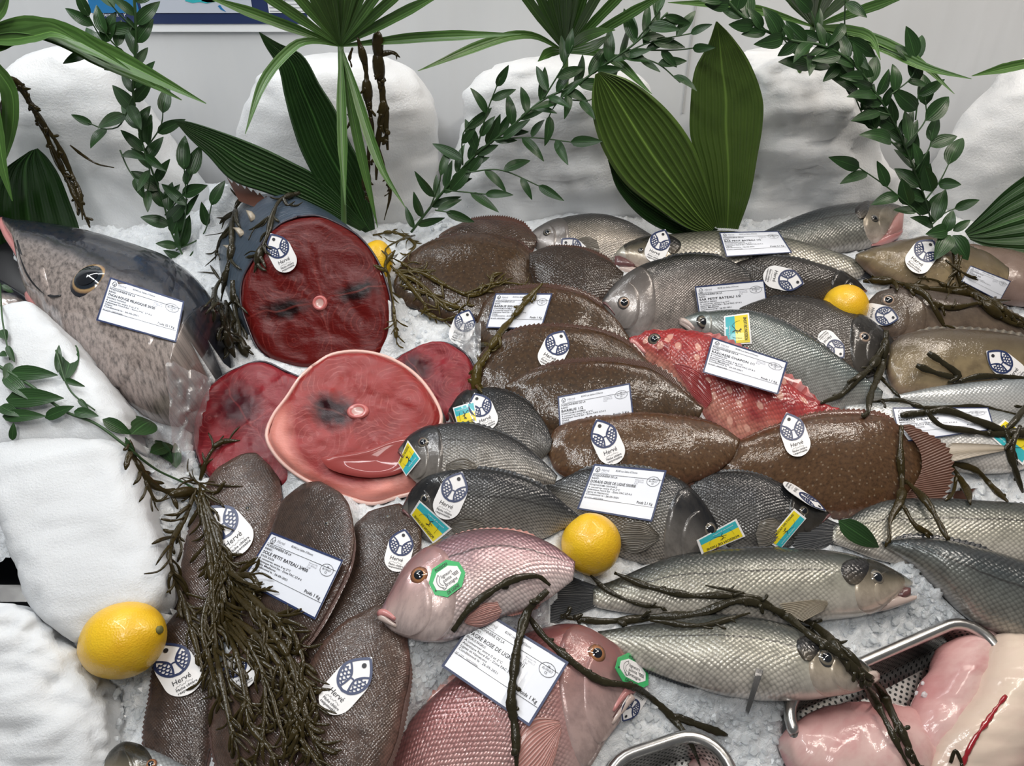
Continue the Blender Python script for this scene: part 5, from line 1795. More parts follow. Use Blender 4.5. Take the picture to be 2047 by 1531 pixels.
def octo(label, q, keys=None, bend=.6):
    mp = Quad(q, keys, bend=bend)
    a = np.linalg.norm(mp.pos(0, .5) - mp.pos(1, .5)); b = np.linalg.norm(mp.pos(.5, 0) - mp.pos(.5, 1))
    asp = b / a
    th = thing('line_caught_tag', label, 'label', mp(.5, .5), 'green octagonal labels')
    def ring(s_, off):
        pts = [(.27, 0), (.73, 0), (1, .3), (1, .7), (.73, 1), (.27, 1), (0, .7), (0, .3)]
        out = []
        for i in range(8):
            p, q_ = np.array(pts[i]), np.array(pts[(i + 1) % 8])
            for t in (0, .34, .67):
                r = p + (q_ - p) * t
                out.append(mp(.5 + (r[0] - .5) * s_[0], .5 + (r[1] - .5) * s_[1], off))
        return out
    def plate(nm, s_, o0, o1, mt):
        R = [ring(s_, o1), ring((s_[0] * .5, s_[1] * .5), o1)]
        v = R[0] + R[1] + [mp(.5, .5, o1)] + ring(s_, o0)
        k = 24
        f = [(i, (i + 1) % k, (i + 1) % k + k, i + k) for i in range(k)] + [(i + k, (i + 1) % k + k, 2 * k) for i in range(k)] + [(i, (i + 1) % k, (i + 1) % k + 2 * k + 1, i + 2 * k + 1) for i in range(k)]
        mk(nm, v, f, M[mt], th, smooth=False)
    plate('plate', (1, 1), -.0006, .0002, 'greenp')
    plate('white_panel', (.80, .62), .0002, .0006, 'tagcard')
    tm = MB()
    o = .0010
    put_text(tm, mp, 'POISSON', .31, .16, .10, .38, asp, o, 0, .01)
    put_text(tm, mp, 'DE LIGNE', .31, .95, .10, .38, asp, o, 0, .01)
    put_text(tm, mp, 'ligneurs', .36, .43, .11, .34, asp, o, 0, .0)
    put_text(tm, mp, 'pointe', .36, .575, .11, .26, asp, o, 0, .0)
    put_text(tm, mp, 'Bretagne', .36, .72, .11, .38, asp, o, 0, .0)
    for i in range(3):
        stroke(tm, mp, [(.66 + .02 * i, .49 + .04 * i), (.84, .49 + .04 * i)], .016, asp, o)
    stroke(tm, mp, smooth_path([(.32, .27), (.25, .33), (.20, .45), (.22, .60), (.30, .70), (.35, .76)], 16), .014, asp, o)
    stroke(tm, mp, smooth_path([(.32, .27), (.33, .36), (.27, .46), (.28, .58), (.33, .64)], 16), .012, asp, o)
    stroke(tm, mp, [(.26, .68), (.30, .77), (.37, .74)], .014, asp, o)
    fill(tm, mp, arc(.075, .62, .022, .022 / asp, 0, 2 * PI, 12), o)
    tm.build('lettering', M['ink'], th, False)
# ------------------------------------------------------------------ lemons
def lemon_mat():
    m, nt, b = new_mat('lemon_peel')
    g = NT(nt)
    p = g.obj()
    nz = g.noise(p, 30, 3)
    c = g.ramp(nz, [(.3, (.72, .40, .012)), (.7, (.82, .52, .02))])
    c = g.mix(g.ramp(g.noise(p, 55, 3), [(.70, 0.), (.76, .5)]), c, (.34, .20, .03))
    g.l(c, b.inputs['Base Color'])
    b.inputs['Roughness'].default_value = .33
    b.inputs['Coat Weight'].default_value = .2
    d = g.voro(p, 520, 1.0)
    nr = g.bump(d, .35, .0008)
    g.l(nr, b.inputs['Normal'])
    b.inputs['Subsurface Weight'].default_value = .1
    b.inputs['Subsurface Radius'].default_value = (.006, .004, .001)
    return m


M['lemon'] = lemon_mat()
M['stem'] = plain('green_brown_stem', (.13, .12, .03), .6)


def lemon(key, label, px, py, rpx, ax_px, elong, keys=None, toward=0.0, stemend=True, t=None, nip=1.0):
    """px,py centre; rpx short radius; ax_px image direction of the stem end; elong = long/short"""
    h = cast(px, py + rpx * .6, keys)
    tt = t or h[0]
    r = rpx * tt / FPX
    c = CAM + ray(px, py) * (tt - (r * .75 if t is None else 0))
    a = unit(RT * ax_px[0] - UP * ax_px[1] - FW * toward)
    b = unit(np.cross(a, FW + .01 * RT)); d = np.cross(a, b)
    n, k = 34, 36
    prof = []
    for i in range(n):
        th = PI * i / (n - 1)
        x = -math.cos(th)
        y = math.sin(th) ** .92
        L = elong * x
        if x > .9:
            L += nip * .10 * ((x - .9) / .1) ** 1.5 * .6
        if x < -.88:
            L -= nip * .20 * ((-x - .88) / .12) ** 1.6; y = max(y, .02) * (1 + .1 * nip)
        prof.append((L, y))
    v = []
    for L, y in prof:
        for j in range(k):
            q = 2 * PI * j / k
            p = c + r * (a * L + (b * math.cos(q) + d * math.sin(q)) * y)
            v.append(p + unit(p - c) * .0012 * mn.noise(Vector(p) * 30))
    f = grid_faces(n, k, True)
    f = [tuple(q) for q in f]
    P = [np.array(v[i]) for i in f[len(f) // 2]]
    if np.cross(P[1] - P[0], P[2] - P[0]) @ (P[0] - c) < 0:
        f = [tuple(reversed(q)) for q in f]
    th = thing('lemon', label, 'lemon', c - np.array([0, 0, r]))
    mk('peel', v, f, M['lemon'], th)
    if stemend:
        e = c + a * r * (elong + .03 * nip)
        tv, tf = tube([e - a * .002, e + a * .0035, e + a * .0042], [.0045, .004, .002], 8)
        mk('stem_end', tv, tf, M['stem'], th)
    reg(key, v, f)


lemon('L1', 'whole lemon with its stem end to the right, in the ice at the lower left', 246, 1279, 71, (.9, -.30), 1.16, ['ICE', 'I8', 'I7'], .25)
lemon('L2', 'round lemon with its tip down, between the grey bream card and the lowest pink fish', 1181, 1087, 58, (-.15, -1.), 1.0, None, .35, False)
lemon('L3', 'half-seen lemon tucked behind the dark seabream with a pink-rimmed eye', 1690, 612, 43, (1, -.2), 1.0, None, .0, False, t=cast(1690, 600)[0] - .012)
lemon('L4', 'lemon half hidden behind the standing tuna cut', 752, 524, 34, (.2, -1), 1.25, None, .0, False, t=cast(800, 560)[0] + .01)

# ------------------------------------------------------------------ clear plastic wrap at the cuts
def plastic():
    m, nt, b = new_mat('clear_plastic_film')
    g = NT(nt)
    out = nt.nodes['Material Output']
    tr = g.n('ShaderNodeBsdfTransparent'); gl = g.n('ShaderNodeBsdfGlossy'); df = g.n('ShaderNodeBsdfDiffuse')
    gl.inputs['Roughness'].default_value = .12
    df.inputs['Color'].default_value = (.8, .82, .85, 1)
    fr = g.n('ShaderNodeFresnel'); fr.inputs[0].default_value = 1.6
    nr = g.bump(g.noise(g.obj(), 60, 4, .7), .9, .004)
    g.l(nr, gl.inputs['Normal']); g.l(nr, fr.inputs['Normal'])
    m1 = g.n('ShaderNodeMixShader'); m1.inputs[0].default_value = .22
    g.l(tr.outputs[0], m1.inputs[1]); g.l(df.outputs[0], m1.inputs[2])
    m2 = g.n('ShaderNodeMixShader'); g.l(g.math('ADD', fr.outputs[0], .12), m2.inputs[0])
    g.l(m1.outputs[0], m2.inputs[1]); g.l(gl.outputs[0], m2.inputs[2])
    g.l(m2.outputs[0], out.inputs['Surface'])
    return m


M['film'] = plastic()


def film(label, q, keys=None, seed=1, amp=.008):
    mp = Quad(q, keys, lift=.006, bend=.5)
    n = 26
    v = []
    for i in range(n):
        for j in range(n):
            u, w = i / (n - 1), j / (n - 1)
            p = mp.pos(u, w)
            v.append(p + EN * (amp * fbm(p + seed, 30, 4)) + unit(CAM - p) * amp * abs(mn.noise(Vector(p) * 45 + Vector((seed, 0, 0)))))
    mk('plastic_film', v, grid_faces(n, n), M['film'], label=label, cat='plastic film')


film('clear crumpled plastic film between the tuna head and the left tuna steak', [(332, 722), (425, 748), (395, 900), (345, 905)], None, 2, .012)
film('clear crumpled plastic film under the white tag left of the seaweed-crossed card', [(905, 640), (962, 655), (960, 735), (912, 690)], None, 5, .012)

# ------------------------------------------------------------------ price cards
HK = "A conserver entre 0 et 2\u00b0C"
AT = "Atlantique Nord Est - Zone FAC 27.4 ii"
FM = 'Filets Maillants'
CO = 'Conditionn\u00e9 le : 26-05-2021'
card('price card on the tuna head, beside its big eye', [(221, 555), (368, 603), (352, 684), (193, 640)], ['THON ROUGE PELAGIQUE 20/30', 'THUNNUS THYNNUS', HK, AT, 'Chalut', CO], 'Poids 32.1 Kg', ['tuna'], bend=60)
card('price card on the long pale sea bass at the back', [(1438, 465), (1555, 462), (1583, 505), (1452, 513)], ['BAR PETIT BATEAU 1/2', 'DICENTRARCHUS LABRAX', HK, AT, 'Lignes', CO], 'Poids 2.1 Kg', ['Ba2', 'Ba1'])
card('price card crossed by a seaweed strand, on a brown flatfish in the middle', [(991, 587), (1104, 587), (1082, 658), (972, 655)], ['BARBUE 500/1', 'SCOPHTHALMUS RHOMBUS', HK, AT, 'Chalut', CO], 'Poids 1 Kg', ['B3', 'B1'])
card('price card on a brown flatfish, its lower edge under the flatfish in front', [(1115, 793), (1259, 766), (1268, 848), (1120, 876)], ['BARBUE 1/2', 'SCOPHTHALMUS RHOMBUS', HK, AT, 'Chalut', CO], 'Poids 2 Kg', ['B5'], lift=.0008)
card('price card leaning behind the slim silvery fish with the yellow label', [(1389, 573), (1527, 560), (1536, 632), (1400, 646)], ['SAR PETIT BATEAU 1/2', 'DIPLODUS SARGUS', HK, AT, FM, CO], 'Poids 2 Kg', ['Sa2', 'Sa3'], lift=.0008)
card('price card on the red scorpionfish', [(1424, 675), (1574, 724), (1555, 788), (1405, 744)], ['RASCASSE CHAPON 1/1', 'SCORPAENA SSP', HK, AT, FM, CO], 'Poids 1.1 Kg', ['Ch', 'Gb'], lift=.007)
card('price card on the grey bream above the round lemon', [(1188, 928), (1332, 941), (1303, 1042), (1154, 1017)], ['DORADE GRISE DE LIGNE 500/800', 'SPONDYLIOSOMA CANTHARUS', HK, AT, 'Lignes et Hame\u00e7ons', CO], 'Poids 2.1 Kg', ['Gr4'])
card('price card on the brown soles at the front left', [(543, 1064), (686, 1120), (630, 1238), (484, 1160)], ['SOLE PETIT BATEAU 3/400', 'SOLEA SOLEA', HK, AT, FM, CO], 'Poids 1 Kg', ['So2', 'So3', 'So1'])
card('largest price card, on the rose bream at the front, crossed by seaweed', [(962, 1217), (1136, 1324), (1058, 1451), (883, 1331)], ['PAGRE ROSE DE LIGNE 500/1', 'PAGRUS PAGRUS', HK, AT, 'Lignes et Hame\u00e7ons', CO], 'Poids 1 Kg', ['P2', 'P1', 'ICE'], bend=.5)
card('dim price card with a folded corner at the right edge', [(1940, 531), (2020, 562), (1998, 602), (1922, 562)], ['LINGUE 2/3', 'MOLVA MOLVA', HK, AT], '', ['Y1b', 'Y1a'])
card('price card on the pale silver fish, under dark seaweed strands', [(1784, 815), (1975, 815), (1988, 858), (1800, 884)], ['MERLU DE LIGNE', 'MERLUCCIUS', HK, AT], 'Poids 2 Kg', ['Wh2', 'Wh1'])

# ------------------------------------------------------------------ white tags
tag('white fish-emblem tag pinned on the standing dark red tuna cut', (541, 466), (580, 542), ['chunk'])
tag('white fish-emblem tag half sunk behind the dark flatfish, on the back seabream', (1122, 476), (1178, 530), ['Sa0'])
tag('white fish-emblem tag on the long pale sea bass near its mouth', (1330, 458), (1302, 523), ['Ba2'])
tag('white fish-emblem tag near the tip of the olive fish at the back right', (1867, 479), (1822, 541), ['Y1a'])
tag('white fish-emblem tag lying sideways on the dark brown seabream left of the half-seen lemon', (1608, 567), (1526, 548), ['Sa3'])
tag('white fish-emblem tag lying sideways under the sunken eye of the mottled fish', (1798, 637), (1722, 622), ['Y2'])
tag('white fish-emblem tag upside down under the dark seabream cheek, mostly covered', (1688, 716), (1640, 664), ['Sa4'])
tag('white fish-emblem tag cut off by seaweed, on the yellowish fish at the right edge', (1972, 701), (2048, 762), ['Y3'])
tag('white fish-emblem tag standing on the ice left of the seaweed-crossed card', (939, 618), (912, 688), ['ICE', 'B3', 'S3'])
tag('white fish-emblem tag slanting on the brown flatfish below the seaweed-crossed card', (1128, 660), (1090, 735), ['B4'])
tag('white fish-emblem tag on the black bream beside a yellow and blue label', (948, 785), (980, 858), ['Gr2'])
tag('white fish-emblem tag on the warm brown flatfish directly above the grey bream card', (1192, 837), (1233, 926), ['B6'])
tag('white fish-emblem tag washed out by glare on the big reddish flatfish', (1572, 824), (1603, 911), ['B7'])
tag('white fish-emblem tag above the yellow label on the brownish grey bream', (924, 942), (882, 1036), ['Gr3'])
tag('white fish-emblem tag half under the seaweed on the sole with its nose at the steak', (412, 1012), (490, 1102), ['So1'])
tag('white fish-emblem tag on the sole beside the pink bream head', (810, 1056), (788, 1142), ['So3'])
tag('white fish-emblem tag right beside the whole lemon, on a dark sole', (322, 1284), (382, 1385), ['So5'])
tag('white fish-emblem tag slanting on the broad sole in front', (744, 1313), (648, 1421), ['So4'])
tag('white fish-emblem tag pushed into the ice under the green octagonal label of the rose bream', (1243, 1443), (1290, 1372), ['ICE', 'P2'])
tag('white fish-emblem tag nearly buried in the big seaweed bunch', (455, 1310), (497, 1372), ['So6', 'So5'])
tag('white fish-emblem tag seen edge-on over the head of the dark grey bream', (1652, 1022), (1566, 964), ['Gr5', 'B7'], wr=.16)

# yellow labels
linetag('yellow and turquoise label behind the head of the slim silvery fish', [(1449, 690), (1447, 632), (1497, 625), (1503, 687)], ['Gb'])
linetag('yellow and turquoise label behind the white tag on the black bream', [(905, 815), (948, 802), (955, 845), (917, 860)], ['Gr2'])
linetag('yellow and turquoise label folded over the mouth of the grey bream', [(841, 917), (812, 952), (795, 925), (815, 880)], ['Gr1'])
linetag('yellow and turquoise label below the white tag of the brownish grey bream', [(903, 1057), (838, 1000), (820, 1028), (866, 1087)], ['Gr3'])
linetag('yellow and turquoise label upside down at the eye of the bream under the card', [(1472, 1037), (1393, 1080), (1403, 1108), (1490, 1072)], ['Gr4', 'Gr5'])
linetag('yellow and turquoise label at the jaw of the dark grey bream', [(1560, 1098), (1612, 1036), (1588, 1016), (1532, 1082)], ['Gr5', 'Gr4'])
linetag('yellow and turquoise label at the right edge, tangled in seaweed', [(1975, 868), (2045, 930), (2075, 880), (2008, 838)], ['Wh2', 'Wh1'])
octo('green octagonal label beside the eye of the pink bream', [(848, 1148), (908, 1108), (940, 1160), (878, 1206)], ['P1'])
octo('green octagonal label by the mouth of the rose bream in front', [(1240, 1297), (1296, 1325), (1296, 1388), (1226, 1352)], ['P2', 'ICE'])
# ------------------------------------------------------------------ seaweed
def weed_mat(name, c1, c2):
    m, nt, b = new_mat(name)
    g = NT(nt)
    nz = g.noise(g.obj(), 70, 4, .6)
    g.l(g.mix(nz, c1, c2), b.inputs['Base Color'])
    b.inputs['Roughness'].default_value = .26
    b.inputs['Coat Weight'].default_value = .4
    b.inputs['Coat Roughness'].default_value = .05
    b.inputs['Specular IOR Level'].default_value = .12
    g.l(g.bump(g.noise(g.obj(), 160, 3), .5, .002), b.inputs['Normal'])
    g.l(g.bump(g.noise(g.obj(), 260, 2), .35, .002), b.inputs['Coat Normal'])
    return m


M['weed'] = weed_mat('wet_brown_seaweed', (.018, .013, .004), (.042, .030, .008))
M['weed_olive'] = weed_mat('wet_olive_seaweed', (.04, .028, .006), (.085, .062, .012))
M['weed_black'] = weed_mat('blackish_seaweed', (.015, .013, .007), (.032, .027, .013))


def drape_path(pts, n, lift, keys=None, y=None, hug=3):
    P = smooth_path([(float(a), float(b)) for a, b in pts], n)
    if y is not None:
        ys = np.interp(np.linspace(0, 1, n), np.linspace(0, 1, len(y)), y) if isinstance(y, (list, tuple)) else [y] * n
        return np.array([vp(a, b, yy) for (a, b), yy in zip(P, ys)]), P
    q = []
    last = None
    for a, b in P:
        h = cast(a, b, keys)
        if h is not None and abs(h[0]) < 1.9:
            last = 1 / h[0]
        q.append(last)
    f = next((x for x in q if x is not None), 1.0)
    q = np.array([f if x is None else x for x in q])
    # stay in front of what lies beneath, sag smoothly between
    k = hug
    mx = np.array([q[max(0, i - k):i + k + 1].max() for i in range(n)])
    pad = np.pad(mx, 3, 'edge')
    sm = np.array([pad[i:i + 7].mean() for i in range(n)])
    sm = np.maximum(sm, q)
    return np.array([CAM + ray(a, b) * (1 / s - lift) for (a, b), s in zip(P, sm)]), P


def strand(mb, pts3, w, seed, flat=.32, ends=(.6, .3), knob=0.25):
    n = len(pts3)
    r = random.Random(seed)
    ph = r.uniform(0, 6)
    rad = []
    for i in range(n):
        t = i / (n - 1)
        e = (ends[0] + (1 - ends[0]) * min(1, t * 6)) * (ends[1] + (1 - ends[1]) * min(1, (1 - t) * 5))
        rad.append(w * e * (1 + knob * math.sin(ph + i * .55) + .12 * r.uniform(-1, 1)))
    v, f = tube(pts3, rad, 8, flat, unit(CAM - pts3[n // 2]))
    mb.add(v, f)


def seaweed(label, strands, mat='weed', twigs=1.0, seed=0, w=.0035, y=None, keys=None, group='seaweed bunches', twl=(16, 42), bladders=.12, knob=.3):
    r = random.Random(seed)
    th = None
    for k, s in enumerate(strands):
        pts = s if not isinstance(s, dict) else s['p']
        ww = (w if not isinstance(s, dict) else s.get('w', w)) * .68
        yy = y if not isinstance(s, dict) else s.get('y', y)
        tw = twigs if not isinstance(s, dict) else s.get('t', twigs)
        Lp = sum(math.hypot(pts[i + 1][0] - pts[i][0], pts[i + 1][1] - pts[i][1]) for i in range(len(pts) - 1))
        n = max(10, int(Lp / 7))
        p3, pp = drape_path(pts, n, ww * .9, keys, yy)
        if th is None:
            c = p3[0]
            th = thing('seaweed', label, 'seaweed', p3.mean(axis=0), group)
        mb = MB()
        strand(mb, p3, ww, seed * 31 + k, knob=knob)
        cnt = int(Lp / 26 * tw)
        for _ in range(cnt):
            i = r.randrange(1, n - 1)
            d = pp[min(n - 1, i + 1)] - pp[i - 1]
            a = math.atan2(d[1], d[0]) + r.choice([-1, 1]) * r.uniform(.3, .95)
            L = r.uniform(*twl)
            b = a + r.uniform(-.7, .7)
            q = [pp[i], pp[i] + .5 * L * np.array([math.cos(a), math.sin(a)]), pp[i] + .5 * L * np.array([math.cos(a), math.sin(a)]) + .5 * L * np.array([math.cos(b), math.sin(b)])]
            yq = None
            if yy is not None:
                yq = p3[i][1] + r.uniform(-.006, .004)
            t3, _p = drape_path(q, 8, ww * r.uniform(.8, 2.2), keys, yq)
            t3[0] = p3[i]
            strand(mb, t3, ww * r.uniform(.4, .7), r.randrange(9999), ends=(1, .35))
        for _ in range(int(Lp / 30 * bladders * 3)):
            i = r.randrange(1, n - 2)
            t = unit(p3[i + 1] - p3[i])
            R = ww * r.uniform(1.3, 1.9)
            q = [p3[i] + t * R * 2.4 * z for z in np.linspace(-1, 1, 7)]
            v, f = tube(q, [R * max(.12, math.sqrt(max(0, 1 - z * z))) for z in np.linspace(-1, 1, 7)], 9, .8, unit(CAM - p3[i]))
            mb.add(v, f)
        mb.build('frond', M[mat], th)
    return th


# big bunch at the front left
big = []
r0 = random.Random(5)
trunk = [[(398, 965), (415, 1040), (430, 1110), (445, 1180), (465, 1260), (520, 1340)],
         [(392, 975), (372, 1030), (345, 1080), (338, 1120), (350, 1160), (375, 1230), (395, 1300), (410, 1360)],
         [(400, 980), (430, 1050), (455, 1130), (500, 1190), (560, 1250), (600, 1300), (610, 1350)],
         [(405, 990), (440, 1100), (470, 1180), (520, 1240), (575, 1310), (600, 1390), (620, 1460), (650, 1531)],
         [(400, 1000), (420, 1120), (425, 1200), (430, 1290), (445, 1370), (460, 1440), (480, 1520)],
         [(410, 1080), (450, 1150), (480, 1200), (540, 1225), (590, 1262)],
         [(420, 1130), (450, 1210), (500, 1290), (540, 1380), (560, 1450), (590, 1531)],
         [(430, 1200), (470, 1300), (490, 1380), (500, 1450), (540, 1500), (560, 1550)],
         [(440, 1220), (500, 1260), (560, 1330), (590, 1420), (600, 1500)],
         [(420, 1180), (405, 1260), (425, 1340), (440, 1410)],
         [(450, 1160), (500, 1150), (520, 1180)],
         [(455, 1240), (520, 1330), (530, 1420), (515, 1500), (500, 1550)],
         [(520, 1320), (580, 1370), (570, 1440), (530, 1450)],
         [(600, 1310), (585, 1265), (572, 1240)],
         [(410, 1060), (440, 1120), (500, 1175), (525, 1190)],
         [(436, 1180), (480, 1275), (560, 1300), (615, 1370), (640, 1440)],
         [(445, 1300), (470, 1390), (520, 1410), (560, 1400)],
         [(560, 1400), (600, 1470), (640, 1531), (660, 1560)]]
for q in trunk:
    big.append(dict(p=q, w=r0.uniform(.0030, .0050)))
big.append(dict(p=[(450, 962), (430, 985), (400, 968), (380, 955)], w=.003))
big.append(dict(p=[(400, 965), (440, 970), (485, 972)], w=.002, t=.6))
seaweed('big tangled bunch of dark brown seaweed over the soles at the front left', big, 'weed', 2.4, 11, twl=(20, 62), bladders=.02, knob=.14)
seaweed('dark seaweed running along the edge of the large ice block to the tuna steak', [dict(p=[(255, 880), (275, 930), (300, 965), (345, 985), (395, 980)], w=.006, t=1.2), dict(p=[(400, 960), (415, 915), (440, 885), (480, 880)], w=.004), dict(p=[(290, 960), (310, 1000), (340, 995)], w=.003)], 'weed', 1.4, 13)
seaweed('blackish seaweed twigs, partly standing in for shadow, between the ice mound and standing tuna cut', [dict(p=[(520, 395), (480, 400), (465, 440), (462, 500), (450, 560), (440, 610)], w=.005), dict(p=[(470, 440), (440, 480), (430, 520)], w=.003), dict(p=[(455, 540), (430, 580), (425, 640)], w=.004), dict(p=[(440, 560), (420, 530)], w=.0025), dict(p=[(450, 600), (470, 660), (490, 705)], w=.006), dict(p=[(465, 560), (470, 620), (480, 690)], w=.006), dict(p=[(440, 620), (455, 680), (470, 715)], w=.006), dict(p=[(425, 575), (450, 640), (462, 700)], w=.005)], 'weed_black', 1.3, 17, keys=['I1', 'I2', 'chunk', 'tuna', 'ICE'])  # lower strands added to darken the shadowed gap between tuna head and cut
seaweed('knotty dark seaweed hanging over the top of the standing tuna cut', [dict(p=[(600, 385), (560, 400), (545, 430), (535, 470), (520, 505), (508, 545)], w=.005), dict(p=[(545, 430), (510, 455), (497, 460)], w=.0035), dict(p=[(525, 500), (505, 512), (490, 515)], w=.003), dict(p=[(565, 392), (575, 410), (590, 402)], w=.003)], 'weed_black', 1.2, 19, keys=['chunk', 'I2'])
sw = []
for q in ([(745, 470), (790, 465), (830, 490), (800, 520)], [(790, 545), (830, 560), (880, 600), (930, 620)], [(780, 530), (810, 560), (850, 610), (860, 640)], [(775, 545), (785, 600), (790, 650), (793, 690)], [(785, 540), (840, 545), (890, 570), (940, 590), (985, 580)],
          [(800, 570), (860, 590), (900, 620), (940, 605)], [(840, 620), (890, 640), (930, 625)], [(795, 520), (830, 540), (870, 540)], [(830, 470), (800, 480), (770, 500), (790, 530)], [(780, 555), (770, 530), (790, 500)], [(930, 585), (1000, 565), (1060, 570), (1098, 566)], [(980, 575), (985, 550), (1005, 545)]):
    sw.append(dict(p=q, w=r0.uniform(.0025, .0042)))
seaweed('tangled olive seaweed between the lemon at the tuna cut and the dark flatfish', sw, 'weed_olive', 1.7, 23, bladders=.15, twl=(12, 34))
seaweed('olive seaweed strand crossing the price card in the middle', [dict(p=[(1085, 566), (1060, 592), (1030, 630), (1000, 665), (975, 705), (955, 740), (950, 775)], w=.0055), dict(p=[(985, 690), (960, 690), (950, 710)], w=.004), dict(p=[(975, 705), (1000, 690)], w=.004), dict(p=[(960, 735), (945, 760), (960, 770)], w=.004)], 'weed_olive', 1.5, 29, bladders=.25, twl=(10, 26))
seaweed('brown twiggy seaweed hanging in front of the leftmost ice mound', [dict(p=[(-5, 150), (30, 160), (60, 205), (85, 250), (105, 300), (130, 350), (155, 400), (180, 455)], w=.006), dict(p=[(40, 175), (80, 240), (110, 280), (135, 330), (160, 390), (165, 440)], w=.005), dict(p=[(140, 290), (165, 310), (195, 328), (228, 335)], w=.0025, t=.2), dict(p=[(100, 290), (130, 350), (150, 380), (155, 430)], w=.004), dict(p=[(8, 200), (-2, 260), (5, 310)], w=.006)], 'weed', 1.6, 31, y=[1.12, 1.13, 1.13, 1.10], bladders=0, twl=(8, 20))
seaweed('brown seaweed hanging from the hub of the central fan palm', [dict(p=[(715, 75), (730, 130), (735, 190), (742, 250), (735, 330), (730, 400)], w=.006), dict(p=[(755, 75), (757, 130), (765, 190), (770, 240), (775, 300)], w=.007), dict(p=[(760, 130), (765, 210), (755, 290), (752, 360)], w=.005), dict(p=[(755, 290), (770, 340), (780, 385), (768, 440)], w=.003), dict(p=[(720, 200), (705, 235), (692, 260)], w=.004), dict(p=[(705, 95), (700, 110), (698, 122)], w=.003), dict(p=[(755, 110), (785, 105), (800, 115)], w=.004)], 'weed', 1.3, 37, y=[1.085, 1.085], bladders=.1, twl=(8, 20))
seaweed('long dark seaweed strand over the pink bream and the largest price card', [dict(p=[(905, 1262), (940, 1215), (985, 1180), (1030, 1157), (1075, 1152), (1100, 1170)], w=.0055, t=.25), dict(p=[(1095, 1180), (1060, 1215), (1048, 1240), (1035, 1290), (1028, 1340), (1022, 1400), (1030, 1460), (1033, 1545)], w=.0068, t=.5), dict(p=[(1052, 1225), (1085, 1270), (1140, 1320), (1200, 1360), (1270, 1375), (1330, 1420), (1375, 1475), (1400, 1531)], w=.0055, t=.4), dict(p=[(1345, 1430), (1400, 1450), (1455, 1470)], w=.0055, t=.2)], 'weed_black', .5, 41, twl=(8, 22), bladders=0, knob=.15)
seaweed('dark seaweed rope along the two whole sea bass and down over the monkfish', [dict(p=[(1120, 1232), (1200, 1242), (1300, 1235), (1400, 1225), (1480, 1200), (1560, 1225), (1620, 1270), (1680, 1310), (1730, 1370), (1770, 1440), (1800, 1500), (1825, 1545)], w=.0065), dict(p=[(1228, 1145), (1290, 1170), (1380, 1190), (1450, 1190), (1520, 1200), (1580, 1240)], w=.005, t=.3), dict(p=[(1545, 1225), (1610, 1240), (1660, 1280), (1700, 1330), (1750, 1365), (1790, 1440), (1830, 1520), (1845, 1550)], w=.0065), dict(p=[(1580, 1250), (1640, 1265), (1700, 1310), (1730, 1350)], w=.005), dict(p=[(1300, 1240), (1400, 1250), (1500, 1225)], w=.004, t=.4), dict(p=[(1180, 1150), (1215, 1180), (1270, 1205), (1330, 1215)], w=.0035, t=.4), dict(p=[(1410, 1170), (1480, 1185), (1540, 1215)], w=.0025, t=.3), dict(p=[(1900, 1525), (1910, 1500), (1925, 1531)], w=.003)], 'weed_black', .7, 43, twl=(8, 26), bladders=0, knob=.2)
seaweed('dark seaweed strands from the dark seabream head down to the pale silver fish', [dict(p=[(1772, 660), (1765, 720), (1752, 760), (1740, 790), (1735, 830)], w=.0065), dict(p=[(1768, 690), (1740, 735), (1710, 760), (1680, 790), (1640, 806)], w=.0065), dict(p=[(1740, 735), (1775, 770), (1800, 795)], w=.0035), dict(p=[(1740, 803), (1800, 800), (1850, 815), (1950, 812), (2047, 832)], w=.004, t=.2), dict(p=[(1800, 830), (1850, 825), (1890, 820), (1950, 840), (2010, 862), (2060, 870)], w=.007, t=.2), dict(p=[(1850, 820), (1880, 850), (1930, 860), (1990, 868), (2060, 862)], w=.0055, t=.2), dict(p=[(1905, 765), (1960, 752), (2050, 755)], w=.005, t=.3), dict(p=[(1855, 705), (1885, 725), (1915, 750), (1895, 765)], w=.006, t=.2), dict(p=[(1832, 730), (1870, 745), (1910, 755)], w=.006, t=.2), dict(p=[(2040, 850), (2020, 900), (2030, 940), (2045, 985)], w=.006), dict(p=[(2005, 850), (2020, 890), (2035, 930)], w=.004), dict(p=[(2060, 800), (2030, 840), (2010, 860)], w=.005)], 'weed_black', .6, 47, twl=(8, 24), bladders=0.06, knob=.2)
seaweed('tangled dark seaweed over the mottled fish with the sunken eye', [dict(p=[(1725, 562), (1780, 562), (1815, 572), (1850, 590), (1870, 620), (1890, 656)], w=.006), dict(p=[(1815, 572), (1880, 580), (1950, 590), (2000, 620), (2050, 640)], w=.006), dict(p=[(1860, 605), (1900, 615), (1960, 605), (2020, 600)], w=.005), dict(p=[(1920, 510), (1915, 545), (1930, 575), (1980, 600), (2050, 660)], w=.0055), dict(p=[(1835, 555), (1870, 560), (1900, 575), (1940, 570)], w=.003), dict(p=[(1905, 490), (1912, 520), (1905, 560)], w=.005), dict(p=[(1960, 600), (2010, 640), (2050, 655)], w=.006), dict(p=[(1890, 520), (1925, 545), (1955, 560)], w=.003)], 'weed', 1.2, 53, twl=(8, 26))
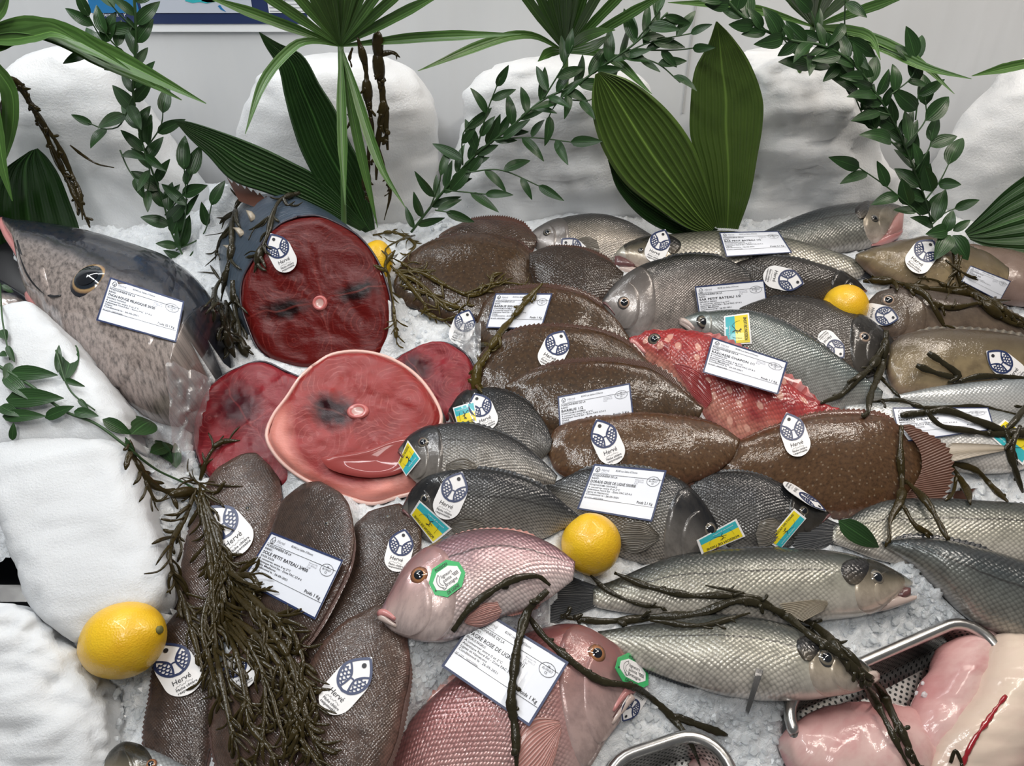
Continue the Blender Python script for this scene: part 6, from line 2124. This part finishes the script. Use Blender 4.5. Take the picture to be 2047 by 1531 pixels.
seaweed('two dark seaweed sprigs over the big reddish flatfish and the bass below it', [dict(p=[(1802, 850), (1800, 920), (1803, 960), (1800, 1000), (1780, 1040), (1778, 1085)], w=.0055), dict(p=[(1810, 960), (1850, 1000), (1880, 1050), (1895, 1080)], w=.0055), dict(p=[(1805, 1010), (1830, 1050), (1865, 1070)], w=.0045), dict(p=[(1893, 920), (1915, 950), (1935, 985), (1940, 1010)], w=.005), dict(p=[(1900, 925), (1950, 940), (1990, 980), (2015, 1003)], w=.0055), dict(p=[(1912, 950), (1905, 985), (1890, 1000)], w=.004)], 'weed', .4, 59, twl=(8, 20), bladders=.05)

# ------------------------------------------------------------------ plants
M['vine_leaf'] = leaf_mat('dark_glossy_vine_leaf', (.014, .042, .012), (.030, .078, .022), 8, .33, bump=.15)
M['vine_stem'] = plain('green_vine_stem', (.030, .075, .022), .45)
M['palm'] = leaf_mat('fan_palm_green', (.042, .105, .022), (.090, .18, .042), 4, .32, bump=.3)
M['palm_stem'] = plain('pale_green_palm_stalk', (.07, .14, .04), .45)
M['broad'] = leaf_mat('broad_dark_green_leaf', (.014, .046, .010), (.026, .072, .016), 30, .38, bump=.45)
M['broad_light'] = leaf_mat('broad_mid_green_leaf', (.060, .115, .020), (.105, .175, .034), 22, .38, bump=.5)


def leaf(mb, b, tip, n, w, bend=.0, fold=.25, k=9, uv0=0):
    """lance-shaped leaf from base to tip (3D), facing n"""
    ax = tip - b
    L = np.linalg.norm(ax)
    ax = ax / max(L, 1e-9)
    n = unit(n - ax * (n @ ax))
    sd = np.cross(ax, n)
    v, uv = [], []
    for i in range(k):
        t = i / (k - 1)
        ww = w * (math.sin(PI * t ** .72)) ** .85 * (1 if t < 1 else 0) + .0004
        c = b + ax * L * t + n * bend * L * (4 * t * (1 - t) if bend > 0 else -t * t * bend * 0) + n * bend * L * .0
        for j in range(5):
            s = (j - 2) / 2
            v.append(c + sd * ww * s + n * fold * ww * abs(s) ** 1.4)
            uv.append((t, .5 + s / 2))
    mb.add(v, grid_faces(k, 5), 0, uv)


def vine(label, stems, leaves=(), dens=26, seed=1, y=None, keys=None, L=(38, 56), ww=.30, stemr=.0016, group='leafy green vines', extra_main=1.0):
    r = random.Random(seed)
    sm, lm = MB(), MB()
    anchor = None
    for si, s in enumerate(stems):
        pts = s['p'] if isinstance(s, dict) else s
        yy = s.get('y', y) if isinstance(s, dict) else y
        lp = sum(math.hypot(pts[i + 1][0] - pts[i][0], pts[i + 1][1] - pts[i][1]) for i in range(len(pts) - 1))
        n = max(8, int(lp / 9))
        p3, pp = drape_path(pts, n, .004, keys, yy)
        if anchor is None:
            anchor = p3[np.argmin(p3[:, 2])]
        rr = stemr * (1.25 if si == 0 else .75)
        v, f = tube(p3, [rr * (1 - .35 * i / n) for i in range(n)], 6)
        sm.add(v, f)
        d_ = dens * (1 if si else 1 / extra_main)
        cnt = max(2, int(lp / d_))
        for q in range(cnt):
            t = (q + r.uniform(.2, .8)) / cnt
            i = min(n - 2, max(1, int(t * n)))
            d = pp[i + 1] - pp[i - 1]
            a = math.atan2(d[1], d[0])
            if si == 0 and s is stems[0] and pp[0][1] < pp[-1][1]:
                a += PI          # stems listed from the top down: leaves still point up the stem
            a += (1 if q % 2 else -1) * r.uniform(.35, 1.05)
            if q == cnt - 1 and si:
                a = math.atan2(d[1], d[0]) + r.uniform(-.3, .3)
            ln = r.uniform(*L)
            tp = pp[i] + ln * np.array([math.cos(a), math.sin(a)])
            z = (p3[i] - CAM) @ FW
            dz = r.uniform(-.022, .012)
            tip = CAM + ray(tp[0], tp[1]) * (z + dz)
            nn = unit(unit(CAM - p3[i]) + np.array([r.uniform(-.7, .7), r.uniform(-.3, .3), r.uniform(-.2, .8)]))
            if keys is not None or (yy is None):
                h = cast(tp[0], tp[1], keys)
                if h is not None and (z + dz) > h[0] - .004:
                    tip = CAM + ray(tp[0], tp[1]) * (h[0] - .005)
            leaf(lm, p3[i], tip, nn, ln * z / FPX * ww * r.uniform(.42, .62), bend=r.uniform(.0, .12))
    for b, tp, w_ in leaves:
        hb, ht_ = cast(b[0], b[1], keys), cast(tp[0], tp[1], keys)
        if y is not None:
            B, T = vp(b[0], b[1], y if not isinstance(y, (list, tuple)) else y[0]), vp(tp[0], tp[1], (y if not isinstance(y, (list, tuple)) else y[0]) - .01)
        else:
            B = CAM + ray(*b) * (hb[0] - .006); T = CAM + ray(*tp) * (ht_[0] - .010)
        leaf(lm, B, T, unit(CAM - B + np.array([0, 0, .3])), w_ * np.linalg.norm(T - B), bend=.06, fold=.15)
    th = thing('leafy_vine', label, 'vine', anchor, group)
    sm.build('stem', M['vine_stem'], th)
    lm.build('leaves', M['vine_leaf'], th)
    return th


vine('dark green leafy vine hanging down the leftmost ice mound to the tuna head',
     [dict(p=[(268, -15), (272, 80), (266, 180), (280, 270), (300, 330), (325, 400), (345, 470), (388, 548)], y=[1.12, 1.12, 1.13, 1.10]), [(266, 190), (240, 250), (212, 258), (175, 245)], [(240, 300), (255, 335), (275, 365)], [(330, 430), (370, 380), (382, 340)], [(352, 500), (405, 470), (425, 400)], [(250, 130), (205, 80), (168, 15)],
      [(268, 120), (225, 85), (200, 50)], [(290, 300), (322, 250), (326, 205)], [(360, 480), (372, 420), (368, 330)], [(272, 60), (240, 30), (215, 0)], [(262, 130), (190, 110), (135, 80)], [(285, 290), (300, 350), (290, 400)]], (), 29, 3, y=[1.12, 1.10], L=(44, 70), ww=.36, extra_main=1.5)
vine('slanting green leafy branch in front of the wide middle ice mound',
     [dict(p=[(822, 464), (880, 390), (950, 310), (1020, 255), (1085, 200), (1150, 170), (1200, 135), (1265, 90), (1335, 25)], y=[1.135, 1.12, 1.11, 1.11, 1.10]), [(950, 310), (975, 220), (1000, 155)], [(985, 280), (1060, 275), (1150, 285)], [(930, 345), (1000, 340), (1085, 375)], [(1085, 200), (1130, 125), (1145, 90)],
      [(1200, 135), (1290, 88), (1390, 65)], [(1230, 110), (1310, 125), (1360, 165)], [(890, 380), (940, 385), (990, 390)], [(1265, 90), (1305, 40), (1325, 10)], [(925, 330), (925, 270), (945, 240)], [(1100, 195), (1180, 200), (1200, 180)], [(860, 415), (880, 360), (880, 340)], [(870, 420), (900, 425)], [(1150, 170), (1110, 210), (1090, 250)], [(1280, 100), (1350, 100), (1395, 95)]], (), 30, 8, y=[1.11, 1.10], L=(44, 72), ww=.30, extra_main=1.7)
vine('long dark leafy vine arching from the top edge down to the back right fish',
     [dict(p=[(1440, -12), (1500, 45), (1580, 80), (1640, 90), (1700, 122), (1750, 185), (1790, 250), (1820, 320), (1850, 400), (1866, 462)], y=[1.07, 1.07, 1.08, 1.10, 1.12]), [(1690, -5), (1690, 60), (1712, 115)], [(1640, 95), (1600, 112), (1560, 70)], [(1780, 190), (1825, 150), (1830, 95)], [(1830, 240), (1838, 160), (1835, 110)], [(1790, 290), (1735, 245), (1705, 185)],
      [(1840, 430), (1775, 375), (1710, 330)], [(1850, 400), (1880, 360), (1900, 320)], [(1700, 122), (1640, 140), (1610, 130)], [(1640, 90), (1620, 20), (1600, -10)], [(1862, 450), (1890, 425), (1930, 410)], [(1810, 290), (1850, 240), (1850, 200)], [(1780, 230), (1740, 215), (1690, 150)], [(1760, 200), (1720, 160), (1700, 140)], [(1830, 340), (1860, 290), (1858, 260)]], (), 27, 12, y=[1.08, 1.10], L=(42, 68), ww=.42, extra_main=1.8)
vine('green leafy sprig lying across the leaning ice block at the left',
     [[(-12, 726), (60, 770), (130, 822), (190, 846), (250, 890), (310, 937), (370, 966), (402, 986)], [(112, 700), (140, 780), (190, 820)], [(0, 560), (5, 640), (20, 720)]],
     [((20, 745), (116, 750), .15), ((128, 762), (152, 690), .12), ((116, 745), (118, 690), .10), ((12, 798), (128, 796), .16), ((8, 750), (62, 800), .14), ((0, 812), (40, 832), .2), ((5, 832), (92, 832), .14), ((90, 835), (148, 812), .18), ((148, 822), (197, 832), .2), ((205, 838), (262, 868), .2), ((262, 868), (303, 842), .24), ((310, 880), (345, 925), .2), ((352, 935), (350, 885), .2), ((0, 660), (14, 680), .25), ((0, 705), (14, 712), .25), ((20, 725), (10, 760), .2), ((25, 880), (27, 845), .18), ((300, 905), (345, 890), .2)], 400, 21, keys=None, L=(30, 45))
lf = MB()
tq = min(cast(x_, y_)[0] for x_, y_ in ((1676, 1040), (1700, 1060), (1720, 1078), (1740, 1085), (1757, 1094))) - .006
B, T = CAM + ray(1676, 1040) * tq, CAM + ray(1757, 1094) * (tq + .004)
leaf(lf, B, T, unit(CAM - B), .2 * np.linalg.norm(T - B), bend=.08, fold=.1)
lf.build('fallen_leaf', M['vine_leaf'], label='single dark green leaf lying on the tail of the edge-cut sea bass', cat='leaf')
lf = MB()
for b, t, w_ in (((1905, 470), (1935, 520), .3), ((1900, 470), (1868, 520), .26), ((1895, 460), (1850, 468), .3), ((1905, 462), (1940, 440), .22), ((1890, 465), (1905, 420), .26)):
    tq = cast(1900, 485, ['Y1a', 'Y1b'])[0] - .022
    B = CAM + ray(*b) * tq; T = CAM + ray(*t) * (tq - .004)
    leaf(lf, B, T, unit(CAM - B), w_ * np.linalg.norm(T - B), bend=.1, fold=.2)
lf.build('leaf_sprig', M['vine_leaf'], label='small sprig of dark leaves on the olive fish at the back right', cat='leaf')


def broad(name, label, rows, y0, y1, mat, cup=.02, pleat=.0022, group=None, pl=11, parent=None):
    P0 = vp((rows[-1][0] + rows[-1][2]) / 2, (rows[-1][1] + rows[-1][3]) / 2, y1)
    q = vp((rows[0][0] + rows[0][2]) / 2, (rows[0][1] + rows[0][3]) / 2, y0)
    a = unit(P0 - q)
    nn = unit(np.cross(np.cross(a, CAM - P0), a))
    n, k = 40, 45
    D = np.array([isect(r[0], r[1], P0, nn) for r in rows]); V = np.array([isect(r[2], r[3], P0, nn) for r in rows])
    mid = (D + V) / 2
    u = np.concatenate([[0], np.cumsum(np.maximum(1e-5, np.linalg.norm(np.diff(mid, axis=0), axis=1)))])
    Q = hermite(u, np.hstack([D, V]), np.linspace(0, u[-1], n))
    v, uv = [], []
    for i in range(n):
        d, e = Q[i, :3], Q[i, 3:]
        w = np.linalg.norm(e - d)
        for j in range(k):
            t = j / (k - 1)
            s = 2 * t - 1
            z = pleat * math.cos(s * pl * PI) * min(1, w / .06) + cup * (s * s) * w * 2 - .02 * math.sin(PI * i / (n - 1)) * 0
            v.append(d + (e - d) * t + nn * z); uv.append((i / (n - 1), t))
    if parent is not None:
        return mk(name, v, grid_faces(n, k), M[mat], parent, {'n': uv})
    return mk(name, v, grid_faces(n, k), M[mat], None, {'n': uv}, label=label, cat='leaf', group=group)


BG = 'broad leaves behind the fish'
K1 = thing('broad_leaf', 'forked dark green broad leaf standing behind the tuna cut', 'leaf', vp(738, 455, 1.15), BG)
broad('leaf_blade', '', [(517, 64, 519, 64), (530, 92, 555, 85), (556, 135, 605, 110), (568, 190, 640, 170), (582, 245, 670, 218), (605, 310, 700, 285), (650, 390, 728, 340), (700, 446, 745, 420), (730, 465, 750, 458)], 1.13, 1.15, 'broad', parent=K1)
broad('leaf_blade', '', [(349, 241, 350, 243), (378, 243, 376, 274), (450, 266, 415, 311), (520, 293, 462, 360), (580, 322, 530, 385), (640, 355, 600, 410), (690, 405, 665, 434), (732, 450, 720, 462)], 1.10, 1.13, 'broad', parent=K1)
K2 = thing('broad_leaf', 'large forked mid green leaf standing in front of the right-of-centre ice mound', 'leaf', vp(1440, 450, 1.13), BG)
broad('leaf_blade', '', [(1190, 148, 1202, 143), (1183, 190, 1252, 157), (1186, 240, 1300, 188), (1208, 305, 1348, 235), (1250, 367, 1385, 290), (1310, 415, 1408, 350), (1370, 455, 1425, 410), (1415, 468, 1434, 450)], 1.09, 1.11, 'broad_light', pleat=.003, parent=K2)
broad('leaf_blade', '', [(1431, 43, 1434, 43), (1416, 87, 1461, 70), (1389, 138, 1497, 121), (1380, 208, 1524, 194), (1380, 270, 1524, 250), (1398, 330, 1514, 311), (1413, 390, 1500, 388), (1432, 455, 1476, 458)], 1.11, 1.13, 'broad_light', pleat=.0012, parent=K2)
broad('leaf_blade', '', [(1215, 320, 1222, 318), (1235, 380, 1262, 362), (1290, 440, 1330, 400), (1360, 472, 1395, 440), (1420, 475, 1435, 458)], 1.12, 1.135, 'broad', parent=K2)
broad('broad_leaf', 'dark broad leaf with a torn top at the left edge behind the tuna head', [(58, 302, 76, 296), (10, 333, 96, 313), (-20, 360, 118, 346), (-40, 400, 140, 400), (-45, 450, 158, 450), (-30, 520, 170, 520)], 1.08, 1.1, 'broad', group=BG, pl=6)
broad('broad_leaf', 'dark broad leaf at the right edge above the pinkish brown fish', [(1928, 462, 1940, 480), (1963, 426, 1978, 497), (2005, 384, 2022, 508), (2047, 352, 2062, 512), (2100, 320, 2120, 490), (2160, 305, 2170, 450), (2200, 330, 2205, 400)], 1.11, 1.09, 'broad', group=BG, pl=6)


def fan(label, hub, tips, stalk, y, yt, w=.0068, seed=0):
    r = random.Random(seed)
    H_ = vp(hub[0], hub[1], y)
    th = thing('fan_palm_leaf', label, 'palm leaf', vp(*stalk[-1], y), 'fan palm leaves')
    for k, tp in enumerate(tips):
        path = [hub] + list(tp) if isinstance(tp, list) else [hub, tp]
        n = 22
        P = smooth_path(path, n)
        yy = yt + r.uniform(-.03, .03)
        tv = []
        uv = []
        L = sum(np.linalg.norm(np.diff(P, axis=0), axis=1))
        for i in range(n):
            t = i / (n - 1)
            c = vp(P[i][0], P[i][1], y + (yy - y) * t)
            d = P[min(n - 1, i + 1)] - P[max(0, i - 1)]
            sd2 = np.array([-d[1], d[0]]) / max(1e-6, np.linalg.norm(d))
            sd = unit(RT * sd2[0] - UP * sd2[1])
            ww = w * (min(1, .22 + t * 2.2)) * (min(1, (1 - t) * 2.6 + .06)) * r.uniform(.97, 1.03)
            for j in range(5):
                s = (j - 2) / 2
                tv.append(c + sd * ww * s - FW * (.55 * ww * (abs(s) - .5)) + np.array([0, 0, 0]))
                uv.append((t, .5 + s / 2))
        mk('leaflet', tv, grid_faces(n, 5), M['palm'], th, {'n': uv})
    P = smooth_path([hub] + list(stalk), 16)
    v, f = tube([vp(a, b, y) for a, b in P], [.0042] * 16, 8)
    mk('stalk', v, f, M['palm_stem'], th)
    return th


fan('fan palm leaf in front of the ice mound behind the tuna, with drooping leaflets', (681, 92),
    [(400, -12), (455, -60), (515, -100), (560, -130), (600, -150), (635, -160), (668, -165), (700, -165), (735, -150), (770, -130), (810, -90), (850, -60), (905, -25), [(850, 75), (1042, 68)], [(625, 82), (590, 92), (530, 160), (490, 268)], [(684, 250), (690, 410)], [(710, 250), (755, 455)], [(700, 150), (760, 330), (811, 416)]], [(684, 250), (688, 470)], 1.105, 1.02, seed=2)
fan('fan palm leaf above the middle ice mound, pale stalk behind the leafy branch', (1130, 104),
    [(985, -95), (1035, -100), (1075, -115), (1105, -120), (1135, -125), (1165, -120), (1200, -110), (1240, -90), (1290, -60), (1350, -25), [(1066, 72), (1000, 78), (835, 142)], [(1165, 75), (1196, 64), (1230, 60)], [(1213, 112), (1303, 188)], [(1100, 105), (1075, 123)], [(1180, 95), (1220, 70)]], [(1131, 150), (1131, 195)], 1.20, 1.06, seed=4)
fan('fan palm leaf at the top right, long blades reaching left and right', (1626, 53),
    [[(1530, 25), (1440, 10), (1335, 5)], (1530, -60), (1570, -90), (1600, -100), (1630, -110), (1660, -110), (1700, -90), (1750, -60), (1830, -15), [(1760, 95), (1850, 135), (1942, 158)], [(1740, 75), (1830, 120), (1908, 188)], [(1690, 60), (1740, 75), (1760, 120)]], [(1610, 110), (1594, 150), (1591, 168)], 1.20, 1.05, seed=6)
fan('fan palm leaf entering from the left edge over the leftmost ice mound', (-60, 78),
    [[(40, 50), (110, 58), (200, 100), (300, 150), (412, 207)], [(40, 60), (110, 70), (190, 110), (280, 155), (363, 200)], [(30, 75), (70, 68), (105, 62), (160, 85)], [(0, 150), (22, 190), (20, 270), (-2, 350)], [(-20, 200), (5, 330), (25, 402)], [(0, 20), (20, -20)], [(-10, 90), (30, 75), (110, 66)], [(30, 52), (105, 60), (180, 95), (260, 140)], [(45, 58), (110, 64), (190, 105), (270, 145), (310, 172)]], [(-80, 250), (-90, 480)], 1.09, 1.06, w=.012, seed=8)
fan('narrow palm blade entering at the right edge over the sloping ice mound', (2110, 118), [[(2040, 130), (1942, 152)], [(2150, 60), (2160, 0)], [(2160, 160), (2200, 220)]], [(2120, 200), (2125, 470)], 1.13, 1.10, seed=10)

# ------------------------------------------------------------------ light of the market hall, plus an added front fill
def area(name, loc, target, size, power, col=(1, 1, 1), sy=None):
    l = bpy.data.lights.new(name, 'AREA')
    l.energy = power
    l.color = col
    l.shape = 'RECTANGLE'
    l.size = size
    l.size_y = sy or size
    o = bpy.data.objects.new(name, l)
    COL.objects.link(o)
    o.location = loc
    d = Vector(target) - Vector(loc)
    o.rotation_euler = d.to_track_quat('-Z', 'Y').to_euler()
    return o


area('ceiling_tube', (-.75, .62, 2.45), (-.72, .66, 1.0), 1.2, 11, (.97, .99, 1), .05)
area('ceiling_tube', (.75, .62, 2.45), (.72, .66, 1.0), 1.2, 11, (1, .92, .83), .05)
area('ceiling_tube', (-.75, 1.05, 2.45), (-.72, 1.0, 1.0), 1.2, 8, (.97, .99, 1), .05)
area('ceiling_tube', (.75, 1.05, 2.45), (.72, 1.0, 1.0), 1.2, 8, (1, .91, .82), .05)
area('front_fill', (-.3, -.5, 2.9), (0, .8, 1.0), .4, 12, (1, .98, .95))  # added fill from the front, not a real lamp of the hall
w = bpy.data.worlds.new('hall')
SC.world = w
w.use_nodes = True
bg = w.node_tree.nodes['Background']
bg.inputs[0].default_value = (.85, .85, .85, 1)
bg.inputs[1].default_value = .17
SC.view_settings.view_transform = 'Standard'
SC.view_settings.look = 'None'
SC.view_settings.exposure = -0.1
SC.view_settings.gamma = 1.0
SC.view_settings.use_curve_mapping = False
try:
    SC.cycles.use_denoising = True
    SC.cycles.max_bounces = 8
    SC.cycles.transparent_max_bounces = 12
except Exception:
    pass
for k_, v_ in SOLVED.items():
    print('SOLVED', k_, 'lift %.3f tilt %d' % (v_[1], v_[2]))
